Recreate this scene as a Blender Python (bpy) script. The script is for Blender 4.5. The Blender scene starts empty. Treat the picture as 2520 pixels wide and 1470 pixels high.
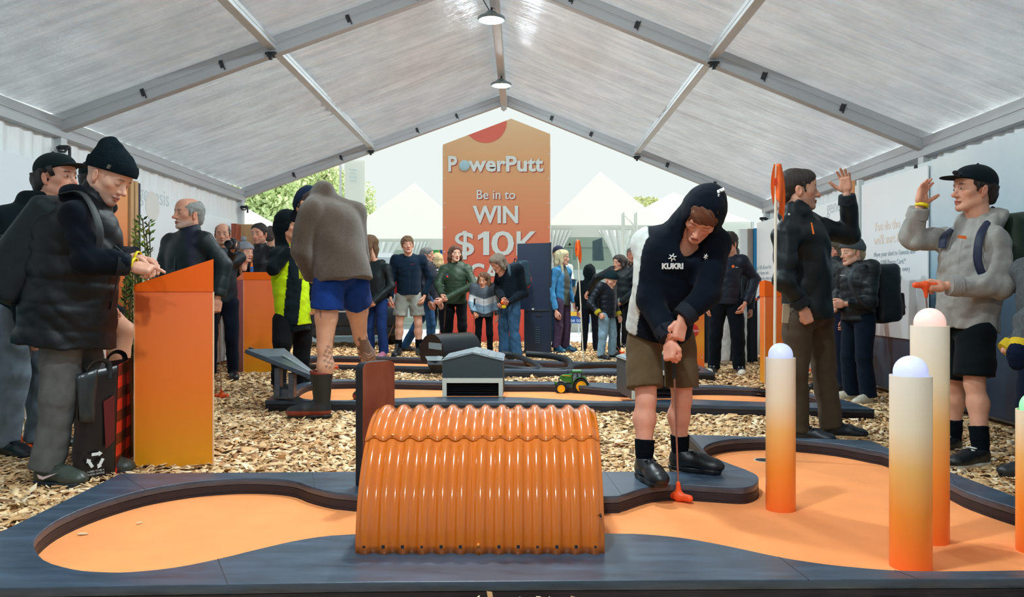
import bpy, bmesh, math, random
import numpy as np
from mathutils import Vector, Matrix
random.seed(7); RNG = np.random.default_rng(7)
SC = bpy.context.scene
COL = SC.collection
PI = math.pi
# ---------------------------------------------------------------- camera, sky, sun, exposure
FPX, HC, CX, CY = 2000.0, 1.05, 1283.0, 712.0
cam_d = bpy.data.cameras.new('camera'); cam = bpy.data.objects.new('camera', cam_d); COL.objects.link(cam)
cam.location = (0, 0, HC); cam.rotation_euler = (PI/2, 0, 0)
cam_d.sensor_width = 36; cam_d.lens = FPX/2520*36
cam_d.shift_x = (1260-CX)/2520; cam_d.shift_y = -(735-CY)/2520
cam_d.clip_end = 500
SC.camera = cam
vs = SC.view_settings; vs.view_transform = 'Standard'; vs.look = 'None'; vs.gamma = 1; vs.exposure = 0.0
vs.use_curve_mapping = False
W = bpy.data.worlds.new('sky'); SC.world = W; W.use_nodes = True
W.node_tree.nodes['Background'].inputs[0].default_value = (.86, .93, .90, 1)
W.node_tree.nodes['Background'].inputs[1].default_value = 1.0
sun_d = bpy.data.lights.new('sun', 'SUN'); sun_d.energy = 4.2; sun_d.angle = .02; sun_d.color = (1, .95, .86)
sun = bpy.data.objects.new('sun', sun_d); COL.objects.link(sun); sun.location = (20, 10, 30)
sun.rotation_euler = Vector((-.62, -.10, -1.0)).to_track_quat('-Z', 'Y').to_euler()
LAMP_L = 790.0
# ---------------------------------------------------------------- helpers
def G(px, py, z=0.0):                       # photograph pixel -> point on the horizontal plane z
    Y = FPX*(HC-z)/(py-CY); return ((px-CX)*Y/FPX, Y, z)
def D(px, py, Y):                           # photograph pixel -> point at distance Y
    return ((px-CX)*Y/FPX, Y, HC-(py-CY)*Y/FPX)
def s2l(c):
    return tuple(((v/255)/12.92 if v/255 <= .04045 else ((v/255+.055)/1.055)**2.4) for v in c)
def A3(p): return np.array(p, float)

MATS = {}
def nd(nt, t, **k):
    n = nt.nodes.new(t)
    for a, b in k.items(): setattr(n, a, b)
    return n
def mat(name, col=(.5,.5,.5), rough=.7, metal=0., var=0., vscale=8., bump=0., bscale=40., stretch=(1,1,1), attr=False,
        spec=.5, sheen=0., coat=0., emit=None, estr=0., trans=0., streak=0., sss=0., alpha=1., col2=None):
    if name in MATS: return MATS[name]
    m = bpy.data.materials.new(name); m.use_nodes = True; nt = m.node_tree; p = nt.nodes['Principled BSDF']
    L = nt.links.new
    p.inputs['Roughness'].default_value = rough; p.inputs['Metallic'].default_value = metal
    p.inputs['Specular IOR Level'].default_value = spec
    if sheen: p.inputs['Sheen Weight'].default_value = sheen
    if coat: p.inputs['Coat Weight'].default_value = coat; p.inputs['Coat Roughness'].default_value = .08
    if sss:
        p.inputs['Subsurface Weight'].default_value = sss; p.inputs['Subsurface Radius'].default_value = (.012,.005,.003); p.inputs['Subsurface Scale'].default_value = 1
    if emit: p.inputs['Emission Color'].default_value = (*emit, 1); p.inputs['Emission Strength'].default_value = estr
    if trans: p.inputs['Transmission Weight'].default_value = trans
    if alpha < 1: p.inputs['Alpha'].default_value = alpha
    tc = nd(nt, 'ShaderNodeTexCoord'); mp = nd(nt, 'ShaderNodeMapping'); mp.inputs['Scale'].default_value = stretch
    L(tc.outputs['Object'], mp.inputs['Vector'])
    src = None
    if attr:
        a = nd(nt, 'ShaderNodeAttribute', attribute_name='Col'); src = a.outputs['Color']
    if var or col2:
        n = nd(nt, 'ShaderNodeTexNoise'); n.inputs['Scale'].default_value = vscale; n.inputs['Detail'].default_value = 5
        L(mp.outputs[0], n.inputs['Vector'])
        if col2:
            r = nd(nt, 'ShaderNodeValToRGB'); r.color_ramp.elements[0].position = .35; r.color_ramp.elements[1].position = .65
            r.color_ramp.elements[0].color = (*col, 1); r.color_ramp.elements[1].color = (*col2, 1)
            L(n.outputs[0], r.inputs[0]); src = r.outputs[0]
        else:
            mr = nd(nt, 'ShaderNodeMapRange'); mr.inputs[1].default_value = .3; mr.inputs[2].default_value = .7
            mr.inputs[3].default_value = 1-var; mr.inputs[4].default_value = 1+var
            L(n.outputs[0], mr.inputs[0])
            mx = nd(nt, 'ShaderNodeMix', data_type='RGBA', blend_type='MULTIPLY'); mx.inputs[0].default_value = 1
            if src: L(src, mx.inputs[6])
            else: mx.inputs[6].default_value = (*col, 1)
            L(mr.outputs[0], mx.inputs[7]); src = mx.outputs[2]
    if src: L(src, p.inputs['Base Color'])
    else: p.inputs['Base Color'].default_value = (*col, 1)
    if bump:
        n = nd(nt, 'ShaderNodeTexNoise'); n.inputs['Scale'].default_value = bscale; n.inputs['Detail'].default_value = 4
        L(mp.outputs[0], n.inputs['Vector'])
        b = nd(nt, 'ShaderNodeBump'); b.inputs['Strength'].default_value = bump; b.inputs['Distance'].default_value = .01
        L(n.outputs[0], b.inputs['Height']); L(b.outputs[0], p.inputs['Normal'])
    MATS[name] = m; return m

def root(o):
    while o.parent: o = o.parent
    return o
def tag(o, label=None, cat=None, group=None, kind=None):
    if label: o['label'] = label
    if cat: o['category'] = cat
    if group: o['group'] = group
    if kind: o['kind'] = kind
    return o
def thing(name, label, cat, loc=(0,0,0), group=None):
    o = bpy.data.objects.new(name, None); COL.objects.link(o); o.location = loc; o.empty_display_size = .1
    return tag(o, label, cat, group)
def struct(name, loc=(0,0,0)):
    o = bpy.data.objects.new(name, None); COL.objects.link(o); o.location = loc; o['kind'] = 'structure'; return o
def base_of(parent):
    if parent is None: return np.zeros(3)
    r = parent; v = np.zeros(3)
    while r is not None: v = v+np.array(r.location); r = r.parent
    return v
def link_mesh(name, me, m, parent=None, smooth=True, label=None):
    o = bpy.data.objects.new(name, me); COL.objects.link(o)
    if m is not None:
        for x in (m if isinstance(m, (list, tuple)) else [m]): me.materials.append(x)
    if parent is not None: o.parent = parent
    if smooth:
        me.shade_smooth()
    if label: o['label'] = label
    return o
def raw_mesh(name, V, F, colors=None, mids=None):
    me = bpy.data.meshes.new(name)
    V = np.asarray(V, np.float32)
    if isinstance(F, np.ndarray):
        n, k = F.shape
        me.vertices.add(len(V)); me.vertices.foreach_set('co', V.ravel())
        me.loops.add(n*k); me.loops.foreach_set('vertex_index', F.ravel().astype(np.int32))
        me.polygons.add(n); me.polygons.foreach_set('loop_start', np.arange(0, n*k, k, dtype=np.int32))
        me.update(calc_edges=True)
    else:
        me.from_pydata(V.tolist(), [], F); me.update()
    if colors is not None:
        at = me.color_attributes.new('Col', 'FLOAT_COLOR', 'POINT')
        c = np.ones((len(V), 4), np.float32); c[:, :3] = colors
        at.data.foreach_set('color', c.ravel())
    if mids is not None: me.polygons.foreach_set('material_index', np.asarray(mids, np.int32))
    return me

def rotm(rx=0, ry=0, rz=0):
    return np.array((Matrix.Rotation(rz, 3, 'Z') @ Matrix.Rotation(ry, 3, 'Y') @ Matrix.Rotation(rx, 3, 'X')))
class MB:                                   # collects shapes (world coordinates) for ONE mesh object
    def __init__(s): s.V = []; s.F = []; s.n = 0
    def add(s, V, F):
        V = np.asarray(V, float); s.V.append(V); s.F += [tuple(i+s.n for i in f) for f in F]; s.n += len(V); return s
    def box(s, c, size, R=None, bev=0.):
        x, y, z = np.array(size)/2.0
        if bev <= 0:
            P = np.array([(-x,-y,-z),(x,-y,-z),(x,y,-z),(-x,y,-z),(-x,-y,z),(x,-y,z),(x,y,z),(-x,y,z)])
            F = [(0,3,2,1),(4,5,6,7),(0,1,5,4),(1,2,6,5),(2,3,7,6),(3,0,4,7)]
        else:
            bm = bmesh.new(); bmesh.ops.create_cube(bm, size=1)
            for v in bm.verts: v.co = (v.co.x*2*x, v.co.y*2*y, v.co.z*2*z)
            bmesh.ops.bevel(bm, geom=bm.edges[:], offset=bev, segments=2, affect='EDGES', profile=.5)
            P = np.array([v.co[:] for v in bm.verts]); bm.verts.index_update(); F = [tuple(v.index for v in f.verts) for f in bm.faces]; bm.free()
        if R is not None: P = P @ np.array(R).T
        return s.add(P+np.array(c), F)
    def loft(s, rings, close=True, caps=True, loop=False):
        n = len(rings[0]); k = len(rings); V = np.concatenate([np.asarray(r, float) for r in rings]); F = []
        for i in range(k if loop else k-1):
            a = i*n; b = ((i+1) % k)*n
            for j in range(n if close else n-1):
                q = (j+1) % n; F.append((a+j, a+q, b+q, b+j))
        if caps and close and not loop: F.append(tuple(range(n-1, -1, -1))); F.append(tuple(range((k-1)*n, k*n)))
        return s.add(V, F)
    def tube(s, pts, r, n=10, caps=True, loop=False, flat=None):
        pts = [Vector(p) for p in pts]; m = len(pts); rs = r if hasattr(r, '__len__') else [r]*m
        rings = []; prev = None
        for i in range(m):
            if loop: t = (pts[(i+1) % m]-pts[i-1]).normalized()
            else: t = (pts[min(i+1, m-1)]-pts[max(i-1, 0)]).normalized()
            if prev is None:
                u = t.cross(Vector((0,0,1))) if abs(t.z) < .95 else t.cross(Vector((1,0,0)))
                u.normalize()
            else: u = (prev-t*prev.dot(t)).normalized()
            prev = u; w = t.cross(u); rr = rs[i]; fw = flat or 1
            rings.append([tuple(pts[i]+u*(rr*math.cos(2*PI*j/n))+w*(rr*fw*math.sin(2*PI*j/n))) for j in range(n)])
        return s.loft(rings, True, caps, loop)
    def lathe(s, c, prof, n=24, axis=None, a0=0., a1=2*PI):    # prof: (r, h) pairs, axis: unit vector
        ax = Vector(axis) if axis is not None else Vector((0,0,1))
        u = ax.orthogonal().normalized(); w = ax.cross(u); c = Vector(c)
        return s.loft([[tuple(c+ax*h+u*(r*math.cos(2*PI*j/n))+w*(r*math.sin(2*PI*j/n))) for j in range(n)] for r, h in prof])
    def ball(s, c, r, n=20, R=None):
        r = np.array(r if hasattr(r, '__len__') else (r,)*3, float); k = n//2
        rings = [[(math.sin(PI*max(i,.02)/k)*math.cos(2*PI*j/n) if i < k else .02*math.cos(2*PI*j/n), math.sin(PI*max(i,.02)/k)*math.sin(2*PI*j/n) if i < k else .02*math.sin(2*PI*j/n), math.cos(PI*i/k)) for j in range(n)] for i in range(k, -1, -1)]
        rings = [np.array(q)*r for q in rings]
        if R is not None: rings = [q @ np.array(R).T for q in rings]
        return s.loft([q+np.array(c) for q in rings])
    def prism(s, poly, z0, z1):             # poly: (x, y) list -> vertical prism
        n = len(poly); V = [(x, y, z0) for x, y in poly]+[(x, y, z1) for x, y in poly]
        F = [tuple(range(n-1, -1, -1)), tuple(range(n, 2*n))]+[(j, (j+1) % n, n+(j+1) % n, n+j) for j in range(n)]
        return s.add(V, F)
    def face(s, pts): return s.add(pts, [tuple(range(len(pts)))])
    def slab(s, pts, thick):                # planar polygon (3-D points) with thickness along its normal
        P = np.asarray(pts, float); nrm = np.zeros(3)
        for i in range(len(P)): nrm += np.cross(P[i]-P[0], P[(i+1) % len(P)]-P[0])
        nrm /= np.linalg.norm(nrm); n = len(P)
        return s.add(np.concatenate([P, P-nrm*thick]), [tuple(range(n)), tuple(range(2*n-1, n-1, -1))]+[(j, n+j, n+(j+1) % n, (j+1) % n) for j in range(n)])
    def build(s, name, m, parent=None, smooth=False, label=None, sharp=None):
        V = np.concatenate(s.V)-base_of(parent)
        me = bpy.data.meshes.new(name); me.from_pydata(V.tolist(), [], s.F); me.update()
        bm = bmesh.new(); bm.from_mesh(me); bmesh.ops.recalc_face_normals(bm, faces=bm.faces)
        if smooth:
            for e in bm.edges:
                if len(e.link_faces) == 2 and e.calc_face_angle(0) > (sharp or .7): e.smooth = False
        bm.to_mesh(me); bm.free()
        return link_mesh(name, me, m, parent, smooth, label)
def copy_tree(o, parent=None):
    c = o.copy(); COL.objects.link(c)
    if parent is not None: c.parent = parent
    for ch in o.children: copy_tree(ch, c)
    return c
def curve_plate(name, loops, z0, z1, m, parent=None, bev=.0):      # outer + hole outlines (x, y) -> plate with clean inner walls
    cu = bpy.data.curves.new(name, 'CURVE'); cu.dimensions = '2D'; cu.fill_mode = 'BOTH'
    cu.extrude = (z1-z0)/2-bev; cu.bevel_depth = bev; cu.bevel_resolution = 1; cu.offset = -bev
    for lp in loops:
        sp = cu.splines.new('POLY'); sp.points.add(len(lp)-1); sp.use_cyclic_u = True
        for q, (x, y) in zip(sp.points, lp): q.co = (x, y, 0, 1)
    o = bpy.data.objects.new('tmp', cu); COL.objects.link(o)
    dg = bpy.context.evaluated_depsgraph_get(); me = bpy.data.meshes.new_from_object(o.evaluated_get(dg)); bpy.data.objects.remove(o); bpy.data.curves.remove(cu)
    b = base_of(parent)
    me.transform(Matrix.Translation((-b[0], -b[1], (z0+z1)/2-b[2])))
    me.materials.clear(); me.name = name
    return link_mesh(name, me, m, parent, False)
def smooth_loop(pts, n=4, closed=True):     # Catmull-Rom through points
    P = [np.array(p, float) for p in pts]; N = len(P); out = []
    for i in range(N if closed else N-1):
        p0, p1, p2, p3 = (P[(i-1) % N], P[i], P[(i+1) % N], P[(i+2) % N]) if closed else (P[max(i-1,0)], P[i], P[i+1], P[min(i+2,N-1)])
        for k in range(n):
            t = k/n
            out.append(.5*((2*p1)+(-p0+p2)*t+(2*p0-5*p1+4*p2-p3)*t*t+(-p0+3*p1-3*p2+p3)*t**3))
    if not closed: out.append(P[-1])
    return [tuple(q) for q in out]
def text(name, s, size, M, m, parent, depth=.002, bold=0., align='LEFT', spacing=1., label=None, shear=0.):    # M: 4x4 placing the text plane
    cu = bpy.data.curves.new(name, 'FONT'); cu.body = s; cu.size = size; cu.extrude = depth; cu.offset = bold; cu.align_x = align; cu.space_character = spacing; cu.shear = shear; cu.resolution_u = 3
    o = bpy.data.objects.new('tmp', cu); COL.objects.link(o)
    dg = bpy.context.evaluated_depsgraph_get(); me = bpy.data.meshes.new_from_object(o.evaluated_get(dg)); bpy.data.objects.remove(o); bpy.data.curves.remove(cu)
    b = base_of(parent); me.transform(Matrix.Translation(-Vector(b)) @ M); me.materials.clear(); me.name = name
    return link_mesh(name, me, m, parent, False, label)
def basis(o, x, y):                         # 4x4 with columns x, y, x*y and origin o
    x = Vector(x).normalized(); y = Vector(y); y = (y-x*y.dot(x)).normalized(); z = x.cross(y)
    return Matrix(((x.x, y.x, z.x, o[0]), (x.y, y.y, z.y, o[1]), (x.z, y.z, z.z, o[2]), (0, 0, 0, 1)))
def gradient_mat(name, stops, axis='Z', z0=0., z1=1., rough=.5, var=.03, spec=.5, bump=0, coat=0.):   # printed colour ramp along a local axis (metres)
    if name in MATS: return MATS[name]
    m = bpy.data.materials.new(name); m.use_nodes = True; nt = m.node_tree; p = nt.nodes['Principled BSDF']; L = nt.links.new
    p.inputs['Roughness'].default_value = rough; p.inputs['Specular IOR Level'].default_value = spec
    if coat: p.inputs['Coat Weight'].default_value = coat
    tc = nd(nt, 'ShaderNodeTexCoord'); sx = nd(nt, 'ShaderNodeSeparateXYZ'); L(tc.outputs['Object'], sx.inputs[0])
    mr = nd(nt, 'ShaderNodeMapRange'); mr.inputs[1].default_value = z0; mr.inputs[2].default_value = z1; L(sx.outputs[axis], mr.inputs[0])
    r = nd(nt, 'ShaderNodeValToRGB'); el = r.color_ramp.elements
    while len(el) < len(stops): el.new(.5)
    for e, (t, c) in zip(el, stops): e.position = t; e.color = (*s2l(c), 1)
    L(mr.outputs[0], r.inputs[0]); L(r.outputs[0], p.inputs['Base Color'])
    MATS[name] = m; return m
# ================================================================= THE TENT
SLOPE = .382
def T(u, y, w=0.0):                          # tent frame: u across from the ridge, y depth, w above the beam line
    return np.array([-.27+u+.0217*w, y, 3.91+.0115*(12.6-y)-SLOPE*abs(u)-.0217*u+w])
HW = 4.06
M_alu = mat('aluminium', (.62,.66,.68), .45, .25, var=.06, vscale=3, bump=.02, bscale=60)
M_aluw = mat('painted_beam', (.47,.50,.53), .45, .1, var=.05, vscale=2)
M_black = mat('black_plastic', (.012,.016,.02), .45)
M_dark = mat('dark_metal', (.03,.035,.04), .4, .3)
def fabric_mat():
    m = bpy.data.materials.new('roof_fabric'); m.use_nodes = True; nt = m.node_tree; p = nt.nodes['Principled BSDF']; L = nt.links.new
    out = nt.nodes['Material Output']
    tc = nd(nt, 'ShaderNodeTexCoord')
    def noise(scale, sc, det=4, rough=.5):
        mp = nd(nt, 'ShaderNodeMapping'); mp.inputs['Scale'].default_value = sc; L(tc.outputs['Object'], mp.inputs[0])
        n = nd(nt, 'ShaderNodeTexNoise'); n.inputs['Scale'].default_value = scale; n.inputs['Detail'].default_value = det; n.inputs['Roughness'].default_value = rough
        L(mp.outputs[0], n.inputs['Vector']); return n.outputs[0]
    a = noise(1.0, (.8, 9, .8), 6, .6); b = noise(1.0, (14, 14, 14), 5, .6); c = noise(1, (.5, .8, .5), 3)
    s = nd(nt, 'ShaderNodeMath', operation='MULTIPLY_ADD'); L(b, s.inputs[0]); s.inputs[1].default_value = .22; L(a, s.inputs[2])
    s2 = nd(nt, 'ShaderNodeMath', operation='MULTIPLY_ADD'); L(c, s2.inputs[0]); s2.inputs[1].default_value = 2.6; L(s.outputs[0], s2.inputs[2])
    bp = nd(nt, 'ShaderNodeBump'); bp.inputs['Strength'].default_value = 1.0; bp.inputs['Distance'].default_value = .13
    L(s2.outputs[0], bp.inputs['Height']); L(bp.outputs[0], p.inputs['Normal'])
    r = nd(nt, 'ShaderNodeValToRGB'); r.color_ramp.elements[0].color = (.60,.63,.67,1); r.color_ramp.elements[1].color = (.80,.83,.86,1)  # light and dark sheen streaks painted into the fabric colour
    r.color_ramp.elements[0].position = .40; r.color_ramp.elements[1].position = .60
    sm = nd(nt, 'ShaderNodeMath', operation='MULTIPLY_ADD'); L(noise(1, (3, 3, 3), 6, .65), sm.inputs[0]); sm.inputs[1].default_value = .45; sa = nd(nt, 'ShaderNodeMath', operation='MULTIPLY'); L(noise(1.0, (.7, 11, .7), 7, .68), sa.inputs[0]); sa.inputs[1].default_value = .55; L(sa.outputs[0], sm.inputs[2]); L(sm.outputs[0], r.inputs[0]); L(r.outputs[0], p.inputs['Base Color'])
    p.inputs['Roughness'].default_value = .24; p.inputs['Specular IOR Level'].default_value = 1.0; p.inputs['Metallic'].default_value = .85
    t = nd(nt, 'ShaderNodeBsdfTranslucent'); tm = nd(nt, 'ShaderNodeMix', data_type='RGBA', blend_type='MULTIPLY'); tm.inputs[0].default_value = 1; tm.inputs[6].default_value = (.62,.65,.68,1); L(r.outputs[0], tm.inputs[7]); L(tm.outputs[2], t.inputs[0]); mx = nd(nt, 'ShaderNodeMixShader'); mx.inputs[0].default_value = .33
    L(p.outputs[0], mx.inputs[1]); L(t.outputs[0], mx.inputs[2]); L(mx.outputs[0], out.inputs[0]); return m
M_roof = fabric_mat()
ceiling = struct('ceiling')
BAYS = [-7.4, -2.4, 2.6, 7.6, 12.6]
for side in (-1, 1):
    for y0, y1 in zip(BAYS, BAYS[1:]):
        nu, nv = 64, 72; U = np.linspace(0, 1, nu); Vv = np.linspace(0, 1, nv); uu, vv = np.meshgrid(U, Vv, indexing='ij')
        P = np.zeros((nu, nv, 3)); y = y0+(y1-y0)*vv
        env = np.sin(PI*uu)**.5*np.sin(PI*vv)**.6
        w = .17 - .05*np.sin(PI*vv)*(.4+.6*np.sin(PI*uu)) + .034*env*np.sin(2*PI*(vv*2.3+.25*np.sin(3*uu+side)+.2*y0))
        near = np.exp(-(uu/.16)**2)+np.exp(-((uu-.5)/.12)**2)+.6*np.exp(-((uu-1)/.1)**2)
        w = w+.012*near*np.sin(2*PI*(vv*19+1.2*np.sin(5*vv+side)+.6*uu))*np.sin(PI*vv)+.0065*near*np.sin(2*PI*(vv*31+2*np.sin(7*vv+y0)))*np.sin(PI*vv)
        u = side*HW*uu
        P[..., 0] = -.27+u; P[..., 1] = y; P[..., 2] = 3.91+.0115*(12.6-y)-SLOPE*np.abs(u)-.0217*u+w
        idx = np.arange(nu*nv).reshape(nu, nv)
        F = np.stack([idx[:-1,:-1], idx[1:,:-1], idx[1:,1:], idx[:-1,1:]], -1).reshape(-1, 4)
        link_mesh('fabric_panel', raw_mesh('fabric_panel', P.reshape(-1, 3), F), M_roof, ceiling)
    # the gable strip hemming the roof at the open end
    MB().slab([T(0,12.66,.2), T(side*HW,12.66,.2), T(side*HW,12.66,.12), T(0,12.66,.12)], .004).build('fabric_hem', M_aluw, ceiling)
def beam(p0, p1, w, h, name, m, lip=.0, up=(0,0,1)):
    p0, p1 = Vector(p0), Vector(p1); t = (p1-p0).normalized(); s = t.cross(Vector(up)).normalized(); n = s.cross(t)
    mb = MB()
    def ring(p, prof): return [tuple(p+s*(a*w/2)+n*(b*h)) for a, b in prof]
    prof = [(-1,0),(-.82,-.035),(.82,-.035),(1,0),(1,.40),(.86,.44),(.86,.5),(1,.54),(1,1),(-1,1),(-1,.54),(-.86,.5),(-.86,.44),(-1,.40)]
    mb.loft([ring(p0, prof), ring(p1, prof)])
    return mb.build(name, m, ceiling)
for y in BAYS:
    for side in (-1, 1):
        h = .17 if y < 12 else .15
        beam(T(0, y, 0), T(side*HW, y, 0), .10, h, 'rafter', M_aluw)
        for k in (.18, .33, .62, .8):        # clip plates on the rafter
            mb = MB(); p = T(side*HW*k, y-.053, .08); mb.box(p, (.035,.01,.07), rotm(0, side*.36, 0)); mb.box(p+(.02,-.004,-.01), (.008,.012,.09), rotm(0, side*.36, 0))
            mb.build('clip_plate', M_dark, ceiling)
    mb = MB(); mb.box(T(0, y, -.03), (.09,.09,.09), None, .012); mb.lathe(T(0, y, -.10), [(.012,0),(.022,.02),(.022,.05)], 12); mb.build('ridge_bracket', M_alu, ceiling)
for y0, y1 in zip(BAYS, BAYS[1:]):
    beam(T(0, y0, -.02), T(0, y1, -.02), .10, .10, 'ridge_beam', M_alu)
    for side in (-1, 1):
        beam(T(side*2.05, y0+.03, .05), T(side*2.05, y1-.03, .05), .085, .08, 'purlin', M_alu)
        beam(T(side*HW, y0, -.04), T(side*HW, y1, -.04), .12, .17, 'eave_beam', M_aluw)
        for y, sg in ((y1, -1),):
            mb = MB(); p = T(side*2.05, y+sg*.05, .0); mb.box(p, (.075,.05,.05), None, .008); mb.tube([p+(-.05,-.02,.01), p+(0,-.035,-.02), p+(.05,-.02,.015)], .012, 8); mb.box(p+(.0,-.03,-.035), (.03,.03,.04))
            mb.build('purlin_clamp', M_black, ceiling)
for side in (-1, 1):
    for y in (2.6, 7.6, 12.5):
        top = T(side*HW, y, -.04); mb = MB(); mb.box((top[0], y, top[2]/2), (.12,.10,top[2]), None, .01); mb.build('tent_leg', M_alu, ceiling)
        mb = MB(); p = top+np.array([-side*.09, -.06, -.1]); mb.box(p, (.10,.05,.04), None, .01); mb.tube([p+(-.05,-.03,0), p+(-.02,-.05,-.045), p+(.03,-.05,-.05), p+(.06,-.03,0)], .011, 8); mb.tube([p+(.05,0,0), p+(.05,0,-.09)], .014, 8)
        mb.build('leg_clamp', M_black, ceiling)
# ---- high-bay lamps hanging from the ridge
M_lampglow = mat('lamp_glow', (1,1,1), .5, emit=(.84,.97,1.0), estr=LAMP_L); M_lamph = mat('lamp_housing', (.25,.31,.32), .4, .5)
for i, (y, lab) in enumerate([(10.9, 'round white lamp hanging from the ridge nearest the open end'), (8.25, 'round white lamp hanging from the ridge at the top of the picture'), (5.4, 'round white lamp on the ridge in the middle of the tent'), (2.2, 'round white lamp on the ridge above the orange tunnel'), (-1.2, 'round white lamp on the ridge at the tent rear')]):
    z = 3.79; x = -.27+(y-10.9)*.013
    t = thing('high_bay_lamp', lab, 'lamp', (x, y, z), 'high bay lamps along the ridge')
    MB().lathe((x, y, z), [(.05,.075),(.052,.07),(.075,.05),(.135,.02),(.142,.0),(.135,-.012),(.117,-.012),(.117,.004),(.02,.006)], 28).build('housing', M_lamph, t, True)
    MB().lathe((x, y, z), [(.002,-.030),(.05,-.028),(.09,-.020),(.114,-.008),(.116,-.002),(.002,-.002)], 28).build('glowing_disc', M_lampglow, t)
    mb = MB(); mb.tube([(x, y, z+.075), (x+.005, y, z+.12)], .012, 8); top = T(0, y+.12, -.03); mb.tube([(x+.005, y, z+.11), (x+.03, y+.05, z+.13), tuple(top)], .004, 6); mb.build('hook', M_dark, t)
    mb = MB(); mb.tube([(x, y, z+.1), (x+.09, y+.1, z+.05), (x+.11, y+.5, z+.10), (x+.07, y+.9, z+.16)] if i != 1 else [(x-.02, y, z+.09), (x-.1, y-.1, z+.2), (x-.22, y-.3, z+.36)], .005, 6); mb.build('cable', M_black, t, True)
# ================================================================= WALLS
M_pvc = mat('wall_pvc', (.88,.92,.94), .35, spec=.6, bump=.5, bscale=3, stretch=(1,6,.6), var=.03)
XL = lambda y: -.27-HW; XR = -.27+HW
wl = struct('wall_left'); wr = struct('wall_right')
for side, wal in ((-1, wl), (1, wr)):
    for y0, y1 in zip(BAYS, BAYS[1:]):
        n = 160; ys = np.linspace(y0+.06, y1-.06, n); rip = .012*np.sin(ys*38+2*np.sin(ys*5))+.008*np.sin(ys*17)
        V = []
        for k in range(4):
            f = k/3
            for yy, r in zip(ys, rip):
                zt = T(side*HW, yy)[2]-.02; V.append((-.27+side*(HW+.02)+r*(1-.6*abs(f-.2)), yy, zt*(1-f)))
        idx = np.arange(4*n).reshape(4, n); F = np.stack([idx[:-1,:-1], idx[1:,:-1], idx[1:,1:], idx[:-1,1:]], -1).reshape(-1, 4)
        link_mesh('wall_curtain', raw_mesh('wall_curtain', V, F), M_pvc, wal)
wb = struct('unseen_wall_back')                      # unseen rear gable added behind the camera, cutting light on the tunnel
MB().slab([T(-HW,-7.35,-.05), (T(-HW,-7.35)[0],-7.35,0), (T(HW,-7.35)[0],-7.35,0), T(HW,-7.35,-.05), T(0,-7.35,.12)], .01).build('unseen_gable_curtain', M_pvc, wb)
def photo_print(name, hi, mid, lo, z_mid, rough=.35, slope=0., rng=None):  # a landscape print: pale sky above, dark hills below
    m = bpy.data.materials.new(name); m.use_nodes = True; nt = m.node_tree; p = nt.nodes['Principled BSDF']; L = nt.links.new
    p.inputs['Roughness'].default_value = rough
    tc = nd(nt, 'ShaderNodeTexCoord'); sx = nd(nt, 'ShaderNodeSeparateXYZ'); L(tc.outputs['Object'], sx.inputs[0])
    n = nd(nt, 'ShaderNodeTexNoise'); n.inputs['Scale'].default_value = .8; n.inputs['Detail'].default_value = 8; n.inputs['Roughness'].default_value = .62; L(tc.outputs['Object'], n.inputs['Vector'])
    ma = nd(nt, 'ShaderNodeMath', operation='MULTIPLY_ADD'); L(n.outputs[0], ma.inputs[0]); ma.inputs[1].default_value = 1.1
    my = nd(nt, 'ShaderNodeMath', operation='MULTIPLY_ADD'); L(sx.outputs['Y'], my.inputs[0]); my.inputs[1].default_value = slope; L(sx.outputs['Z'], my.inputs[2]); L(my.outputs[0], ma.inputs[2])
    r = nd(nt, 'ShaderNodeValToRGB'); e = r.color_ramp.elements
    mr = nd(nt, 'ShaderNodeMapRange'); mr.inputs[1].default_value, mr.inputs[2].default_value = rng or (.4, z_mid*2+.3); L(ma.outputs[0], mr.inputs[0])
    for _ in range(2): e.new(.5)
    for q, (t, c) in zip(e, ((0, lo), (.42, tuple(.6*a+.4*b for a, b in zip(lo, mid))), (.55, mid), (1, hi))): q.position = t; q.color = (*s2l(c), 1)
    L(mr.outputs[0], r.inputs[0]); L(r.outputs[0], p.inputs['Base Color']); return m
M_cloud = photo_print('cloud_print', (232,242,250), (196,218,238), (60,110,140), .75)
M_mural = photo_print('hill_print', (222,233,238), (150,184,204), (12,38,62), 1.2, .35, .27, (2.5, 4.6))
M_panelw = mat('white_panel', s2l((240,247,252)), .3, var=.02, vscale=1.5)
M_panelteal = mat('teal_panel', s2l((40,120,140)), .4, var=.1, vscale=2)
M_wood = mat('pine_stud', s2l((200,160,115)), .6, var=.12, vscale=6, stretch=(8,8,1), bump=.1)
M_woodw = mat('white_board', s2l((222,230,230)), .5)
M_orangep = gradient_mat('orange_print', [(0,(214,80,40)),(.5,(232,120,60)),(1,(240,170,110))], 'Z', 0, 2.3, .4)
M_txt_o = mat('print_pale_orange', s2l((243,230,220)), .5); M_txt_g = mat('print_grey', s2l((168,184,192)), .5); M_txt_d = mat('print_slate', s2l((112,136,156)), .5); M_txt_m = mat('print_plum', s2l((150,80,105)), .5)
M_blue = mat('blue_edge', s2l((20,120,170)), .5); M_navyedge = mat('navy_edge', s2l((12,22,50)), .5)
def wallpanel(wal, side, y0, y1, z0, z1, m, name='printed_panel', x=None, th=.03):
    X = x if x is not None else (-.27+side*(HW-.12)); s = -side
    mb = MB(); mb.box((X, (y0+y1)/2, (z0+z1)/2), (th, abs(y1-y0), z1-z0), None, .006); o = mb.build(name, m, wal); return o
PXL = -.27-(HW-.14); PXR = -.27+(HW-.14)
def yl(px): return PXL*FPX/(px-CX)
def yr(px): return PXR*FPX/(px-CX)
def zr(px, py): return HC-(py-CY)*(yr(px) if px > CX else yl(px))/FPX
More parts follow.
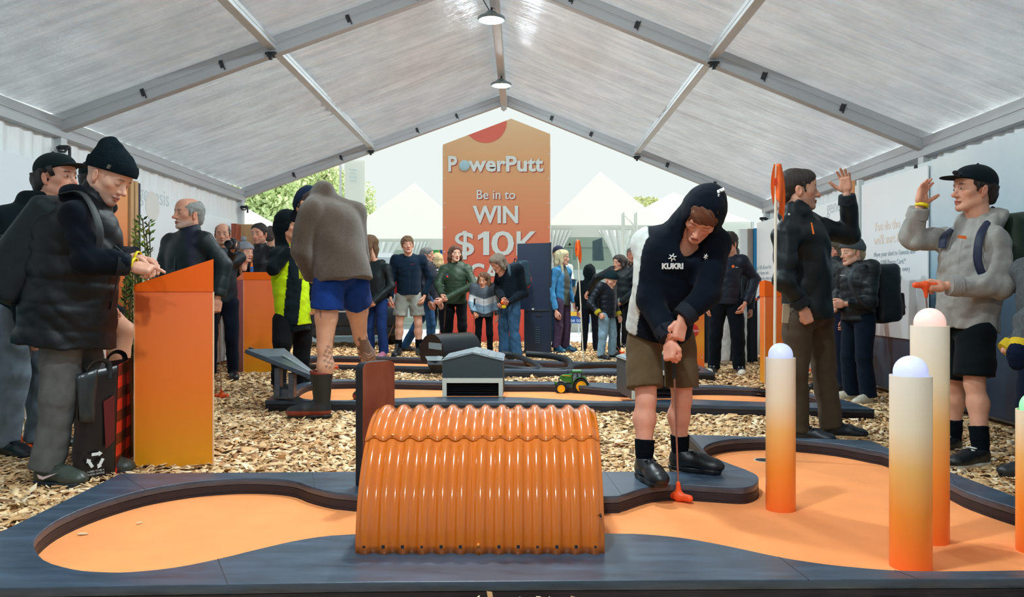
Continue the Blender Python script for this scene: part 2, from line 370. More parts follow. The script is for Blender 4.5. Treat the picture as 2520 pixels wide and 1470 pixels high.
# left wall: cloud print near the camera, orange return, white sheet, end post
wallpanel(wl, -1, 3.0, 7.9, .04, 2.17, M_cloud); wallpanel(wl, -1, 3.0, 8.0, .04, .95, M_panelteal, x=-.27-(HW-.165), th=.012)
wallpanel(wl, -1, 7.98, 8.5, .04, 2.2, M_orangep, 'orange_return', x=-.27-(HW-.2))
for y, m_ in ((8.56, M_wood), (8.66, M_wood)): MB().box((PXL+.05, y, 1.1), (.09,.07,2.2), None, .006).build('timber_stud', m_, wl)
MB().box((PXL+.02, 8.80, 1.1), (.05,.09,2.2)).build('navy_edge', M_navyedge, wl)
wallpanel(wl, -1, 8.9, 11.75, .04, 2.05, M_panelw)
M_ = basis((-4.193, yl(342), zr(342, 492)), (0,1,0), (0,0,1))
text('lettering', 'genesis', .27, M_, mat('print_faint', s2l((206,217,222)), .5), wl, .001)
MB().lathe((-4.203, yl(376), zr(376, 508)), [(.002,.012),(.17,.012),(.17,.008),(.002,.008)], 28, (1,0,0)).build('round_logo', mat('logo_faint', s2l((226,226,222)), .5), wl)
MB().box((PXL+.03, 11.85, 1.0), (.07,.2,2.0)).build('flame_strip', mat('flame_print', s2l((120,50,40)), .5, col2=s2l((180,90,60)), vscale=5, stretch=(6,6,1)), wl)
MB().box((PXL+.16, 12.05, 1.0), (.26,.09,2.02), None, .005).build('timber_post', M_wood, wl); MB().box((PXL+.34, 12.05, 1.0), (.10,.10,2.0), None, .005).build('white_post', M_woodw, wl)
# right wall: hill mural with the white notice, orange return, white sheets
wallpanel(wr, 1, 3.4, yr(2124), .06, 2.2, M_mural)
YB = yr(2124)
mb = MB(); zb = .58
mb.box((PXR-.015, (YB+yr(2290))/2, (2.16+zb)/2), (.012, YB-yr(2290)-.02, 2.16-zb)); mb.build('white_notice', M_panelw, wr)
def wtext(s, px, py, size, m_, name='lettering', bold=0.):
    return text(name, s, size, basis((3.6535, yr(px), zr(px, py)), (0,-1,0), (0,0,1)), m_, wr, .001, bold)
for s, px, py, sz, m_, b in [("You do the", 2210, 561, .125, M_txt_o, .003), ("we'll sort it", 2205, 596, .125, M_txt_o, .003), ("Move your shed to Genesis and", 2298, 620, .068, M_txt_g, 0), ("get a $200 Prezzy Card.*", 2279, 645, .068, M_txt_g, 0),
                             ("Plus another $100 for every", 2294, 664.5, .068, M_txt_g, 0), ("connection. We make", 2276, 686, .068, M_txt_d, 0), ("it easy.", 2197, 706.7, .068, M_txt_d, 0), ("Putt for your", 2260, 742, .068, M_txt_m, .001), ("chance to win $10K cash.", 2268, 760, .068, M_txt_m, .001), ("T&Cs apply. Offer available until 31 July", 2251, 786, .030, M_txt_d, 0)]:
    text('lettering', s, sz, basis((PXR-.023, yr(2156), zr(px, py)), (0,-1,0), (0,0,1)), m_, wr, .001, b)
MB().box((PXR-.08, YB+.18, 1.15), (.05,.22,2.14), None, .006).build('orange_return', M_orangep, wr)
MB().box((PXR-.02, YB+.03, 1.15), (.06,.05,2.14), None, .006).build('white_post', M_woodw, wr)
wallpanel(wr, 1, YB+.35, 12.62, .04, 2.08, M_panelw)
wtext('genesis', 2034, 527, .22, mat('print_faint2', s2l((196,208,214)), .5))
for s, px, py, sz, m_ in [('get 50% off your first', 1862, 664, .085, M_txt_g), ('plan charges and a', 1862, 677, .085, M_txt_g), ('free modem when you', 1862, 690, .085, M_txt_g), ('for a 12-', 1863, 703, .085, M_txt_g), ('Slink this', 1861, 725, .085, M_txt_m)]: wtext(s, px, py, sz, m_)
MB().box((3.59, 12.78, 1.0), (.08,.10,2.0), None, .005).build('timber_post', mat('grey_timber', s2l((150,140,130)), .6, var=.1, vscale=5, stretch=(8,8,1)), wr)
MB().box((3.49, 12.80, 1.0), (.12,.11,2.0), None, .005).build('white_post', M_woodw, wr); MB().box((3.66, 12.72, 1.0), (.05,.1,2.0)).build('blue_edge', M_blue, wr)
# ================================================================= GROUND
M_ground = mat('chip_bed', s2l((170,128,84)), .9, col2=s2l((108,76,50)), vscale=45, bump=1, bscale=60)
def asphalt():
    return mat('asphalt', s2l((206,216,222)), .8, var=.10, vscale=4, bump=.2, bscale=80)
floor = struct('floor')
MB().add([(-9,-8,0),(9,-8,0),(9,15.9,0),(-9,15.9,0)], [(0,1,2,3)]).build('chip_bed', M_ground, floor)
MB().add([(-60,15.9,-.005),(60,15.9,-.005),(60,120,-.005),(-60,120,-.005)], [(0,1,2,3)]).build('asphalt_yard', asphalt(), floor)
# platforms first (their outlines keep the chips away)
def GL(pts, z): return [G(px, py, z)[:2] for px, py in pts]
HOLE1_OUT = GL([(-330,1452),(0,1447),(900,1433),(1480,1429),(2520,1424),(2900,1421),(2900,1330),(2503,1224),(2334,1160),(2190,1105),(2140,1084),(1769,1072),(1690,1070),(1776,1161),(1488,1161),(870,1161),(296,1166),(0,1310),(-240,1412)], .1)
h1i = [(875,1217),(775,1201),(732,1186),(679,1179),(607,1177),(536,1180),(464,1187),(357,1205),(250,1235),(161,1270),(107,1304),(83,1338),(107,1378),(179,1401),(250,1408),(321,1408),(429,1397),(536,1376),(643,1350),(750,1327),(871,1315),(1180,1310),(1488,1313),(1583,1315),(1686,1325),(1790,1344),(1917,1371),(2017,1387),(2099,1396),(2202,1404),(2305,1406),(2503,1404),(2760,1396),
       (2790,1345),(2640,1285),(2503,1251),(2388,1214),(2334,1189),(2190,1119),(2140,1107),(2058,1092),(1959,1082),(1884,1078),(1831,1079),(1785,1083),(1752,1090),(1734,1100),(1732,1111),(1744,1121),(1769,1131),(1802,1144),(1835,1156),(1860,1168),(1867,1179),(1860,1191),(1839,1199),(1810,1200),(1728,1195),(1666,1192),(1604,1197),(1562,1208),(1530,1218),(1488,1222),(1180,1226)]
HOLE1_IN = smooth_loop(GL(h1i, .1), 3)
HOLE2_OUT = GL([(652,986),(1000,989),(1278,990),(1557,992),(1780,998),(2152,1008),(2080,985),(1998,968),(1780,948),(1545,944),(1362,939),(1100,937),(817,933),(743,943),(690,962)], .1)
h2i = [(731,966),(738,955),(752,947),(771,942),(817,939),(900,938),(1000,940),(1100,942),(1241,945),(1340,945),(1395,947),(1449,951),(1495,955),(1545,958),(1620,956),(1702,953),(1780,953),(1880,957),(1975,968),(2020,980),(2010,991),(1900,990),(1780,986),(1702,983),(1630,985),(1557,987),(1480,987),(1418,985),(1340,981),(1278,978),(1180,977),(1087,977),(1000,979),(930,983),(863,985),(817,985),(771,984),(740,979)]
HOLE2_IN = smooth_loop(GL(h2i, .1), 3)
HOLE3_OUT = GL([(716,896),(900,899),(1088,904),(1237,911),(1540,914),(1760,918),(1720,899),(1540,893),(1400,889),(1046,880),(817,876),(740,874)], .1)
HOLE3_IN = smooth_loop(GL([(745,893),(770,880),(830,878),(1046,882),(1240,887),(1400,892),(1540,896),(1600,902),(1560,909),(1490,906),(1420,909),(1237,907),(1057,902),(817,897)], .1), 3)
def inside(poly, X, Y):
    P = np.array(poly); c = np.zeros(len(X), bool); j = len(P)-1
    for i in range(len(P)):
        xi, yi = P[i]; xj, yj = P[j]
        m_ = ((yi > Y) != (yj > Y)) & (X < (xj-xi)*(Y-yi)/(yj-yi+1e-12)+xi); c ^= m_; j = i
    return c
def chips(n, ygen, size, name):
    u = RNG.random(n); Y = ygen(u); X = (RNG.random(n)*2-1)*np.minimum(.70*Y+.5, 5.0)
    ok = ~(inside(HOLE1_OUT, X, Y) | inside(HOLE2_OUT, X, Y) | inside(HOLE3_OUT, X, Y)) & (np.abs(X+.27) < HW-.2)
    X, Y = X[ok], Y[ok]; n = len(X)
    L = size*(.45+RNG.random(n)**1.6*1.3); Wd = L*(.28+.4*RNG.random(n)); Th = .0025+.003*RNG.random(n)
    yaw = RNG.random(n)*2*PI; til = RNG.normal(0, .30, n); rol = RNG.normal(0, .30, n)
    base = np.array([(-1,-1,0),(1,-.8,0),(.9,1,0),(-.8,.9,0),(-.9,-.9,1),(.95,-.75,1),(.85,.9,1),(-.75,.8,1)], float)
    P = np.repeat(base[None], n, 0)+RNG.normal(0, .13, (n, 8, 3))*[1,1,0]
    P *= np.stack([L/2, Wd/2, Th], -1)[:, None, :]
    ct, st, cr, sr, cy, sy = np.cos(til), np.sin(til), np.cos(rol), np.sin(rol), np.cos(yaw), np.sin(yaw)
    x, y, z = P[..., 0], P[..., 1], P[..., 2]
    x, z = x*ct[:, None]+z*st[:, None], -x*st[:, None]+z*ct[:, None]
    y, z = y*cr[:, None]-z*sr[:, None], y*sr[:, None]+z*cr[:, None]
    x, y = x*cy[:, None]-y*sy[:, None], x*sy[:, None]+y*cy[:, None]
    hgt = .008+RNG.random(n)**2*.022+.010*(np.sin(X*2.1+Y*1.3)+np.sin(X*1.2-Y*2.7))
    V = np.stack([x+X[:, None], y+Y[:, None], z+np.maximum(hgt, .004)[:, None]], -1).reshape(-1, 3)
    f = np.array([(4,5,6,7),(0,1,5,4),(1,2,6,5),(2,3,7,6),(3,0,4,7)])
    F = (f[None]+(np.arange(n)*8)[:, None, None]).reshape(-1, 4)
    pal = np.array([s2l(c) for c in [(236,206,160),(228,192,142),(212,170,118),(192,146,98),(244,222,186),(160,116,74),(220,180,128),(128,90,58)]])
    c = pal[RNG.choice(8, n, p=[.2,.2,.17,.1,.13,.06,.1,.04])]*(.85+.3*RNG.random((n, 1)))
    o = link_mesh(name, raw_mesh(name, V, F, np.repeat(c, 8, 0)), mat('wood_chip', rough=.8, attr=True, bump=.15, bscale=120), None, False)
    tag(o, None, None, None, 'stuff'); return o
o = chips(76000, lambda u: 2.35+u**.8*5.3, .050, 'wood_chips'); tag(o, 'pale wood chips strewn over the ground around the near putting greens', 'wood chips')
o = chips(52000, lambda u: 7.4+u**.9*8.3, .056, 'wood_chips'); tag(o, 'wood chips on the ground under the far crowd', 'wood chips')

def chip_bank():
    n = 900; x = RNG.uniform(-.45, .42, n)+np.where(RNG.random(n) < .25, RNG.uniform(-1.2, 2.2, n), 0); yf = 2.50-.012*(x+.3); up = np.exp(-((x-.0)/.30)**2)*.9+.15*RNG.random(n)
    V, F, C = [], [], []; pal = [s2l(c) for c in ((236,206,160),(222,184,134),(190,146,98),(240,216,178),(150,106,66))]
    for i in range(n):
        t = RNG.random(); z = .012+t*.086*min(1, up[i]+.12); c = np.array((x[i], yf[i]-(1-t)*.10, z)); l, w = .018+.030*RNG.random(), .010+.014*RNG.random(); R = rotm(RNG.normal(0,.5), RNG.normal(0,.5), RNG.random()*6.28)
        P = np.array([(-l,-w,-.002),(l,-w*.8,-.002),(l*.9,w,-.002),(-l*.8,w*.9,-.002),(-l*.9,-w*.9,.002),(l*.9,-w*.7,.002),(l*.8,w*.9,.002),(-l*.7,w*.8,.002)])*.6 @ R.T+c
        b = len(V)*8; V.append(P); F += [(b+4,b+5,b+6,b+7),(b,b+1,b+5,b+4),(b+1,b+2,b+6,b+5),(b+2,b+3,b+7,b+6),(b+3,b,b+4,b+7)]; C += [pal[RNG.integers(5)]]*8
    o = link_mesh('wood_chips', raw_mesh('wood_chips', np.concatenate(V), np.array(F), np.array(C)), mat('wood_chip', rough=.8, attr=True), None, False); tag(o, 'bank of wood chips heaped against the front edge of the near green', 'wood chips', None, 'stuff')
chip_bank()
# ================================================================= PUTTING GREENS
def ply_mat():
    m = bpy.data.materials.new('dark_ply'); m.use_nodes = True; nt = m.node_tree; p = nt.nodes['Principled BSDF']; L = nt.links.new
    tc = nd(nt, 'ShaderNodeTexCoord'); mp = nd(nt, 'ShaderNodeMapping'); mp.inputs['Scale'].default_value = (1.2, 5, 9); L(tc.outputs['Object'], mp.inputs[0])
    n = nd(nt, 'ShaderNodeTexNoise'); n.inputs['Scale'].default_value = 3; n.inputs['Detail'].default_value = 8; n.inputs['Roughness'].default_value = .65; L(mp.outputs[0], n.inputs['Vector'])
    r = nd(nt, 'ShaderNodeValToRGB'); r.color_ramp.elements[0].position = .3; r.color_ramp.elements[0].color = (*s2l((38,54,70)), 1); r.color_ramp.elements[1].position = .72; r.color_ramp.elements[1].color = (*s2l((66,86,106)), 1)  # blue-grey tint of the sky's reflection put into the base colour
    L(n.outputs[0], r.inputs[0]); L(r.outputs[0], p.inputs['Base Color'])
    mr = nd(nt, 'ShaderNodeMapRange'); mr.inputs[3].default_value = .26; mr.inputs[4].default_value = .46; L(n.outputs[0], mr.inputs[0]); L(mr.outputs[0], p.inputs['Roughness'])
    b = nd(nt, 'ShaderNodeBump'); b.inputs['Strength'].default_value = .12; b.inputs['Distance'].default_value = .004; L(n.outputs[0], b.inputs['Height']); L(b.outputs[0], p.inputs['Normal'])
    p.inputs['Specular IOR Level'].default_value = .8
    return m
M_ply = ply_mat()
M_plye = mat('ply_edge', s2l((42,34,44)), .55, col2=s2l((24,24,32)), vscale=2.5, stretch=(1.5,1.5,55), bump=.25, bscale=6)
M_turf = mat('orange_turf', s2l((248,158,98)), .92, var=.07, vscale=3, bump=.35, bscale=260, spec=.15)
M_cup = mat('cup_rim', s2l((225,232,228)), .4); M_hole = mat('cup_dark', (.01,.01,.012), .8)
def green(label, out, inn, loc, seams, cups):
    t = thing('putting_green', label, 'putting green', loc)
    zt, n = .1, 3
    curve_plate('top_board', [out, inn], .067, .1, M_ply, t, .0025)                 # three layers of ply, the joints slightly recessed
    for z0, z1, off in ((.034, .0655, .0), (.002, .0325, .0)):
        c = np.mean(np.array(out), 0); o2 = [tuple(np.array(p)+(np.array(p)-c)*-.0012) for p in out]
        curve_plate('ply_layer', [o2, inn], z0, z1, M_plye, t)
    P = np.array(inn); 
    mb = MB(); big = [tuple(np.array(p)+(np.array(p)-P.mean(0))*.004) for p in inn]
    V = [(x, y, .02) for x, y in big]; cu = curve_plate('turf', [big], .006, .02, M_turf, t)
    for a, b in seams:                                                            # board joints: thin dark lines let into the top
        a, b = np.array(G(*a, .1)), np.array(G(*b, .1)); d = (b-a)/np.linalg.norm(b-a)*.0012; q = np.array([-d[1], d[0], 0])
        MB().slab([a-q+(0,0,.0006), b-q+(0,0,.0006), b+q+(0,0,.0006), a+q+(0,0,.0006)], .004).build('board_joint', M_plye, t)
    for px, py in cups:
        x, y, z = G(px, py, .0205); c = MB().lathe((x, y, .0195), [(.052,0),(.052,.0025),(.058,.0025),(.058,0)], 28).build('hole_cup', M_cup, t)
        MB().lathe((x, y, .019), [(.001,.002),(.052,.002),(.052,.001),(.001,.001)], 28).build('hole', M_hole, c)
    return t
g1 = green('large orange turf putting green in a dark plywood frame in the foreground', HOLE1_OUT, HOLE1_IN, (0, 3.4, 0), [((296,1166),(357,1205)),((775,1201),(768,1161)),((1776,1161),(1835,1156)),((1530,1218),(1488,1161)),((1917,1371),(1990,1427)),((536,1376),(560,1438)),((2334,1160),(2350,1190)),((2202,1404),(2260,1425))], [(1880,1133)])
g2 = green('middle orange turf putting green, with the toy tractor and two sheds', HOLE2_OUT, HOLE2_IN, (0, 7.4, 0), [((1000,979),(1005,989)),((1480,987),(1484,991)),((1452,951),(1455,941)),((863,985),(866,988))], [(1930,975)])
g3 = green('far orange turf putting green under the black pipe coils', HOLE3_OUT, HOLE3_IN, (0, 10.4, 0), [((1088,904),(1085,902))], [])
# inner step board at the corner of the near frame
a = [G(1690,1074,.1), G(1700,1074,.1), G(1778,1160,.1), G(1768,1160,.1)]
MB().slab([np.array(p)+(0,0,.003) for p in a], -.05).build('corner_strip', M_plye, g1)
def chip_piece(px, py, l, yaw, lab, z=.021):
    x, y, _ = G(px, py, z); bmv = MB(); R = rotm(.05, .06, yaw)
    P = np.array([(-1,-.3,0),(-.2,-.42,0),(1,-.1,0),(.7,.35,0),(-.6,.4,0)])*l/2
    V = np.concatenate([P, P*.92+(0,0,.004)]) @ R.T+np.array((x, y, z+.003))
    bmv.add(V, [(4,3,2,1,0),(5,6,7,8,9)]+[(i, (i+1) % 5, 5+(i+1) % 5, 5+i) for i in range(5)])
    o = bmv.build('wood_chip', mat('loose_chip', s2l((222,200,160)), .8, var=.1, vscale=30)); tag(o, lab, 'wood chip', 'stray chips on the orange turf')
for px, py, l, yw, lab in [(204,1317,.045,.2,'stray wood chip on the orange turf, farthest left'), (343,1290,.03,.8,'stray wood chip on the orange turf, second from the left'), (402,1224,.04,.1,'stray wood chip against the curved rim, left of the pair'), (420,1222,.025,.3,'stray wood chip against the curved rim, right of the pair'), (515,1215,.025,0,'small stray wood chip near the top of the curved rim'), (687,1214,.032,.3,'stray wood chip near the rim left of the black-edged board')]:
    chip_piece(px, py, l, yw, lab)
# ================================================================= CORRUGATED TUNNEL
M_corr = bpy.data.materials.new('orange_steel'); M_corr.use_nodes = True
pr = M_corr.node_tree.nodes['Principled BSDF']; pr.inputs['Base Color'].default_value = (*s2l((208,106,20)), 1); pr.inputs['Roughness'].default_value = .15; pr.inputs['Specular IOR Level'].default_value = .7; pr.inputs['Coat Weight'].default_value = .25; pr.inputs['Coat Roughness'].default_value = .05
x0, yF, _ = G(873,1364,.1); x1, _, _ = G(1489,1366,.1)
tun = thing('corrugated_tunnel', 'glossy orange corrugated steel tunnel standing over the near green', 'tunnel', ((x0+x1)/2, yF+.45, .1))
RT = .455; NW = 13; cyT = yF+RT
def corr_sheet(xa, xb, a0, a1, lift, name):
    nx = int(abs(xb-xa)/(x1-x0)*NW*12)+1; na = max(6, int((a1-a0)/.06)); V = np.zeros((na+1, nx+1, 3))
    for i in range(na+1):
        a = a0+(a1-a0)*i/na
        for j in range(nx+1):
            x = xa+(xb-xa)*j/nx; ph = (x-x0)/(x1-x0)*NW*2*PI; r = RT+lift+.0095*(math.cos(ph+PI)-.10*math.cos(3*(ph+PI)))
            V[i, j] = (x, cyT-r*math.cos(a), .1+r*math.sin(a)*1.0)
    idx = np.arange((na+1)*(nx+1)).reshape(na+1, nx+1); F = np.stack([idx[:-1,:-1], idx[:-1,1:], idx[1:,1:], idx[1:,:-1]], -1).reshape(-1, 4)
    o = link_mesh(name, raw_mesh(name, V.reshape(-1, 3)-base_of(tun), F), M_corr, tun); md = o.modifiers.new('thickness', 'SOLIDIFY'); md.thickness = .0015; return o
xm = G(1160,1364,.1)[0]; aS = math.radians(55)
corr_sheet(x0, xm+.006, .0, aS+.12, .0, 'steel_sheet'); corr_sheet(xm-.006, x1, .0, aS+.12, .0015, 'steel_sheet')
corr_sheet(x0-.002, x1+.002, aS, PI-aS, .004, 'steel_sheet'); corr_sheet(x0, x1, PI-aS-.12, PI, .0, 'steel_sheet')
M_rivet = mat('rivet', s2l((225,130,50)), .3, .3)
for k in range(13):
    ph = (k+.5)/13; x = x0+(x1-x0)*ph; a = aS+.02; r = RT+.0095+.006
    MB().ball((x, cyT-r*math.cos(a), .1+r*math.sin(a)), .006, 10).build('rivet', M_rivet, tun, True)
    r = RT+.0112; a = .062
    if k != 6:
        sq = k in (1,2,4,5,7,8,10,11); MB().box((x, cyT-r*math.cos(a), .1+r*math.sin(a)), (.011,.003,.011) if sq else (.009,.003,.007), rotm(-.06,0,0)).build('punched_hole', M_black, tun)
MB().ball((x0+(x1-x0)*.495, cyT-(RT+.013), .135), .008, 10).build('rivet', M_rivet, tun, True)
MB().box((G(1448,1262,.1)[0]-.0, cyT-(RT-.06), .235), (.007,.12,.007)).build('punched_hole', M_black, tun)
# ================================================================= BACKBOARD (tall ply plate left of the tunnel)
M_plyface = mat('brown_film_ply', s2l((128,66,48)), .22, col2=s2l((150,84,62)), vscale=3, stretch=(4,4,1.2), coat=.5)
M_plyband = mat('ply_band', s2l((16,24,32)), .6)
bb = thing('backboard', 'rounded plywood board with a brown face and black layered edge beside the tunnel', 'board', (-.73, 4.0, .1))
def backboard():
    p0 = np.array((-.760, 3.90)); d = np.array((.134,.19)); wd = .215; d /= np.linalg.norm(d); nrm = np.array((d[1], -d[0])); z0, z1, h = .1, .695, .035
    prof = []
    for a, c, a0 in ((h, z0+h*.2, PI), (wd-h, z0+h*.2, 1.5*PI), (wd-h, z1-h, 0), (h, z1-h, .5*PI)):
        for k in range(5):
            q = a0+k*PI/8; r = h if c > .3 else h*.2
            prof.append((a+(h-r)*(-1 if a < .1 else 1)+r*math.cos(q), c+r*math.sin(q)))
    ring = lambda t: [(*(p0+d*a+nrm*t), c) for a, c in prof]
    for i in range(4): MB().loft([ring(-.050+.0125*i), ring(-.050+.0125*i+.0108)]).build('ply_layer', M_plyband, bb)
    MB().loft([ring(-.0015), ring(.0008)]).build('brown_face', M_plyface, bb)
backboard()
# ================================================================= LIGHT TUBES
M_tube = gradient_mat('tube_print', [(0,(250,116,44)),(.28,(252,150,52)),(.52,(248,190,110)),(.72,(246,230,200)),(1,(250,242,228))], 'Z', 0, .71, .38, coat=.2)
M_tubeL = gradient_mat('tube_print_long', [(0,(250,112,40)),(.30,(252,148,50)),(.55,(248,190,110)),(.75,(246,230,198)),(1,(250,242,226))], 'Z', 0, .88, .38, coat=.2)
M_tin = mat('tube_inside', s2l((220,210,195)), .6)
def light_tube(px, py, h, rad, glow, lab, m_):
    x, y, _ = G(px, py, .02); t = thing('light_tube', lab, 'light post', (x, y, .02), 'light posts on the near green')
    MB().lathe((x, y, .02), [(rad,0),(rad,h),(rad-.004,h),(rad-.004,.05)], 48).build('tube', m_, t, True)
    g = mat('globe_%d' % int(glow[2]*255), glow, .35, emit=glow, estr=.5)
    MB().ball((x, y, .02+h+.012), rad*.83, 32).build('globe', g, t, True)
    return t
light_tube(1921,1254,.71,.0675, s2l((196,205,246)), 'short cream-to-orange light post with pale blue globe, left of the group', M_tube)
light_tube(2241,1395,.71,.0735, s2l((200,208,250)), 'short light post with pale blue globe nearest the camera', M_tube)
light_tube(2288,1331,.88,.0735, s2l((250,206,196)), 'tall light post with pinkish globe behind the short one', M_tubeL)
light_tube(2552,1357,.555,.0735, s2l((150,225,170)), 'light post with green globe cut off at the right edge', M_tube)
# ================================================================= TOY SHEDS on the middle green
M_shed = mat('shed_grey', s2l((44,60,68)), .6, var=.05, vscale=10); M_shedw = mat('shed_white', s2l((206,210,200)), .5); M_slate = mat('roof_slate', s2l((132,146,154)), .45, var=.08, vscale=3, coat=.15)
def toy_shed(px, py, w, wallh, portal, ridge, dep, rz, lab, zb=.1):
    x, y, z = G(px, py, zb); t = thing('toy_shed', lab, 'toy shed', (x, y, z), 'toy sheds on the middle green'); R = rotm(0, 0, rz)
    def P(a, b, c): return tuple(np.array((x, y, z))+R @ np.array((a, b, c)))
    def bx(name, c, s, m_): return MB().box(P(*c), s, R, .002).build(name, m_, t)
    pw = .038
    bx('portal', (-w/2+pw/2, .012, portal/2), (pw, .024, portal), M_shedw); bx('portal', (w/2-pw/2, .012, portal/2), (pw, .024, portal), M_shedw)
    bx('portal', (0, .012, portal-.022), (w-2*pw, .024, .044), M_shedw)
    bx('wall', (-w/2+.012, dep/2+.02, portal/2), (.024, dep-.04, portal), M_shed); bx('wall', (w/2-.012, dep/2+.02, portal/2), (.024, dep-.04, portal), M_shed)
    bx('wall', (0, dep-.012, portal/2), (w-.05, .02, portal), M_shed)
    for k in range(5): MB().box(P(0, .09, .012+k*(portal-.05)/5), (w-2*pw+.03, .05, .006), R @ rotm(.5,0,0)).build('louvre', mat('louvre_dark', s2l((30,36,44)), .35), t)
    for s in (0, dep-.02):
        prof = [(-w/2, portal), (w/2, portal), (w/2, wallh), (0, ridge), (-w/2, wallh)]
        MB().loft([[P(a, s, c) for a, c in prof], [P(a, s+.02, c) for a, c in prof]]).build('gable', M_shed, t)
    for s in (-1, 1): bx('wall', (s*(w/2-.01), dep/2, (portal+wallh)/2), (.018, dep-.04, wallh-portal), M_shed)
    for s in (-1, 1):
        e = .008; ro = []
        sl = MB(); sl.slab([P(0, -e, ridge+.004), P(s*(w/2+e), -e, wallh+.001), P(s*(w/2+e), dep+e, wallh+.001), P(0, dep+e, ridge+.004)], .007 if s > 0 else -.007); rf = sl.build('roof', M_slate, t)
        for r_ in range(4):                                                       # slate courses, staggered
            for c_ in range(6):
                f0, f1 = r_/4, (r_+1)/4-.008; d0 = (c_+(.5 if r_ % 2 else 0))/6*dep; d1 = min(d0+dep/6-.004, dep)
                if d0 >= dep-.02: continue
                q = lambda f, d: np.array(P(s*f*w/2, d, ridge+(wallh-ridge)*f+.0095))
                MB().slab([q(f0, d0), q(f1, d0), q(f1, d1), q(f0, d1)], .003 if s > 0 else -.003).build('slate', M_slate, rf)
    return t
toy_shed(1163,977,.535,.322,.165,.385,.66,0,'grey toy shed with slate roof, louvred front, left of tractor')
toy_shed(1630,983,.53,.322,.25,.385,.62,.10,'grey and white toy shed behind the bent boy in brown shorts')
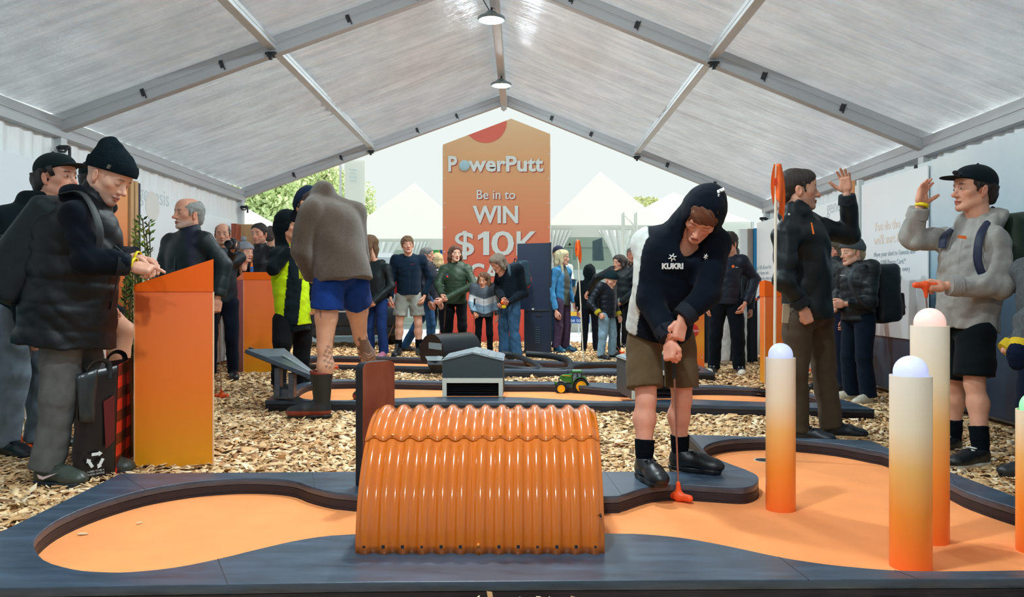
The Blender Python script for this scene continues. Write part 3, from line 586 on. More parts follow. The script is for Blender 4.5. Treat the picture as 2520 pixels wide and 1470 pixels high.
# ================================================================= TOY TRACTOR
M_tg = mat('tractor_green', s2l((20,118,44)), .25, coat=.6); M_ty = mat('tractor_yellow', s2l((248,184,20)), .35); M_tire = mat('tyre_black', s2l((14,22,30)), .75)
M_glass = mat('cab_glass', (.75,.85,1.0), .05, trans=.85, spec=.6)
def tractor():
    x, y, z = G(1404,966,.02); S = 248*1.0
    t = thing('toy_tractor', 'green toy tractor with yellow wheels standing on the middle orange turf', 'toy tractor', (x, y, .02))
    sc = 1/ (FPX/y)                            # metres per pixel here
    def P(px, py, d=0.): return (x+(px-1404)*sc, y+d, .02+(966-py)*sc)
    wid = .065
    for px, py, r, tw, nm in ((1429,949,19,.05,'rear_wheel'), (1380,955,14,.035,'front_wheel')):
        for s in (-1, 1):
            c = P(px, py, s*wid); r_ = r*sc; ax = (0, s, 0)
            w = MB().lathe(np.array(c), [(r_*.62,-tw/2),(r_*.9,-tw/2),(r_,-tw/2*.7),(r_,tw/2*.7),(r_*.9,tw/2),(r_*.62,tw/2)], 36, ax)
            for k in range(20):
                a = 2*PI*k/20; w.box(np.array(c)+(math.cos(a)*r_*1.0, (k % 2-.5)*tw*.5, math.sin(a)*r_*1.0), (.010,tw*.5,.007), rotm(0, -a, 0))
            wo = w.build(nm, M_tire, t, True)
            MB().lathe(np.array(c), [(.001,tw*.62),(r_*.2,tw*.62),(r_*.24,tw*.56),(r_*.5,tw*.54),(r_*.58,tw*.68),(r_*.66,tw*.68),(r_*.68,tw*.5),(.001,tw*.4)], 30, ax).build('hub', M_ty, wo, True)
    pts = [P(1377,932), P(1378,927), P(1384,923), P(1408,920.5), P(1408,941), P(1395,941), P(1382,936)]
    hood = MB().loft([[(a, b-.036, c) for a, b, c in pts], [(a, b-.030, c+.003) for a, b, c in pts], [(a, b+.030, c+.003) for a, b, c in pts], [(a, b+.036, c) for a, b, c in pts]]).build('bonnet', M_tg, t)
    MB().box(P(1394,924,-.0375), (.085,.002,.006), rotm(0,.07,0)).build('yellow_stripe', M_ty, hood); MB().box(P(1375.5,934), (.012,.06,.03)).build('grille', M_black, t)
    MB().box(P(1387,928,-.0375), (.012,.003,.012)).build('side_vent', M_black, hood)
    MB().box(P(1402,947), (.16,.05,.035), None, .005).build('chassis', mat('tractor_dark', s2l((16,50,34)), .5), t)
    mb = MB()
    for d in (-.05, .05):
        for a, b in (((1407,946),(1409,917)),((1420,930),(1420,917)),((1431,932),(1430,917))): mb.tube([P(*a, d), P(*b, d)], .0045, 8)
        mb.tube([P(1409,917,d), P(1430,917,d)], .004, 8)
    mb.build('cab_frame', M_black, t)
    for d in (-.049, .049):
        MB().slab([P(1409,942,d), P(1413,942,d), P(1420,930,d), P(1420,918,d), P(1409,918,d)], .002).build('cab_window', M_glass, t)
        MB().slab([P(1421,930,d), P(1430,930,d), P(1430,918,d), P(1421,918,d)], .002).build('cab_window', M_glass, t)
    MB().slab([P(1408.5,930,-.048), P(1408.5,918,-.048), P(1408.5,918,.048), P(1408.5,930,.048)], .002).build('windscreen', M_glass, t)
    MB().box(P(1418,934), (.04,.05,.03), None, .006).build('seat', M_black, t); MB().box(P(1422.5,929), (.01,.045,.04), rotm(0,.15,0), .004).build('seat_back', M_black, t)
    MB().box(P(1419.5,914.2), (.105,.112,.016), None, .006).build('cab_roof', M_tg, t); MB().box(P(1419,911.6), (.08,.08,.006), None, .002).build('roof_top', mat('tractor_roof', s2l((150,190,160)), .3), t)
    MB().tube([P(1408,912.5,-.03), P(1403,911.5,-.05)], .004, 6).build('mirror', M_tg, t)
    for s in (-1, 1):
        r0 = 22*sc; ring = []
        for k in range(12):
            a = math.radians(30+k*13); ring.append(a)
        mb = MB(); mb.loft([[tuple(np.array(P(1429,949,s*wid))+(r*math.cos(a), dd, r*math.sin(a))) for a in ring] for r, dd in ((r0, -.03), (r0, .03), (r0+.004, .03), (r0+.004, -.03))], False, False, True); mb.build('mudguard', M_tg, t, True)
        mb = MB()
        for k in range(3): mb.box(P(1411,950-k*4.5, s*.062), (.028,.022,.003))
        mb.box(P(1406.5,947,s*.062), (.004,.02,.055)); mb.box(P(1414,947,s*.062), (.004,.02,.05)); mb.build('steps', M_tg, t)
    MB().box(P(1368,943), (.03,.05,.025), rotm(0,.3,0), .004).build('front_weight', M_tg, t); mb = MB(); mb.tube([P(1446,950,-.02), P(1452,947,-.02)], .005, 8); mb.tube([P(1446,950,.02), P(1452,947,.02)], .005, 8); mb.tube([P(1452,947,-.03), P(1452,947,.03)], .005, 8); mb.build('rear_hitch', M_tg, t)
    MB().tube([P(1398,921,.025), P(1398,912,.025)], .004, 8).build('exhaust', M_black, t)
tractor()
# ================================================================= BLACK PIPES, drum, ramp
M_pipe = mat('black_pipe', s2l((8,22,30)), .55, bump=.2, bscale=90)
def pipe(pts, r, lab, nm='pipe'):
    o = MB().tube(smooth_loop(pts, 8, False), r, 14).build('black_pipe', M_pipe, None, True); tag(o, lab, 'pipe', 'black pipes on the far green'); return o
def dz(p, z): return (p[0], p[1], z)
ra = .052
pipe([dz(G(1236,878,.12), .16), dz(G(1275,884,.1), .13), dz(G(1320,896,.1), .075), dz(G(1326,905,.1), .073), dz(G(1280,905,.1), .073), dz(G(1242,900,.1), .075)], .042, 'black pipe snaking from the toy shed roof, leftmost coil')
pipe([dz(G(1296,884,.1), .17), dz(G(1350,886,.1), .155), dz(G(1395,892,.1), .13), dz(G(1404,902,.1), .08), dz(G(1385,909,.1), .074), dz(G(1330,908,.1), .074)], .044, 'black pipe bent into a hairpin in the middle of the far green')
pipe([dz(G(1398,903,.1), .074), dz(G(1450,898,.1), .09), dz(G(1540,898,.1), .1), dz(G(1640,902,.1), .1), dz(G(1712,912,.1), .08), dz(G(1716,922,.0), .045)], .042, 'long black pipe running right behind the bent boy to a curled end')
dr = thing('drum', 'black drum lying on its side with grey flaps on the far green', 'drum', G(1100,890,.1))
def drum():
    c = np.array(D(1062,888,9.95)); r = 47*9.95/FPX; ax = np.array((.70,.71,0.)); cz = .1+r*.72; c[2] = cz
    arc = [(-1+2*k/14)*2.1 for k in range(15)]; u = np.array((-ax[1], ax[0], 0.)); rings = []
    for d, s in ((0,1),(.62,1)):
        rings.append([tuple(c+ax*d+u*(r*s*math.sin(a))+np.array((0,0,r*s*math.cos(a)))) for a in arc])
    MB().loft(rings).build('drum_body', mat('drum_black', s2l((12,24,32)), .3), dr, True, None, .6)
    gp = mat('grey_flap', s2l((116,128,132)), .5)
    MB().slab([D(1055,843,9.8), D(1087,846,9.8), D(1087,862,9.8), D(1055,858,9.8)], .006).build('flap', gp, dr)
    MB().slab([D(1046,878,9.7), D(1080,878,9.7), D(1075,889,9.55), D(1052,889,9.55)], .006).build('flap', gp, dr); MB().slab([D(1070,889,9.55), D(1078,877,9.7), D(1090,879,9.7), D(1085,889,9.6)], .006).build('flap', gp, dr)
    MB().slab([D(1052,889,9.55), D(1088,889,9.6), D(1088,904,9.7), D(1060,904,9.7)], .05).build('tray', M_plyband, dr)
drum()
rp = thing('ramp', 'tilted dark plywood ramp board propped on two posts at the middle green', 'ramp', G(690,985,.1))
def ramp():
    Yr = 6.95; pl = lambda px, py, d=0.: np.array(D(px, py, Yr+d))
    A, B, C_, E = pl(605,869,0), pl(770,935,-.22), pl(770+8,928,.42), pl(700,866,.55)
    up = np.array((0,0,.032)); mb = MB(); mb.slab([A+up, B+up, C_+up, E+up], .032); mb.build('board', M_ply, rp)
    mb = MB(); lo = -np.array((0,0,.004)); mb.slab([A+lo, E+lo, C_+lo, B+lo], -.003); mb.build('underside', mat('ramp_under', s2l((86,62,52)), .6, var=.1, vscale=4, stretch=(1,6,1)), rp)
    for px, d, py in ((686,.0,975), (720,-.05,978)):
        top = 905 if px < 700 else 918
        a, b = pl(px,top,d), pl(px,py,d); MB().box(((a[0]+b[0])/2, a[1], (a[2]+b[2])/2), (.045,.10,a[2]-b[2]), None, .003).build('post', M_ply, rp)
    MB().box(pl(702,968,.05), (.16,.14,.08), None, .003).build('crossbar', M_ply, rp)
    MB().box(pl(618,869,.1)+up*1.2, (.03,.05,.012), rotm(0,.35,0)).build('cleat', M_plyband, rp); MB().slab([pl(695,887,.3)+up*1.3, pl(760,926,.1)+up*1.3, pl(763,923,.14)+up*1.3, pl(699,884,.34)+up*1.3], .004).build('metal_strip', mat('strip_metal', s2l((150,165,170)), .4, .6), rp)
ramp()
# ================================================================= PODIUMS
M_pod = gradient_mat('podium_print', [(0,(236,160,4)),(.12,(240,152,16)),(.45,(252,130,38)),(1,(255,126,70))], 'Z', 0, 1.04, .5)
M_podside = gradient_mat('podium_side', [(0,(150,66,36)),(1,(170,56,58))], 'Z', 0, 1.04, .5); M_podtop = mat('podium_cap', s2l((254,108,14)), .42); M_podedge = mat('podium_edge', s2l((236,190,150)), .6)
def podium(plan, h, caps, lab, side=False):     # plan: front-left, front-right, back-right, back-left; caps: cap height at each corner
    P = [np.array(q) for q in plan]; t = thing('podium', lab, 'podium', (*(P[0]+P[1])/2, 0), 'orange podiums'); c = sum(P)/4
    MB().prism([tuple(q) for q in P], 0, h).build('body', M_pod, t)
    for a in (0, 1):
        u = (P[1]-P[0])/np.linalg.norm(P[1]-P[0]); q = P[a]+u*(.003 if a else -.003); MB().box((q[0], q[1]+.004, h/2), (.006,.012,h)).build('edge_strip', M_podedge, t)
    Q = [c+(q-c)*1.025 for q in P]; V = [(*q, h+.001) for q in Q]+[(*q, h+k) for q, k in zip(Q, caps)]
    MB().add(V, [(3,2,1,0),(4,5,6,7),(0,1,5,4),(1,2,6,5),(2,3,7,6),(3,0,4,7)]).build('sloped_cap', M_podtop, t)
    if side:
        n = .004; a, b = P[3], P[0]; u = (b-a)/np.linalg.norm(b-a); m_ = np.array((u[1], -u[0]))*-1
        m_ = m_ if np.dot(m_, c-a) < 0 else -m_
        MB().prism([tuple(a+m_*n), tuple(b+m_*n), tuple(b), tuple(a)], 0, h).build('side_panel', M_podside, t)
    return t
def px2(px, Y): return ((px-CX)*Y/FPX, Y)
podium([px2(332,4.69), px2(523,4.72), px2(519,5.14), px2(345,5.1)], 1.035, (.04,.19,.19,.04), 'tall orange podium with a sloping top in front of the beanie man')
podium([px2(600,10.0), px2(712,10.0), px2(706,10.25), px2(579,10.5)], 1.165, (.095,.095,.095,-.0), 'orange podium behind the ramp, half hidden by the hi-vis vest', True)
podium([px2(1883,8.9), px2(1975,9.0), px2(1968,9.45), px2(1870,9.3)], .965, (.185,.08,.08,.17), 'orange podium on the right, behind the man raising his hand')
# ================================================================= FLAGS
M_pole = mat('flag_pole', s2l((232,226,208)), .4); M_flag = mat('orange_flag', s2l((236,100,24)), .7, var=.05, vscale=10); M_flagd = mat('flag_logo', s2l((222,70,30)), .7)
def flag(px, pt, pxb, pyb, zb, lab, wide, long):
    x, y, z = G(pxb, pyb, zb); top = D(px, pt, y); t = thing('golf_flag', lab, 'golf flag', (x, y, z), 'golf flags')
    MB().tube([(x, y, z), top], .0085, 12).build('pole', M_pole, t, True)
    n, m_ = 14, 10; V = []
    for i in range(n):                                                            # limp cloth hanging down along the pole in folds
        f = i/(n-1)
        for j in range(m_):
            g = j/(m_-1); sw = math.sin(g*PI*2.4+f)*.022*(.35+f)
            V.append((top[0]+.004+(g-.42)*wide*(.25+.75*math.sin(PI*min(f*.8+.12, 1)))+.02*f*f*(g > .8), y-.012+sw, top[2]-.005-f*long*(.62+.38*abs(g-.25)/.75)-(.0 if g < .9 else .02*f)))
    idx = np.arange(n*m_).reshape(n, m_); F = np.stack([idx[:-1,:-1], idx[1:,:-1], idx[1:,1:], idx[:-1,1:]], -1).reshape(-1, 4)
    o = link_mesh('cloth', raw_mesh('cloth', np.array(V)-base_of(t), F), M_flag, t); o.modifiers.new('t', 'SOLIDIFY').thickness = .002
    MB().ball((top[0]-.02*wide/.1, y-.045, top[2]-long*.36), (.014*wide/.1,.002,.03*long/.4), 14).build('flag_emblem', M_flagd, t)
    return t
flag(1910,402,1904,1133,.02,'orange golf flag on a white pole beside the raised-arm man',.085,.33)
flag(1421,590,1436,893,.06,'small orange golf flag on a thin pole before the far crowd',.085,.33)
# ================================================================= BANNER and everything beyond the open gable
def fit_text(name, s, p0, w, h, m, parent, X=(1,0,0), Yv=(0,0,1), depth=.004, bold=.0):    # text stretched to a width and a cap height
    cu = bpy.data.curves.new(name, 'FONT'); cu.body = s; cu.size = 1; cu.offset = bold; cu.resolution_u = 3
    o = bpy.data.objects.new('tmp', cu); COL.objects.link(o); dg = bpy.context.evaluated_depsgraph_get(); me = bpy.data.meshes.new_from_object(o.evaluated_get(dg)); bpy.data.objects.remove(o); bpy.data.curves.remove(cu)
    n = len(me.vertices); co = np.zeros(n*3, np.float32); me.vertices.foreach_get('co', co); co = co.reshape(-1, 3)
    mn = co.min(0); sx = w/(co[:, 0].max()-mn[0]); caph = .69
    co[:, 0] = (co[:, 0]-mn[0])*sx; co[:, 1] *= h/caph
    me.vertices.foreach_set('co', co.ravel()); b = base_of(parent); me.transform(Matrix.Translation(-Vector(b)) @ basis(p0, X, Yv)); me.materials.clear(); me.name = name
    return link_mesh(name, me, m, parent, False)
YBN = 15.8; bpx = lambda px, py, d=0.: D(px, py, YBN-d)
bn = thing('banner', 'tall orange house-shaped banner reading PowerPutt, Be in to WIN $10K cash', 'banner', (bpx(1222,845)[0], YBN, 0))
M_ban = gradient_mat('banner_print_hazed', [(0,(232,82,72)),(.35,(228,108,82)),(.62,(226,150,104)),(.85,(226,176,128)),(1,(232,200,160))], 'Z', 0, 4.3, .55)  # orange print, the backlit haze painted into its paler upper stops
MB().slab([bpx(1090,845), bpx(1353,845), bpx(1354,330), bpx(1258,292), bpx(1090,356)], .04).build('sheet', M_ban, bn)
arc = [(1195+52*math.cos(a), 300+52*math.sin(a)) for a in np.linspace(-.05, PI+.0, 24)]
MB().slab([bpx(px, py, .006) for px, py in [(q, r) for q, r in arc if r > 292+(1258-q)*.381] + [(1150,333.5),(1236,300.5)]], -.003).build('red_circle', mat('banner_red', s2l((226,112,98)), .55), bn)
M_bw = mat('banner_white', s2l((222,232,232)), .5); M_bs = mat('banner_print_shadow', s2l((188,84,66)), .6)
def btext(s, x0, x1, yb, capx, bold=.02):
    w = (x1-x0)*YBN/FPX; h = capx*YBN/FPX
    fit_text('lettering_shadow', s, bpx(x0+2.2, yb+2.2, .005), w, h, M_bs, bn, depth=.001, bold=bold)
    fit_text('lettering', s, bpx(x0, yb, .012), w, h, M_bw, bn, bold=bold)
btext('P', 1103, 1125, 421, 36, .03); btext('werPutt', 1152, 1337, 421, 36, .03); btext('Be in to', 1173, 1268, 490, 22, .008); btext('WIN', 1163, 1275, 548, 40, .03); btext('$', 1119, 1167, 628, 58, .012); 
for o_, m_ in (((2.2,2.2,.005), M_bs), ((0,0,.012), M_bw)): MB().slab([bpx(a+o_[0], b+o_[1], o_[2]) for a, b in ((1189,628),(1204,628),(1204,570),(1192,570),(1176,580),(1176,591),(1189,584))], .004).build('lettering' if m_ is M_bw else 'lettering_shadow', m_, bn)
btext('0', 1209, 1265, 628, 58, .012); btext('K', 1271, 1325, 628, 58, .012); btext('CASH', 1155, 1292, 690, 40, .03)
gb = MB().ball(bpx(1143,408,.03), (13*YBN/FPX,.035,13.5*YBN/FPX), 24).build('golf_ball', mat('ball_print', s2l((170,205,220)), .5, bump=.6, bscale=60), bn, True)
for py in range(380, 840, 60):
    for px in (1094, 1350): MB().lathe(bpx(px, py, .004), [(.001,0),(.012,0),(.012,.004),(.001,.004)], 8, (0,-1,0)).build('eyelet', M_bw, bn)
for px in (1092, 1352): MB().tube([(*bpx(px,845)[:1], YBN+.05, 0), (bpx(px,340)[0], YBN+.05, bpx(px,360)[2])], .03, 10).build('frame_post', M_alu, bn)
# kiosk: dark cabinet seen from behind
kb = thing('display_kiosk', 'dark blue display kiosk seen from behind, standing before the orange banner', 'kiosk', G(1318,872,0))
def kiosk():
    Y = 13.12; k = lambda px, py, d=0.: np.array(D(px, py, Y+d)); mk = mat('kiosk_blue', s2l((14,38,66)), .35, var=.06, vscale=3); md = mat('kiosk_dark', s2l((12,28,48)), .5)
    MB().slab([k(1273,762), k(1350,762), k(1350,598), k(1273,600)], .16).build('screen_back', mk, kb); MB().slab([k(1350,762), k(1357,762), k(1357,596), k(1350,598)], .2).build('screen_side', md, kb)
    MB().slab([k(1290,872,-.02), k(1351,872,-.02), k(1351,758,-.02), k(1290,758,-.02)], .4).build('base_cabinet', mk, kb); MB().slab([k(1351,872,-.03), k(1357,870,-.03), k(1357,760,-.03), k(1351,758,-.03)], .4).build('base_side', md, kb)
    MB().box(k(1322,764,-.03), (.40,.03,.03), None, .004).build('ledge', md, kb); MB().box(k(1326,777,-.03), (.10,.02,.02), None, .004).build('handle', M_black, kb)
    for i in range(8): MB().box(k(1323,806+i*5.4,-.025), (.075,.012,.012), rotm(0,.1,0)).build('vent_slot', mat('vent_light', s2l((60,90,110)), .4), kb)
    MB().slab([k(1309,763,-.05), k(1314,763,-.05), k(1314,759,-.05), k(1309,759,-.05)], .002).build('sticker', M_bw, kb)
kiosk()
# marquees
def cloth_translucent(name, c, k):
    m = mat(name, s2l(c), .6); nt = m.node_tree; p = nt.nodes['Principled BSDF']; t = nd(nt, 'ShaderNodeBsdfTranslucent'); t.inputs[0].default_value = (*s2l(c), 1); mx = nd(nt, 'ShaderNodeMixShader'); mx.inputs[0].default_value = k
    nt.links.new(p.outputs[0], mx.inputs[1]); nt.links.new(t.outputs[0], mx.inputs[2]); nt.links.new(mx.outputs[0], nt.nodes['Material Output'].inputs[0]); return m
M_mq = cloth_translucent('marquee_white', (240,244,240), .45); M_mqi = cloth_translucent('marquee_inner', (222,232,226), .35); M_mqc = mat('marquee_curtain', s2l((226,236,234)), .5, bump=.6, bscale=3, stretch=(8,8,.5))
def curtain(parent, x0, x1, y, zt, zb, gx, gz, nm='curtain'):     # hanging sheet gathered to gx at gz
    n, m_ = 40, 14; V = []
    for i in range(m_):
        f = i/(m_-1); z = zt+(zb-zt)*f; g = 1-.72*math.sin(min(1, (zt-z)/(zt-gz))*PI/2) if z > gz else .28+.25*(gz-z)/(gz-zb+1e-6)
        for j in range(n):
            u = j/(n-1); x = gx+(x0+(x1-x0)*u-gx)*g; V.append((x, y+.05*math.sin(u*38+2*f), z))
    idx = np.arange(n*m_).reshape(m_, n); F = np.stack([idx[:-1,:-1], idx[1:,:-1], idx[1:,1:], idx[:-1,1:]], -1).reshape(-1, 4)
    return link_mesh(nm, raw_mesh(nm, np.array(V)-base_of(parent), F), M_mqc, parent)
def marquee(x0, x1, y0, y1, ze, zp, lab, legs=True):
    t = thing('marquee', lab, 'marquee', ((x0+x1)/2, y0, 0), 'white marquees beyond the tent'); xm_, ym = (x0+x1)/2, (y0+y1)/2
    MB().add([(x0,y0,ze),(x1,y0,ze),(x1,y1,ze),(x0,y1,ze),(xm_,ym,zp),(xm_,ym,zp-.05)], [(0,1,4),(1,2,4),(2,3,4),(3,0,4),(0,5,1),(1,5,2),(2,5,3),(3,5,0)]).build('roof', M_mq, t)
    MB().box((xm_, y0, ze-.14), (x1-x0, .03, .30)).build('valance', M_mq, t); MB().box((xm_, y1, ze/2), (x1-x0, .03, ze)).build('back_wall', M_mqi, t)
    for x in (x0, x1): MB().box((x, ym, ze/2), (.03, y1-y0, ze)).build('side_wall', M_mqi, t)
    for x in (x0, x1):
        for y in (y0, y1): MB().box((x, y, ze/2), (.08,.08,ze)).build('pole', M_alu, t)
    MB().tube([(x0, y1-.1, ze*.86), (x1, y1-.1, ze*.86)], .03, 8).build('rail', M_alu, t)
    MB().tube([(x1-.1, y1-.1, ze*.86), (xm_, ym, zp-.1)], .05, 8).build('roof_rafter', M_alu, t)
    return t
mr_ = marquee(.62, 3.6, 20, 23.5, 2.62, 4.2, 'white marquee on the right of the banner, with a counter and tied curtains')
curtain(mr_, .62, 1.25, 19.95, 2.5, .2, .66, 1.2); curtain(mr_, 1.9, 3.1, 19.95, 2.5, .2, 2.45, 1.5)
MB().box((1.9, 20.3, 1.40), (2.4,.5,.26)).build('counter_top', mat('counter_grey', s2l((168,190,190)), .5), mr_); MB().box((1.9, 20.35, .63), (2.35,.4,1.26)).build('counter_front', M_mq, mr_)
sg = MB().slab([D(1458,642,22), D(1484,642,21.2), D(1479,586,21.2), D(1458,594,22)], .03).build('dark_sign', mat('sign_slate', s2l((104,130,152)), .5), mr_)
for s, py in (('hokolim', 625), ('tukufu', 640)): fit_text('lettering', s, D(1460, py, 21.9), .2, .085, M_bw, sg, (1,-.9,0))
MB().lathe(D(1379,567,20.8), [(.002,0),(.11,0),(.11,.01),(.002,.01)], 24, (0,-1,0)).build('round_sign', mat('sign_orange', s2l((246,170,130)), .5), mr_)
for px in (1386, 1402): MB().box(D(px,625,23.2), (.05,.05,.7)).build('rack_post', M_mqi, mr_)
MB().box(D(1394,602,23.2), (.5,.05,.05)).build('rack_shelf', M_mqi, mr_); MB().slab([D(1410,640,22.6), D(1418,640,22.6), D(1418,600,22.6), D(1412,592,22.6)], .05).build('folded_sheet', mat('sheet_green', s2l((170,205,200)), .6), mr_)
ml_ = marquee(-4.9, -1.2, 21.5, 25, 2.38, 4.1, 'white marquee left of the banner with a blue sign inside')
curtain(ml_, -4.4, -3.2, 21.45, 2.3, .2, -3.9, 1.0); curtain(ml_, -3.0, -2.4, 21.45, 2.3, .3, -3.0, 1.0)
sb = MB().slab([D(1010,660,22.5), D(1100,660,22.5), D(1100,612,22.5), D(1010,616,22.5)], .03).build('blue_sign', mat('sign_blue', s2l((44,96,180)), .5), ml_)
MB().lathe(D(1071,622,22.45), [(.002,0),(.13,0),(.13,.008),(.002,.008)], 24, (0,-1,0)).build('yellow_disc', mat('sign_yellow', s2l((232,226,60)), .5), sb); MB().lathe(D(1071,622,22.43), [(.002,0),(.10,0),(.10,.008),(.002,.008)], 24, (0,-1,0)).build('green_disc', mat('sign_green', s2l((60,180,90)), .5), sb)
sb2 = MB().slab([D(1050,700,22.4), D(1100,700,22.4), D(1100,640,22.4), D(1050,640,22.4)], .03).build('blue_sign', mat('sign_blue', s2l((44,96,180)), .5), ml_); fit_text('lettering', 'ste', D(1056,656,22.3), .22, .10, M_bw, sb2)
mw = marquee(-9.2, -6.1, 19, 22, 2.5, 3.5, 'white marquee behind the hi-vis person at the left end of the gable')
MB().box((-6.4, 18.6, 1.2), (3.2,.05,2.4)).build('front_wall', M_mq, mw)
mf = marquee(3.1, 7.4, 26, 30, 3.2, 4.4, 'white marquee far right with a flat wall beside the truss'); MB().box((5.2, 25.9, 1.6), (4.2,.05,3.2)).build('front_wall', M_mq, mf)
# sign pole, tall white board, truss tower, barrier banner
t = thing('flag_board', 'tall white printed board on a pole behind the bent man in the sweater', 'sign', (D(870,700,20)[0], 20, 0))
MB().tube([(D(838,700,20)[0], 20, 0), D(838,405,20)], .03, 10).build('pole', M_alu, t); MB().slab([D(848,700,20), D(898,700,20), D(898,395,20), D(848,395,20)], .04).build('sheet', M_mq, t)
for k in range(4): MB().box(D(869,418+k*9,19.95), (.2-.03*(k % 2),.01,.035), rotm(0,.12,0)).build('faint_print', mat('faint_blue', s2l((206,224,230)), .6), t)
MB().box((D(870,700,20)[0], 20, .05), (.6,.4,.1)).build('base', M_mq, t); MB().box((D(850,700,20)[0], 20, .06), (.3,.2,.12)).build('base', M_mq, t)
t = thing('truss_tower', 'pale lattice truss tower behind the man in the flat cap', 'truss', (D(1551,700,18)[0], 18, 0))
xt = D(1551,700,18)[0]; mt_ = mat('truss_pale', s2l((216,228,222)), .5)
for dx in (-.14, .14):
    for dy in (0, .28): MB().tube([(xt+dx, 18+dy, 0), (xt+dx, 18+dy, 2.75)], .022, 8).build('chord', mt_, t)
for k in range(9):
    z = k*.3; s = 1 if k % 2 else -1
    MB().tube([(xt-.14*s, 18, z), (xt+.14*s, 18, z+.3)], .014, 6).build('brace', mt_, t); MB().tube([(xt-.14, 18, z), (xt+.14, 18, z)], .014, 6).build('brace', mt_, t)
t = thing('barrier', 'crowd barrier with a blue and yellow banner seen beyond the denim jacket woman', 'barrier', (1.6, 19, 0))
MB().slab([D(1395,796,19), D(1452,796,19), D(1452,778,19), D(1395,778,19)], .02).build('blue_banner', mat('sign_blue2', s2l((24,86,160)), .5), t); MB().slab([D(1395,778,19), D(1452,778,19), D(1452,770,19), D(1395,766,19)], .02).build('yellow_band', mat('sign_yellow2', s2l((236,190,60)), .5), t)
fit_text('lettering', 'pe too', D(1404,793,18.9), .3, .09, M_bw, t)
for px in (1398, 1424, 1450): MB().tube([(D(px,0,19)[0], 19.03, 0), D(px,745,19.03)], .015, 8).build('bar', M_alu, t)
MB().tube([D(1396,745,19.03), D(1452,745,19.03)], .015, 8).build('rail', M_alu, t)
# ---- trees
def tree(px, pyt, Y, rad, hgt, lab, col, sq=1.0):
    x = (px-CX)*Y/FPX; zt = HC-(pyt-CY)*Y/FPX; t = thing('tree', lab, 'tree', (x, Y, 0), 'trees beyond the tents'); rr = np.random.default_rng(int(px))
    mb = MB(); mb.tube([(x, Y, 0), (x+.1, Y, zt*.4), (x, Y, zt*.8)], [rad*.09, rad*.07, rad*.02], 9)
    for k in range(7):
        a = k*2.4; z = zt*(.35+.07*k); mb.tube([(x, Y, z), (x+rad*.6*math.cos(a), Y+rad*.5*math.sin(a), z+rad*.5)], [rad*.04, rad*.012], 6)
    mb.build('trunk', mat('bark', s2l((120,110,90)), .8), t)
    n = 11000; d = rr.normal(0, 1, (n, 3)); d /= np.linalg.norm(d, axis=1)[:, None]; cl = rr.normal(0, 1, (26, 3)); cl /= np.linalg.norm(cl, axis=1)[:, None]; ci = rr.integers(0, 26, n)
    cl[:, 2] *= .9; C = np.array((x, Y, zt-hgt*.5)); P = C+(cl[ci]*np.array((rad*.68, rad*.68, hgt*.36))+d*(rr.random((n, 1))**.4)*np.array((rad*.36, rad*.36, hgt*.17)))
    s = rad*.028*(.6+.8*rr.random((n, 1, 1))); a_ = rr.normal(0, 1, (n, 3)); b_ = np.cross(a_, rr.normal(0, 1, (n, 3))); a_ /= np.linalg.norm(a_, axis=1)[:, None]; b_ /= np.linalg.norm(b_, axis=1)[:, None]; q = np.stack([a_*1.5, b_*.8, -a_*1.5, -b_*.8], 1)*s; V = (P[:, None, :]+q).reshape(-1, 3)-base_of(t)
    cc = np.repeat(np.array(s2l(col))*(.75+.5*rr.random((n, 1))), 4, 0)
    o = link_mesh('crown', raw_mesh('crown', V, np.arange(4*n).reshape(n, 4), cc), mat('leaf', rough=.7, attr=True), t, False); o['kind'] = 'stuff'
tree(650, 405, 40, 3.4, 4.8, 'pale green tree above the left marquee, farthest left', (206,222,166)); tree(745, 395, 42, 3.2, 5.2, 'pale green tree in the middle, above the bent man', (212,226,172)); tree(820, 400, 44, 2.6, 5.2, 'pale green tree behind the white board pole', (216,228,178))
tree(1465, 462, 46, 1.3, 2.4, 'slim pale tree right of the banner', (214,222,196)); tree(1520, 482, 48, 2.2, 2.6, 'low pale tree behind the far right marquee', (214,220,176)); tree(1592, 484, 52, 2.6, 2.2, 'low pale tree right of the other one, behind the hooded boy', (216,222,170))
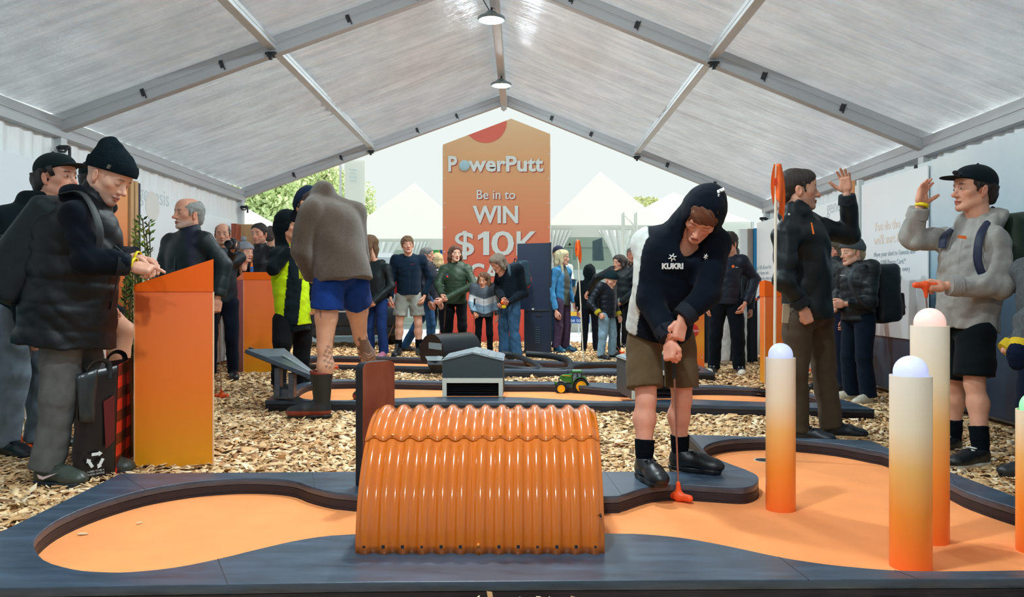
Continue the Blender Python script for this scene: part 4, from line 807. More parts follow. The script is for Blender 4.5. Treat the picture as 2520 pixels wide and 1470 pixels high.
# ---- car, seen from its rear right corner
car = thing('car', 'silver station wagon with a dark bumper parked beyond the bent man', 'car', (D(984,700,14.4)[0]+.02, 14.35, 0))
def build_car():
    Yr, L, x1, w = 14.35, 4.5, D(984,700,14.4)[0]+.02, 1.86; x0 = x1-w; xm = (x0+x1)/2
    M_sil = mat('car_silver', s2l((176,192,200)), .25, .5, coat=.6); M_bump = mat('car_bumper', s2l((18,32,44)), .5); M_cg = mat('car_glass', s2l((26,40,50)), .08); M_tl = mat('tail_light', s2l((150,16,28)), .2)
    prof = [(0,.62),(.02,1.0),(.22,1.62),(.5,1.72),(2.2,1.74),(2.9,1.6),(3.35,1.12),(4.3,.95),(4.48,.75),(4.5,.42),(.05,.42)]
    def ring(f, ins): return [(xm+(x1-xm)*f*(1-ins*max(0, z-1.0)), Yr+y, z) for y, z in prof]
    MB().loft([ring(-1,.22), ring(-.96,.2), ring(.96,.2), ring(1,.22)]).build('body', M_sil, car, True, None, .5)
    MB().box((xm, Yr-.02, .58), (w*.98,.16,.34), None, .04).build('bumper', M_bump, car, True); MB().box((xm, Yr+.06, .34), (w*.9,.2,.2), None, .03).build('lower_valance', M_bump, car, True)
    for s in (-1, 1): MB().box((xm+s*(w/2-.05), Yr+.25, .62), (.13,.62,.42), None, .05).build('bumper_corner', M_bump, car, True)
    MB().slab([(xm-.62,Yr+.05,1.1),(xm+.62,Yr+.05,1.1),(xm+.55,Yr+.2,1.55),(xm-.55,Yr+.2,1.55)], .02).build('rear_window', M_cg, car)
    for s in (-1, 1): MB().slab([(xm+s*(w/2-.01),Yr+.45,1.12),(xm+s*(w/2-.01),Yr+2.7,1.12),(xm+s*(w/2-.12),Yr+2.5,1.55),(xm+s*(w/2-.13),Yr+.6,1.58)], .02*s).build('side_window', M_cg, car)
    for s in (-1, 1): MB().box((xm+s*(w/2-.14), Yr-.02, .78), (.2,.06,.07), None, .01).build('tail_light', M_tl, car); 
    for s in (-1, 1): MB().box((xm+s*(w/2-.06), Yr+.06, 1.15), (.1,.1,.4), None, .02).build('tail_light', M_tl, car)
    MB().box((xm, Yr-.11, .66), (1.3,.02,.02)).build('chrome_strip', M_alu, car); MB().box((xm+.12, Yr-.12, .52), (.09,.02,.1)).build('tow_socket', M_black, car); MB().box((xm+.22, Yr-.12, .44), (.12,.02,.02)).build('badge', M_alu, car)
    for s in (-1, 1):
        for y in (.72, 3.5):
            wv = MB().lathe((xm+s*(w/2-.12), Yr+y, .33), [(.20,-.11),(.31,-.11),(.33,-.07),(.33,.07),(.31,.11),(.2,.11)], 32, (s,0,0)).build('wheel', M_tire, car, True)
            MB().lathe((xm+s*(w/2-.12), Yr+y, .33), [(.002,.10),(.06,.1),(.18,.07),(.205,.105),(.205,0),(.002,0)], 20, (s,0,0)).build('rim', M_alu, wv, True)
        MB().box((xm+s*(w/2+.1), Yr+2.8, 1.12), (.2,.1,.14), None, .03).build('mirror', M_sil, car, True)
build_car(); car.rotation_euler.z = .155
# ---- counter, leaflet stand and orange board at the right wall
ct = thing('counter_table', 'dark cloth-covered counter with an orange top at the right wall', 'counter', D(1800,880,11.6)[:2]+(0,))
def counter():
    Y = 11.5; xa, xb = D(1728,0,Y)[0], D(1866,0,Y)[0]
    MB().box(((xa+xb)/2, Y+.35, .905), (xb-xa, .74, .035), None, .004).build('top', mat('counter_orange', s2l((206,84,36)), .5), ct)
    n = 60; V = []
    for k in range(3):
        z = .885*(1-k/2)+.01
        for j in range(n): u = j/(n-1); V.append((xa+.02+(xb-xa-.04)*u, Y+.012*math.sin(u*46)*(.3+k*.4)-.01, z))
    idx = np.arange(3*n).reshape(3, n); link_mesh('black_cloth', raw_mesh('black_cloth', np.array(V)-base_of(ct), np.stack([idx[:-1,:-1], idx[1:,:-1], idx[1:,1:], idx[:-1,1:]], -1).reshape(-1, 4)), mat('black_cloth', s2l((8,18,26)), .9), ct)
    for s in (xa+.02, xb-.02): MB().box((s, Y+.35, .44), (.02,.68,.88)).build('cloth_side', mat('black_cloth', s2l((8,18,26)), .9), ct)
counter()
t = thing('leaflet_stand', 'white leaflets propped on the orange counter', 'leaflets', D(1857,735,11.6)); p = np.array(D(1857,734,11.6)); p[2] = .925
MB().slab([p+(-.06,0,0), p+(.05,0,0), p+(.1,.03,.12), p+(-.05,.03,.11)], .02).build('leaflet', M_bw, t); MB().slab([p+(.03,-.01,0), p+(.1,-.01,0), p+(.06,.02,.05)], .02).build('stand', mat('stand_navy', s2l((30,50,80)), .5), t)
t = thing('orange_board', 'orange board with a red round logo beside the counter, behind the bent boy', 'sign board', D(1715,890,10.8)[:2]+(0,))
def oboard():
    Y = 10.6; k = lambda px, py, d=0.: D(px, py, Y+d)
    x0, x1 = k(1686,0)[0], k(1733,0)[0]; zt = k(0,735)[2]
    MB().box(((x0+x1)/2, Y, zt/2), (x1-x0,.03,zt), None, .004).build('sheet', gradient_mat('board_print', [(0,(236,92,40)),(.4,(246,160,50)),(1,(232,86,60))], 'Z', 0, .95, .45), t)
    MB().lathe(k(1703,813,-.02), [(.002,0),(.085,0),(.085,.006),(.002,.006)], 24, (0,-1,0)).build('red_logo', mat('logo_red', s2l((214,50,44)), .5), t)
    fit_text('lettering', 'genesis', k(1687,817,-.032), .175, .035, M_bw, t)
    for py in (752, 880): MB().lathe(k(1728,py,-.016), [(.001,0),(.009,0),(.009,.006),(.001,.006)], 10, (0,-1,0)).build('bolt', M_alu, t)
oboard()
# ---- white bar stool and bar table at the left edge
M_wst = mat('stool_white', s2l((232,228,220)), .4)
def stool(x, y, h, lab, yaw=0.):
    t = thing('bar_stool', lab, 'bar stool', (x, y, 0), 'white bar stools'); R = rotm(0,0,yaw); P = lambda a, b, c: tuple(np.array((x, y, 0))+R @ np.array((a, b, c)))
    MB().box(P(0,0,h-.02), (.40,.40,.045), R, .012).build('seat', M_wst, t)
    for a in (-1, 1):
        for b in (-1, 1):
            MB().tube([P(a*.165,b*.165,h-.04), P(a*.165,b*.165,h*.4), P(a*.18,b*.18,.16), P(a*.215,b*.215,0)], [.024,.022,.02,.017], 10).build('leg', M_wst, t, True)
            for q in ((1,0), (0,1)):
                pts = [P(a*.165,b*.165,h-.22), P(a*(.165-.10*q[0]),b*(.165-.10*q[1]),h-.13), P(a*(.165-.15*q[0]),b*(.165-.15*q[1]),h-.05)]; MB().tube(smooth_loop(pts, 4, False), .012, 8).build('brace', M_wst, t, True)
    for a in (-1, 1):
        MB().tube([P(a*.17,-.17,.28), P(a*.17,.17,.28)], .012, 8).build('rung', M_wst, t, True); MB().tube([P(-.17,a*.17,.22), P(.17,a*.17,.22)], .012, 8).build('rung', M_wst, t, True)
stool(D(16,0,6.15)[0], 6.15, .80, 'white bar stool with curved braces at the left edge', .1)
t = thing('bar_table', 'white round-legged bar table behind the white stool', 'table', D(45,0,6.4)[:2]+(0,)); xq, yq = D(45,0,6.4)[:2]
MB().lathe((xq, yq, 0), [(.20,0),(.20,.02),(.06,.04),(.075,.06),(.075,.98),(.10,1.0)], 24).build('column', M_wst, t, True); MB().lathe((xq, yq, 1.0), [(.02,0),(.20,0),(.205,.01),(.20,.03),(.02,.03)], 32).build('top', M_wst, t, True)
t = thing('picture_board', 'small framed dark picture leaning by the white stool', 'picture', D(12,770,6.5)); MB().slab([D(-40,768,6.5), D(25,764,6.5), D(25,700,6.5), D(-40,700,6.5)], .03).build('frame', M_wst, t); MB().slab([D(-40,758,6.48), D(20,756,6.48), D(20,700,6.48), D(-40,700,6.48)], .02).build('picture', photo_print('small_print', (90,130,150), (30,70,100), (14,36,60), .5), t)
# ---- potted shrub
def shrub():
    x, y, _ = D(338,0,8.2); t = thing('potted_shrub', 'tall leafy green shrub in a pot by the left wall', 'shrub', (x, y, 0)); rr = np.random.default_rng(3)
    MB().lathe((x, y, 0), [(.14,0),(.19,.34),(.2,.36),(.17,.36),(.16,.3),(.01,.3)], 24).build('pot', mat('pot_dark', s2l((60,56,52)), .7), t, True)
    mb = MB(); lf = []
    for k in range(16):
        a = rr.random()*6.28; r = .05+.12*rr.random(); h = 1.05+.75*rr.random(); p0 = np.array((x+.05*math.cos(a), y+.05*math.sin(a), .3)); p1 = np.array((x+r*math.cos(a), y+r*math.sin(a), h)); pm = (p0+p1)/2+np.array((math.cos(a), math.sin(a), 0))*.05
        pts = smooth_loop([p0, pm, p1], 6, False); mb.tube(pts, .006, 5)
        for q in np.linspace(.12, 1, 46):
            i = min(int(q*(len(pts)-1)), len(pts)-2); c = np.array(pts[i])+(np.array(pts[i+1])-np.array(pts[i]))*(q*(len(pts)-1)-i)
            b = rr.random()*6.28; d = np.array((math.cos(b), math.sin(b), .55+.4*rr.random())); d /= np.linalg.norm(d); l = .055+.035*rr.random(); s = np.cross(d, rr.normal(0, 1, 3)); s /= np.linalg.norm(s); w = l*.17
            lf.append([c, c+d*l*.5+s*w, c+d*l, c+d*l*.5-s*w])
    mb.build('stems', mat('stem', s2l((90,80,50)), .8), t)['kind'] = 'stuff'
    V = np.array(lf).reshape(-1, 3)-base_of(t); n = len(lf); cc = np.repeat(np.array([s2l(c) for c in ((44,74,30),(70,104,40),(110,140,56),(150,160,70))])[rr.integers(0, 4, n)], 4, 0)
    o = link_mesh('leaves', raw_mesh('leaves', V, np.arange(4*n).reshape(n, 4), cc), mat('leaf', rough=.7, attr=True), t, False); o['kind'] = 'stuff'
shrub()
# ================================================================= IMPLICIT SURFACES (people, clothes, bags)
def surface_nets(Fd, org, h):
    ins = Fd < 0
    nx, ny, nz = Fd.shape; sl = lambda i, n: slice(i, n-1+i)
    cs = [(i, j, k) for i in (0, 1) for j in (0, 1) for k in (0, 1)]
    cnt = sum(ins[sl(i, nx), sl(j, ny), sl(k, nz)].astype(np.int8) for i, j, k in cs)
    mixed = (cnt > 0) & (cnt < 8); idx = np.argwhere(mixed)
    if len(idx) == 0: return np.zeros((0, 3)), np.zeros((0, 4), int)
    Vc = {c: Fd[idx[:, 0]+c[0], idx[:, 1]+c[1], idx[:, 2]+c[2]] for c in cs}
    pos = np.zeros((len(idx), 3)); num = np.zeros(len(idx))
    for a in cs:
        for ax in range(3):
            if a[ax] == 0:
                b = list(a); b[ax] = 1; b = tuple(b); va, vb = Vc[a], Vc[b]; m_ = (va < 0) != (vb < 0)
                t = np.where(m_, va/np.where(va == vb, 1, va-vb), 0); q = np.zeros((len(idx), 3)); q[:] = a; q[:, ax] += t
                pos += q*m_[:, None]; num += m_
    V = (idx+pos/num[:, None])*h+org
    vid = -np.ones(mixed.shape, int); vid[mixed] = np.arange(len(idx)); Fs = []
    for ax in range(3):
        o1, o2 = [(1, 2), (2, 0), (0, 1)][ax]
        A = [slice(1, -1)]*3; A[ax] = slice(0, -1); B = list(A); B[ax] = slice(1, None)
        a_, b_ = ins[tuple(A)], ins[tuple(B)]; e = np.argwhere(a_ != b_)
        if len(e) == 0: continue
        fl = a_[tuple(e.T)]; c = e.copy(); c[:, o1] += 1; c[:, o2] += 1
        def cell(d1, d2):
            q = c.copy(); q[:, o1] += d1; q[:, o2] += d2; return vid[tuple(q.T)]
        f = np.stack([cell(-1,-1), cell(0,-1), cell(0,0), cell(-1,0)], 1); f[~fl] = f[~fl][:, ::-1]; Fs.append(f)
    Fq = np.concatenate(Fs); Fq = Fq[(Fq >= 0).all(1)]; return V, Fq
def N3(v): v = np.array(v, float); return v/(np.linalg.norm(v)+1e-12)
class SDF:
    def __init__(s): s.ops = []; s.cuts = []; s.disp = []; s.clips = {}
    def clip(s, p, n, cnt=1):                # trim the last shape(s) beyond a plane
        for i in range(cnt): s.clips.setdefault(len(s.ops)-1-i, []).append((A3(p), N3(n)))
        return s
    def cap(s, a, b, ra, rb=None, k=.03, flat=None, quilt=None, op='+'):        # round cone; flat = (direction, factor) squashes it; quilt = (period, depth)
        s.ops.append(('cap', A3(a), A3(b), ra, ra if rb is None else rb, k, flat, quilt, op)); return s
    def chain(s, pts, rs, k=.03, flat=None, quilt=None, op='+'):
        for i in range(len(pts)-1): s.cap(pts[i], pts[i+1], rs[i], rs[i+1], k, flat, quilt, op)
        return s
    def ell(s, c, r, k=.02, R=None, op='+'):
        s.ops.append(('ell', A3(c), A3(r if hasattr(r, '__len__') else (r,)*3), None if R is None else np.array(R), k, op)); return s
    def box(s, c, hs, rad=.01, k=.01, R=None, op='+'):
        s.ops.append(('box', A3(c), A3(hs), rad, None if R is None else np.array(R), k, op)); return s
    def cut(s, p, n): s.cuts.append((A3(p), N3(n))); return s      # remove the side n points to
    def bounds(s):
        lo, hi = np.full(3, 1e9), np.full(3, -1e9)
        for o in s.ops:
            if o[-1] != '+': continue
            if o[0] == 'cap': m_ = max(o[3], o[4]); q = [np.minimum(o[1], o[2])-m_, np.maximum(o[1], o[2])+m_]
            elif o[0] == 'ell': m_ = o[2].max(); q = [o[1]-m_, o[1]+m_]
            else: m_ = np.linalg.norm(o[2])+o[3]; q = [o[1]-m_, o[1]+m_]
            lo = np.minimum(lo, q[0]); hi = np.maximum(hi, q[1])
        return lo, hi
    def mesh(s, h, pad=.03, shell=None):
        lo, hi = s.bounds(); lo = lo-pad; hi = hi+pad; n = np.ceil((hi-lo)/h).astype(int)+2
        Fd = np.full(tuple(n), .2, np.float32); ax = [lo[i]+h*np.arange(n[i]) for i in range(3)]
        for oi, o in enumerate(s.ops):
            op = o[-1]
            if o[0] == 'cap': m_ = max(o[3], o[4]); q0, q1 = np.minimum(o[1], o[2])-m_, np.maximum(o[1], o[2])+m_; k = o[5]
            elif o[0] == 'ell': m_ = o[2].max(); q0, q1 = o[1]-m_, o[1]+m_; k = o[4]
            else: m_ = np.linalg.norm(o[2])+o[3]; q0, q1 = o[1]-m_, o[1]+m_; k = o[5]
            ex = k+2.5*h
            i0 = np.maximum(((q0-ex-lo)/h).astype(int), 0); i1 = np.minimum(np.ceil((q1+ex-lo)/h).astype(int)+1, n)
            if (i1 <= i0).any(): continue
            X, Y, Z = np.meshgrid(*[ax[i][i0[i]:i1[i]] for i in range(3)], indexing='ij'); P = np.stack([X, Y, Z], -1)
            if o[0] == 'cap':
                _, a, b, ra, rb, k, flat, quilt, _ = o; p = P-a; ba = b-a
                if flat is not None:
                    d, f = N3(flat[0]), flat[1]; d = N3(d-ba*np.dot(d, ba)/(np.dot(ba, ba)+1e-9)); p = p+(p @ d)[..., None]*d*(1/f-1)
                L2 = np.dot(ba, ba)+1e-12; t = np.clip((p @ ba)/L2, 0, 1)
                dd = np.linalg.norm(p-t[..., None]*ba, axis=-1)-(ra+(rb-ra)*t)
                if quilt is not None: dd = dd+quilt[1]*(1-np.abs(np.sin(PI*(t*math.sqrt(L2)+(quilt[2] if len(quilt) > 2 else 0))/quilt[0])))**2
            elif o[0] == 'ell':
                _, c, r, R, k, _ = o; p = P-c
                if R is not None: p = p @ R
                q = p/r; l = np.linalg.norm(q, axis=-1); dd = (l-1)*np.minimum(r.min()*1.0+0*l, 1e9)*(l/np.maximum(np.linalg.norm(q/r, axis=-1)*r.min(), 1e-6))
            else:
                _, c, hs, rad, R, k, _ = o; p = P-c
                if R is not None: p = p @ R
                q = np.abs(p)-hs; dd = np.linalg.norm(np.maximum(q, 0), axis=-1)+np.minimum(q.max(-1), 0)-rad
            for cp, cn in s.clips.get(oi, ()): dd = np.maximum(dd, (P-cp) @ cn)
            S = (slice(i0[0], i1[0]), slice(i0[1], i1[1]), slice(i0[2], i1[2])); cur = Fd[S]
            if op == '+': hh = np.maximum(k-np.abs(cur-dd), 0)/k; Fd[S] = np.minimum(cur, dd)-hh*hh*k*.25
            else: e = -dd; hh = np.maximum(k-np.abs(cur-e), 0)/k; Fd[S] = np.maximum(cur, e)+hh*hh*k*.25
        if s.cuts or s.disp or shell:
            X, Y, Z = np.meshgrid(*ax, indexing='ij'); P = np.stack([X, Y, Z], -1); near = np.abs(Fd) < .06
            for fn in s.disp: Fd[near] += fn(P[near])
            if shell: Fd = np.maximum(Fd, -(Fd+shell))
            for p, nn in s.cuts: Fd = np.maximum(Fd, (P-p) @ nn)
        return surface_nets(Fd, lo, h)
def folds(amp=.006, f=9., seed=0, zs=1.0):      # cloth folds: long soft waves plus sharper creases
    r = np.random.default_rng(seed); K = r.normal(0, 1, (7, 3))*[1, 1, 1.5*zs]; K[:3] *= f; K[3:] *= f*2.6; M_ = r.normal(0, 1, (7, 3))*f*.55; ph = r.random(7)*6.28
    def fn(P):
        o = 0
        for i, (k, m_, q) in enumerate(zip(K, M_, ph)):
            w = P @ k+q+1.5*np.sin(P @ m_+q*2)
            o = o+(np.sin(w)*.8 if i < 3 else (1-2*np.abs(np.sin(w*.5)))*.62*(.5+.5*np.sin(P @ m_*.6+q*3)))
        return amp*o/2.0
    return fn
# ---- materials for people
M_skin = mat('skin', rough=.5, attr=True, var=.06, vscale=25, bump=.08, bscale=220, sss=.06, spec=.35)
M_cloth = mat('cloth', rough=.9, attr=True, var=.10, vscale=30, bump=.35, bscale=320, spec=.12, sheen=.04)
M_nylon = mat('nylon', rough=.52, attr=True, var=.08, vscale=14, bump=.10, bscale=60, spec=.32)
M_denim = mat('denim', rough=.85, attr=True, var=.22, vscale=16, bump=.4, bscale=300, spec=.2)
M_wool = mat('wool', rough=.95, attr=True, var=.28, vscale=150, bump=.9, bscale=190, spec=.1, sheen=.4)
M_knit = mat('knit', rough=.95, attr=True, var=.2, vscale=70, bump=.8, bscale=140, stretch=(1,1,.6), spec=.1)
M_leather = mat('leather', rough=.38, attr=True, var=.1, vscale=20, bump=.15, bscale=90)
M_hair = mat('hair', rough=.5, attr=True, var=.3, vscale=60, stretch=(4,4,.6), bump=.6, bscale=120, spec=.4)
M_eye = mat('eye_white', s2l((225,222,216)), .25); M_iris = mat('iris', s2l((48,40,34)), .2); M_shine = mat('rubber', rough=.5, attr=True, spec=.4)
M_white = mat('white_print', s2l((226,232,232)), .6); M_orp = mat('orange_print_small', s2l((246,120,40)), .6); M_yel = mat('yellow_band', s2l((238,214,20)), .5)
def part(name, sdf, h, col, m, parent, label=None, colfn=None, shell=None):
    V, Fq = sdf.mesh(h, shell=shell)
    if len(V) == 0: return None
    c0 = np.array(s2l(col)); c0 = c0*(.62 if c0.mean() < .03 else 1.); C = np.tile(c0, (len(V), 1))
    if colfn is not None: C = colfn(V, C)
    me = raw_mesh(name, V-base_of(parent), Fq, C); return link_mesh(name, me, m, parent, True, label)
# ---- heads (local frame: x right of the face = wearer's left is -x ... y forward, z up, origin mid-head), cached
_HEADS = {}
def head_mesh(kind, h):
    key = (kind, h)
    if key in _HEADS: return _HEADS[key]
    jaw, nose, brow, ch = {'man': (1., 1., 1., 1.), 'woman': (.9, .82, .55, .92), 'child': (.86, .62, .35, 1.04), 'old': (1.02, 1.15, 1.1, .96), 'youth': (.95, .95, .8, .96)}[kind]
    s = SDF(); s.ell((0,-.018,.035), (.078,.099,.088), .03).ell((0,.022,-.025), (.063*ch,.068,.088), .03)
    for q in (-1, 1):
        s.cap((q*.053*jaw,-.004,-.058), (q*.018*jaw,.064,-.100), .0185, .016, .024); s.ell((q*.045,.050,-.018), (.022,.023,.019), .022)
    s.ell((0,.072,-.101), (.020*jaw,.016,.015), .018).cap((-.034,.076,.020), (.034,.076,.020), .012*(.6+.4*brow), None, .022).ell((0,.045,.055), (.060,.048,.050), .03)
    for q in (-1, 1): s.ell((q*.032,.098,-.002), (.017,.016,.0115), .012, op='-')
    for q in (-1, 1): s.ell((q*.032,.0755,-.002), (.0165,.0135,.0125), .005)
    s.cap((0,.084,.008), (0,.084+.024*nose,-.036), .0075, .0115*(.7+.3*nose), .012); s.ell((0,.088+.024*nose,-.037), (.0105,.0095,.009), .008)
    for q in (-1, 1): s.ell((q*.0125,.093,-.040), (.0075,.010,.0075), .008)
    s.ell((0,.086,-.0665), (.023,.0125,.0065), .008).ell((0,.084,-.078), (.019,.0125,.0075), .008); s.cap((-.020,.096,-.0718), (.020,.096,-.0718), .0028, None, .004, op='-')
    for q in (-1, 1):
        R = rotm(.12, q*.10, q*-.35); s.ell((q*.081,-.010,-.012), (.0085,.020,.032), .006, R); s.ell((q*.092,-.006,-.010), (.008,.010,.019), .005, R, '-'); s.ell((q*.077,-.004,-.038), (.006,.010,.010), .006)
    s.chain([(0,-.028,-.05), (0,-.030,-.12), (0,-.040,-.20)], [.056*jaw,.053*jaw,.058*jaw], .03)
    V, Fq = s.mesh(h); _HEADS[key] = (V, Fq); return V, Fq
def head_colors(V, skin, brow, stubble=None, lips=(176,98,88), makeup=0.):
    C = np.tile(np.array(s2l(skin)), (len(V), 1)); x, y, z = V.T
    def blend(mask, col): C[:] = C*(1-mask[:, None])+np.array(s2l(col))*mask[:, None]
    g = lambda d: np.clip(1-d, 0, 1)
    fr = y > .04
    red = tuple(min(255, int(a*b)) for a, b in zip(skin, (1.0, .82, .76)))
    blend(.32*np.exp(-(((np.abs(x)-.045)/.022)**2+((z+.035)/.022)**2))*fr, red); blend(.5*np.exp(-((x/.014)**2+((z+.036)/.014)**2))*fr*(y > .09), red)
    blend(.5*np.exp(-((np.abs(x)-.082)/.012)**2)*(np.abs(x) > .076), red)
    if stubble: blend(.62*np.clip((-.048-z)/.018, 0, 1)*(y > -.005)*np.clip((z+.135)/.02, 0, 1)*np.clip((.062-np.abs(x)*.2), 0, 1)/.06, stubble)
    e = np.sqrt((np.abs(x)-.032)**2*.6+((z-.0215+.06*np.abs(np.abs(x)-.032))*3.2)**2*1.0); blend(np.clip((.0165-e)/.004, 0, .9)*(y > .055), brow)
    blend(.45*np.exp(-(((np.abs(x)-.032)/.020)**2+((z+.004)/.010)**2))*fr, tuple(int(a*.62) for a in skin))  # eye-socket shading painted into the skin colour
    l = np.sqrt((x/.024)**2+((z+.0725)/.0125)**2); blend(np.clip((1.05-l)/.25, 0, 1)*(y > .075), lips); blend(np.clip((.0022-np.abs(z+.0718))/.0012, 0, 1)*(np.abs(x) < .022)*(y > .078), (84,40,38))  # lip colour, then the mouth crease's shade painted as a dark line
    return C
# ---- hands (local: x = across towards the thumb, y = along the fingers, z = back of the hand), cached
_HANDS = {}
def hand_mesh(pose, h):
    key = (pose, h)
    if key in _HANDS: return _HANDS[key]
    c1, c2, c3, spread, th = {'relaxed': (25, 35, 20, .06, (.5, 25)), 'open': (8, 18, 14, .16, (.9, 10)), 'grip': (62, 78, 42, .02, (.55, 48)), 'fist': (75, 88, 50, .02, (.35, 60)), 'cup': (30, 42, 30, .12, (.95, 25)), 'point': (68, 80, 45, .02, (.5, 45)), 'flat': (12, 14, 8, .05, (.45, 18))}[pose]
    s = SDF(); s.cap((0,-.045,0), (0,.005,0), .026, .028, .02, ((0,0,1), .72)); s.box((-.003,.043,0), (.023,.032,.003), .0145, .02)
    s.ell((.026,.028,-.010), (.016,.030,.014), .012); s.ell((-.028,.025,-.008), (.012,.032,.012), .012)
    for i, (x, y0, L, r) in enumerate(((.029,.083,.074,.0092), (.009,.090,.083,.0096), (-.011,.086,.077,.0091), (-.030,.076,.060,.0082))):
        a1, a2, a3 = c1, c2, c3
        if pose == 'point' and i == 0: a1, a2, a3 = 8, 10, 6
        sp = (1.2-i*.85)*spread; p = np.array((x*.92, y0-.02, 0.)); a = 0; pts = [p]
        for l, d in ((L*.52, a1), (L*.30, a2), (L*.24, a3)):
            a += math.radians(d); dr = np.array((math.sin(sp)*math.cos(a), math.cos(sp)*math.cos(a), -math.sin(a))); p = p+dr*l; pts.append(p)
        s.chain([np.array((x*.8, y0-.045, 0)), pts[0]], [r*1.05, r*1.1], .006); s.chain(pts, [r*1.05, r, r*.93, r*.82], .003)
        s.ell(pts[0]+np.array((0,0,.003)), r*1.15, .005); s.ell(pts[1]+np.array((0,0,.001)), r*1.05, .003)
    sp, cu = th; p = np.array((.030,.005,-.008)); pts = [p]; d = np.array((math.sin(sp), math.cos(sp), -.25)); d /= np.linalg.norm(d); p = p+d*.040; pts.append(p)
    d2 = np.array((math.sin(sp-math.radians(cu)), math.cos(sp-math.radians(cu)), -.45)); d2 /= np.linalg.norm(d2); p = p+d2*.032; pts.append(p)
    d3 = np.array((math.sin(sp-math.radians(cu*1.5)), math.cos(sp-math.radians(cu*1.5)), -.5)); d3 /= np.linalg.norm(d3); p = p+d3*.024; pts.append(p)
    s.chain(pts, [.0155,.0125,.0110,.0092], .006)
    V, Fq = s.mesh(h, .02); _HANDS[key] = (V, Fq); return V, Fq
# ---- shoes (local: y forward, z up, origin under the ankle), cached
_SHOES = {}
def shoe_mesh(kind, h):
    key = (kind, h)
    if key in _SHOES: return _SHOES[key]
    u, so, la = SDF(), SDF(), SDF(); top = {'sneaker': .098, 'boot': .165, 'gumboot': .30, 'low': .085}[kind]; bulk = {'sneaker': 1., 'boot': 1.08, 'gumboot': 1.12, 'low': .92}[kind]
    u.chain([(0,-.058,.048), (0,.0,.056), (0,.07,.048), (0,.135,.038)], [.039*bulk,.041*bulk,.042*bulk,.034*bulk], .03); u.ell((.006,.125,.036), (.045*bulk,.062,.030*bulk), .03)
    u.chain([(0,-.045,.05), (0,-.040,top)], [.041*bulk,(.046 if kind != 'gumboot' else .066)*bulk], .03, ((1,0,0), .92))
    if kind != 'gumboot': u.cap((0,-.040,top-.012), (0,-.040,top+.05), .034, .038, .006, ((1,0,0), .9), op='-'); u.cap((0,.00,top), (0,.075,.075), .013, .012, .02)
    else: u.cap((0,-.040,top-.02), (0,-.040,top+.05), .058, .060, .006, op='-')
    u.cut((0,0,.020), (0,0,-1)); u.cut((0,-.04,top), (0,-.12,1)); u.cut((0,0,top+.03), (0,0,1))
    so.chain([(0,-.062,.016), (.002,.02,.016), (.008,.128,.016)], [.041*bulk,.041*bulk,.046*bulk], .03); so.cut((0,0,.024), (0,0,1)); so.cut((0,0,0), (0,0,-1))
    for i in range(5): y = .022+i*.017; z = .094-i*.009+(.015 if kind == 'boot' else 0); la.cap((-.026,y,z+.004), (.026,y+.010,z+.006), .0042, None, .004); la.cap((.026,y,z+.004), (-.026,y+.010,z+.006), .0042, None, .004)
    _SHOES[key] = (u.mesh(h), so.mesh(h), la.mesh(min(h, .0035))); return _SHOES[key]
# ================================================================= PEOPLE
UP = np.array((0, 0, 1.))
def fdir(deg): a = math.radians(deg); return np.array((math.sin(a), -math.cos(a), 0.))      # 0 faces the camera side, 90 faces +x
def frame(yaw, pitch=0., roll=0.):
    f = fdir(yaw); t = math.radians(pitch); fw = f*math.cos(t)-UP*math.sin(t); u = UP*math.cos(t)+f*math.sin(t)
    x = np.cross(fw, u); r = math.radians(roll); return np.stack([x*math.cos(r)+u*math.sin(r), fw, u*math.cos(r)-x*math.sin(r)], 1)
def stand(base, H, yaw, arms=('hang', 'hang'), lean=0., sway=0., feet=.075, step=0., hunch=0.):   # joints of a standing figure; R is the wearer's right
    f = fdir(yaw); r = np.cross(f, UP); B = A3(base)
    P = lambda x, y, z: B+r*(x*H)+f*((y+lean*max(0, z-.5)*2)*H)+UP*(z*H)
    J = dict(pelvis=P(sway,0,.525), chest=P(0,.0+hunch*.3,.715), neck=P(0,-.004+hunch*.8,.835), head=P(0,.012+hunch*1.6,.933))
    for n, s in (('R', 1), ('L', -1)):
        J['sh'+n] = P(s*.106,-.004+hunch*.5,.795); J['hip'+n] = P(s*.052+sway,0,.50); J['knee'+n] = P(s*feet*.9,.012+step*s*.5,.275); J['ank'+n] = P(s*feet,-.012+step*s,.045)
        J['el'+n], J['wr'+n] = {'hang': (P(s*.145,-.02,.63), P(s*.150,.045,.485)), 'front': (P(s*.155,.005,.635), P(s*.035,.135,.545)), 'pocket': (P(s*.175,-.05,.635), P(s*.125,.03,.50)), 'low': (P(s*.15,.02,.63), P(s*.04,.12,.50)),
                                'chest': (P(s*.14,.03,.64), P(s*.05,.15,.68)), 'up': (P(s*.17,.10,.70), P(s*.15,.16,.86)), 'carry': (P(s*.15,-.03,.63), P(s*.12,.13,.62))}[arms[0 if n == 'R' else 1]]
    J['f'] = f; J['r'] = r; J['toe'] = {'R': f+r*.25, 'L': f-r*.25}; J['H'] = H
    return J
def xf(V, M, o): return V @ np.array(M).T+np.array(o)
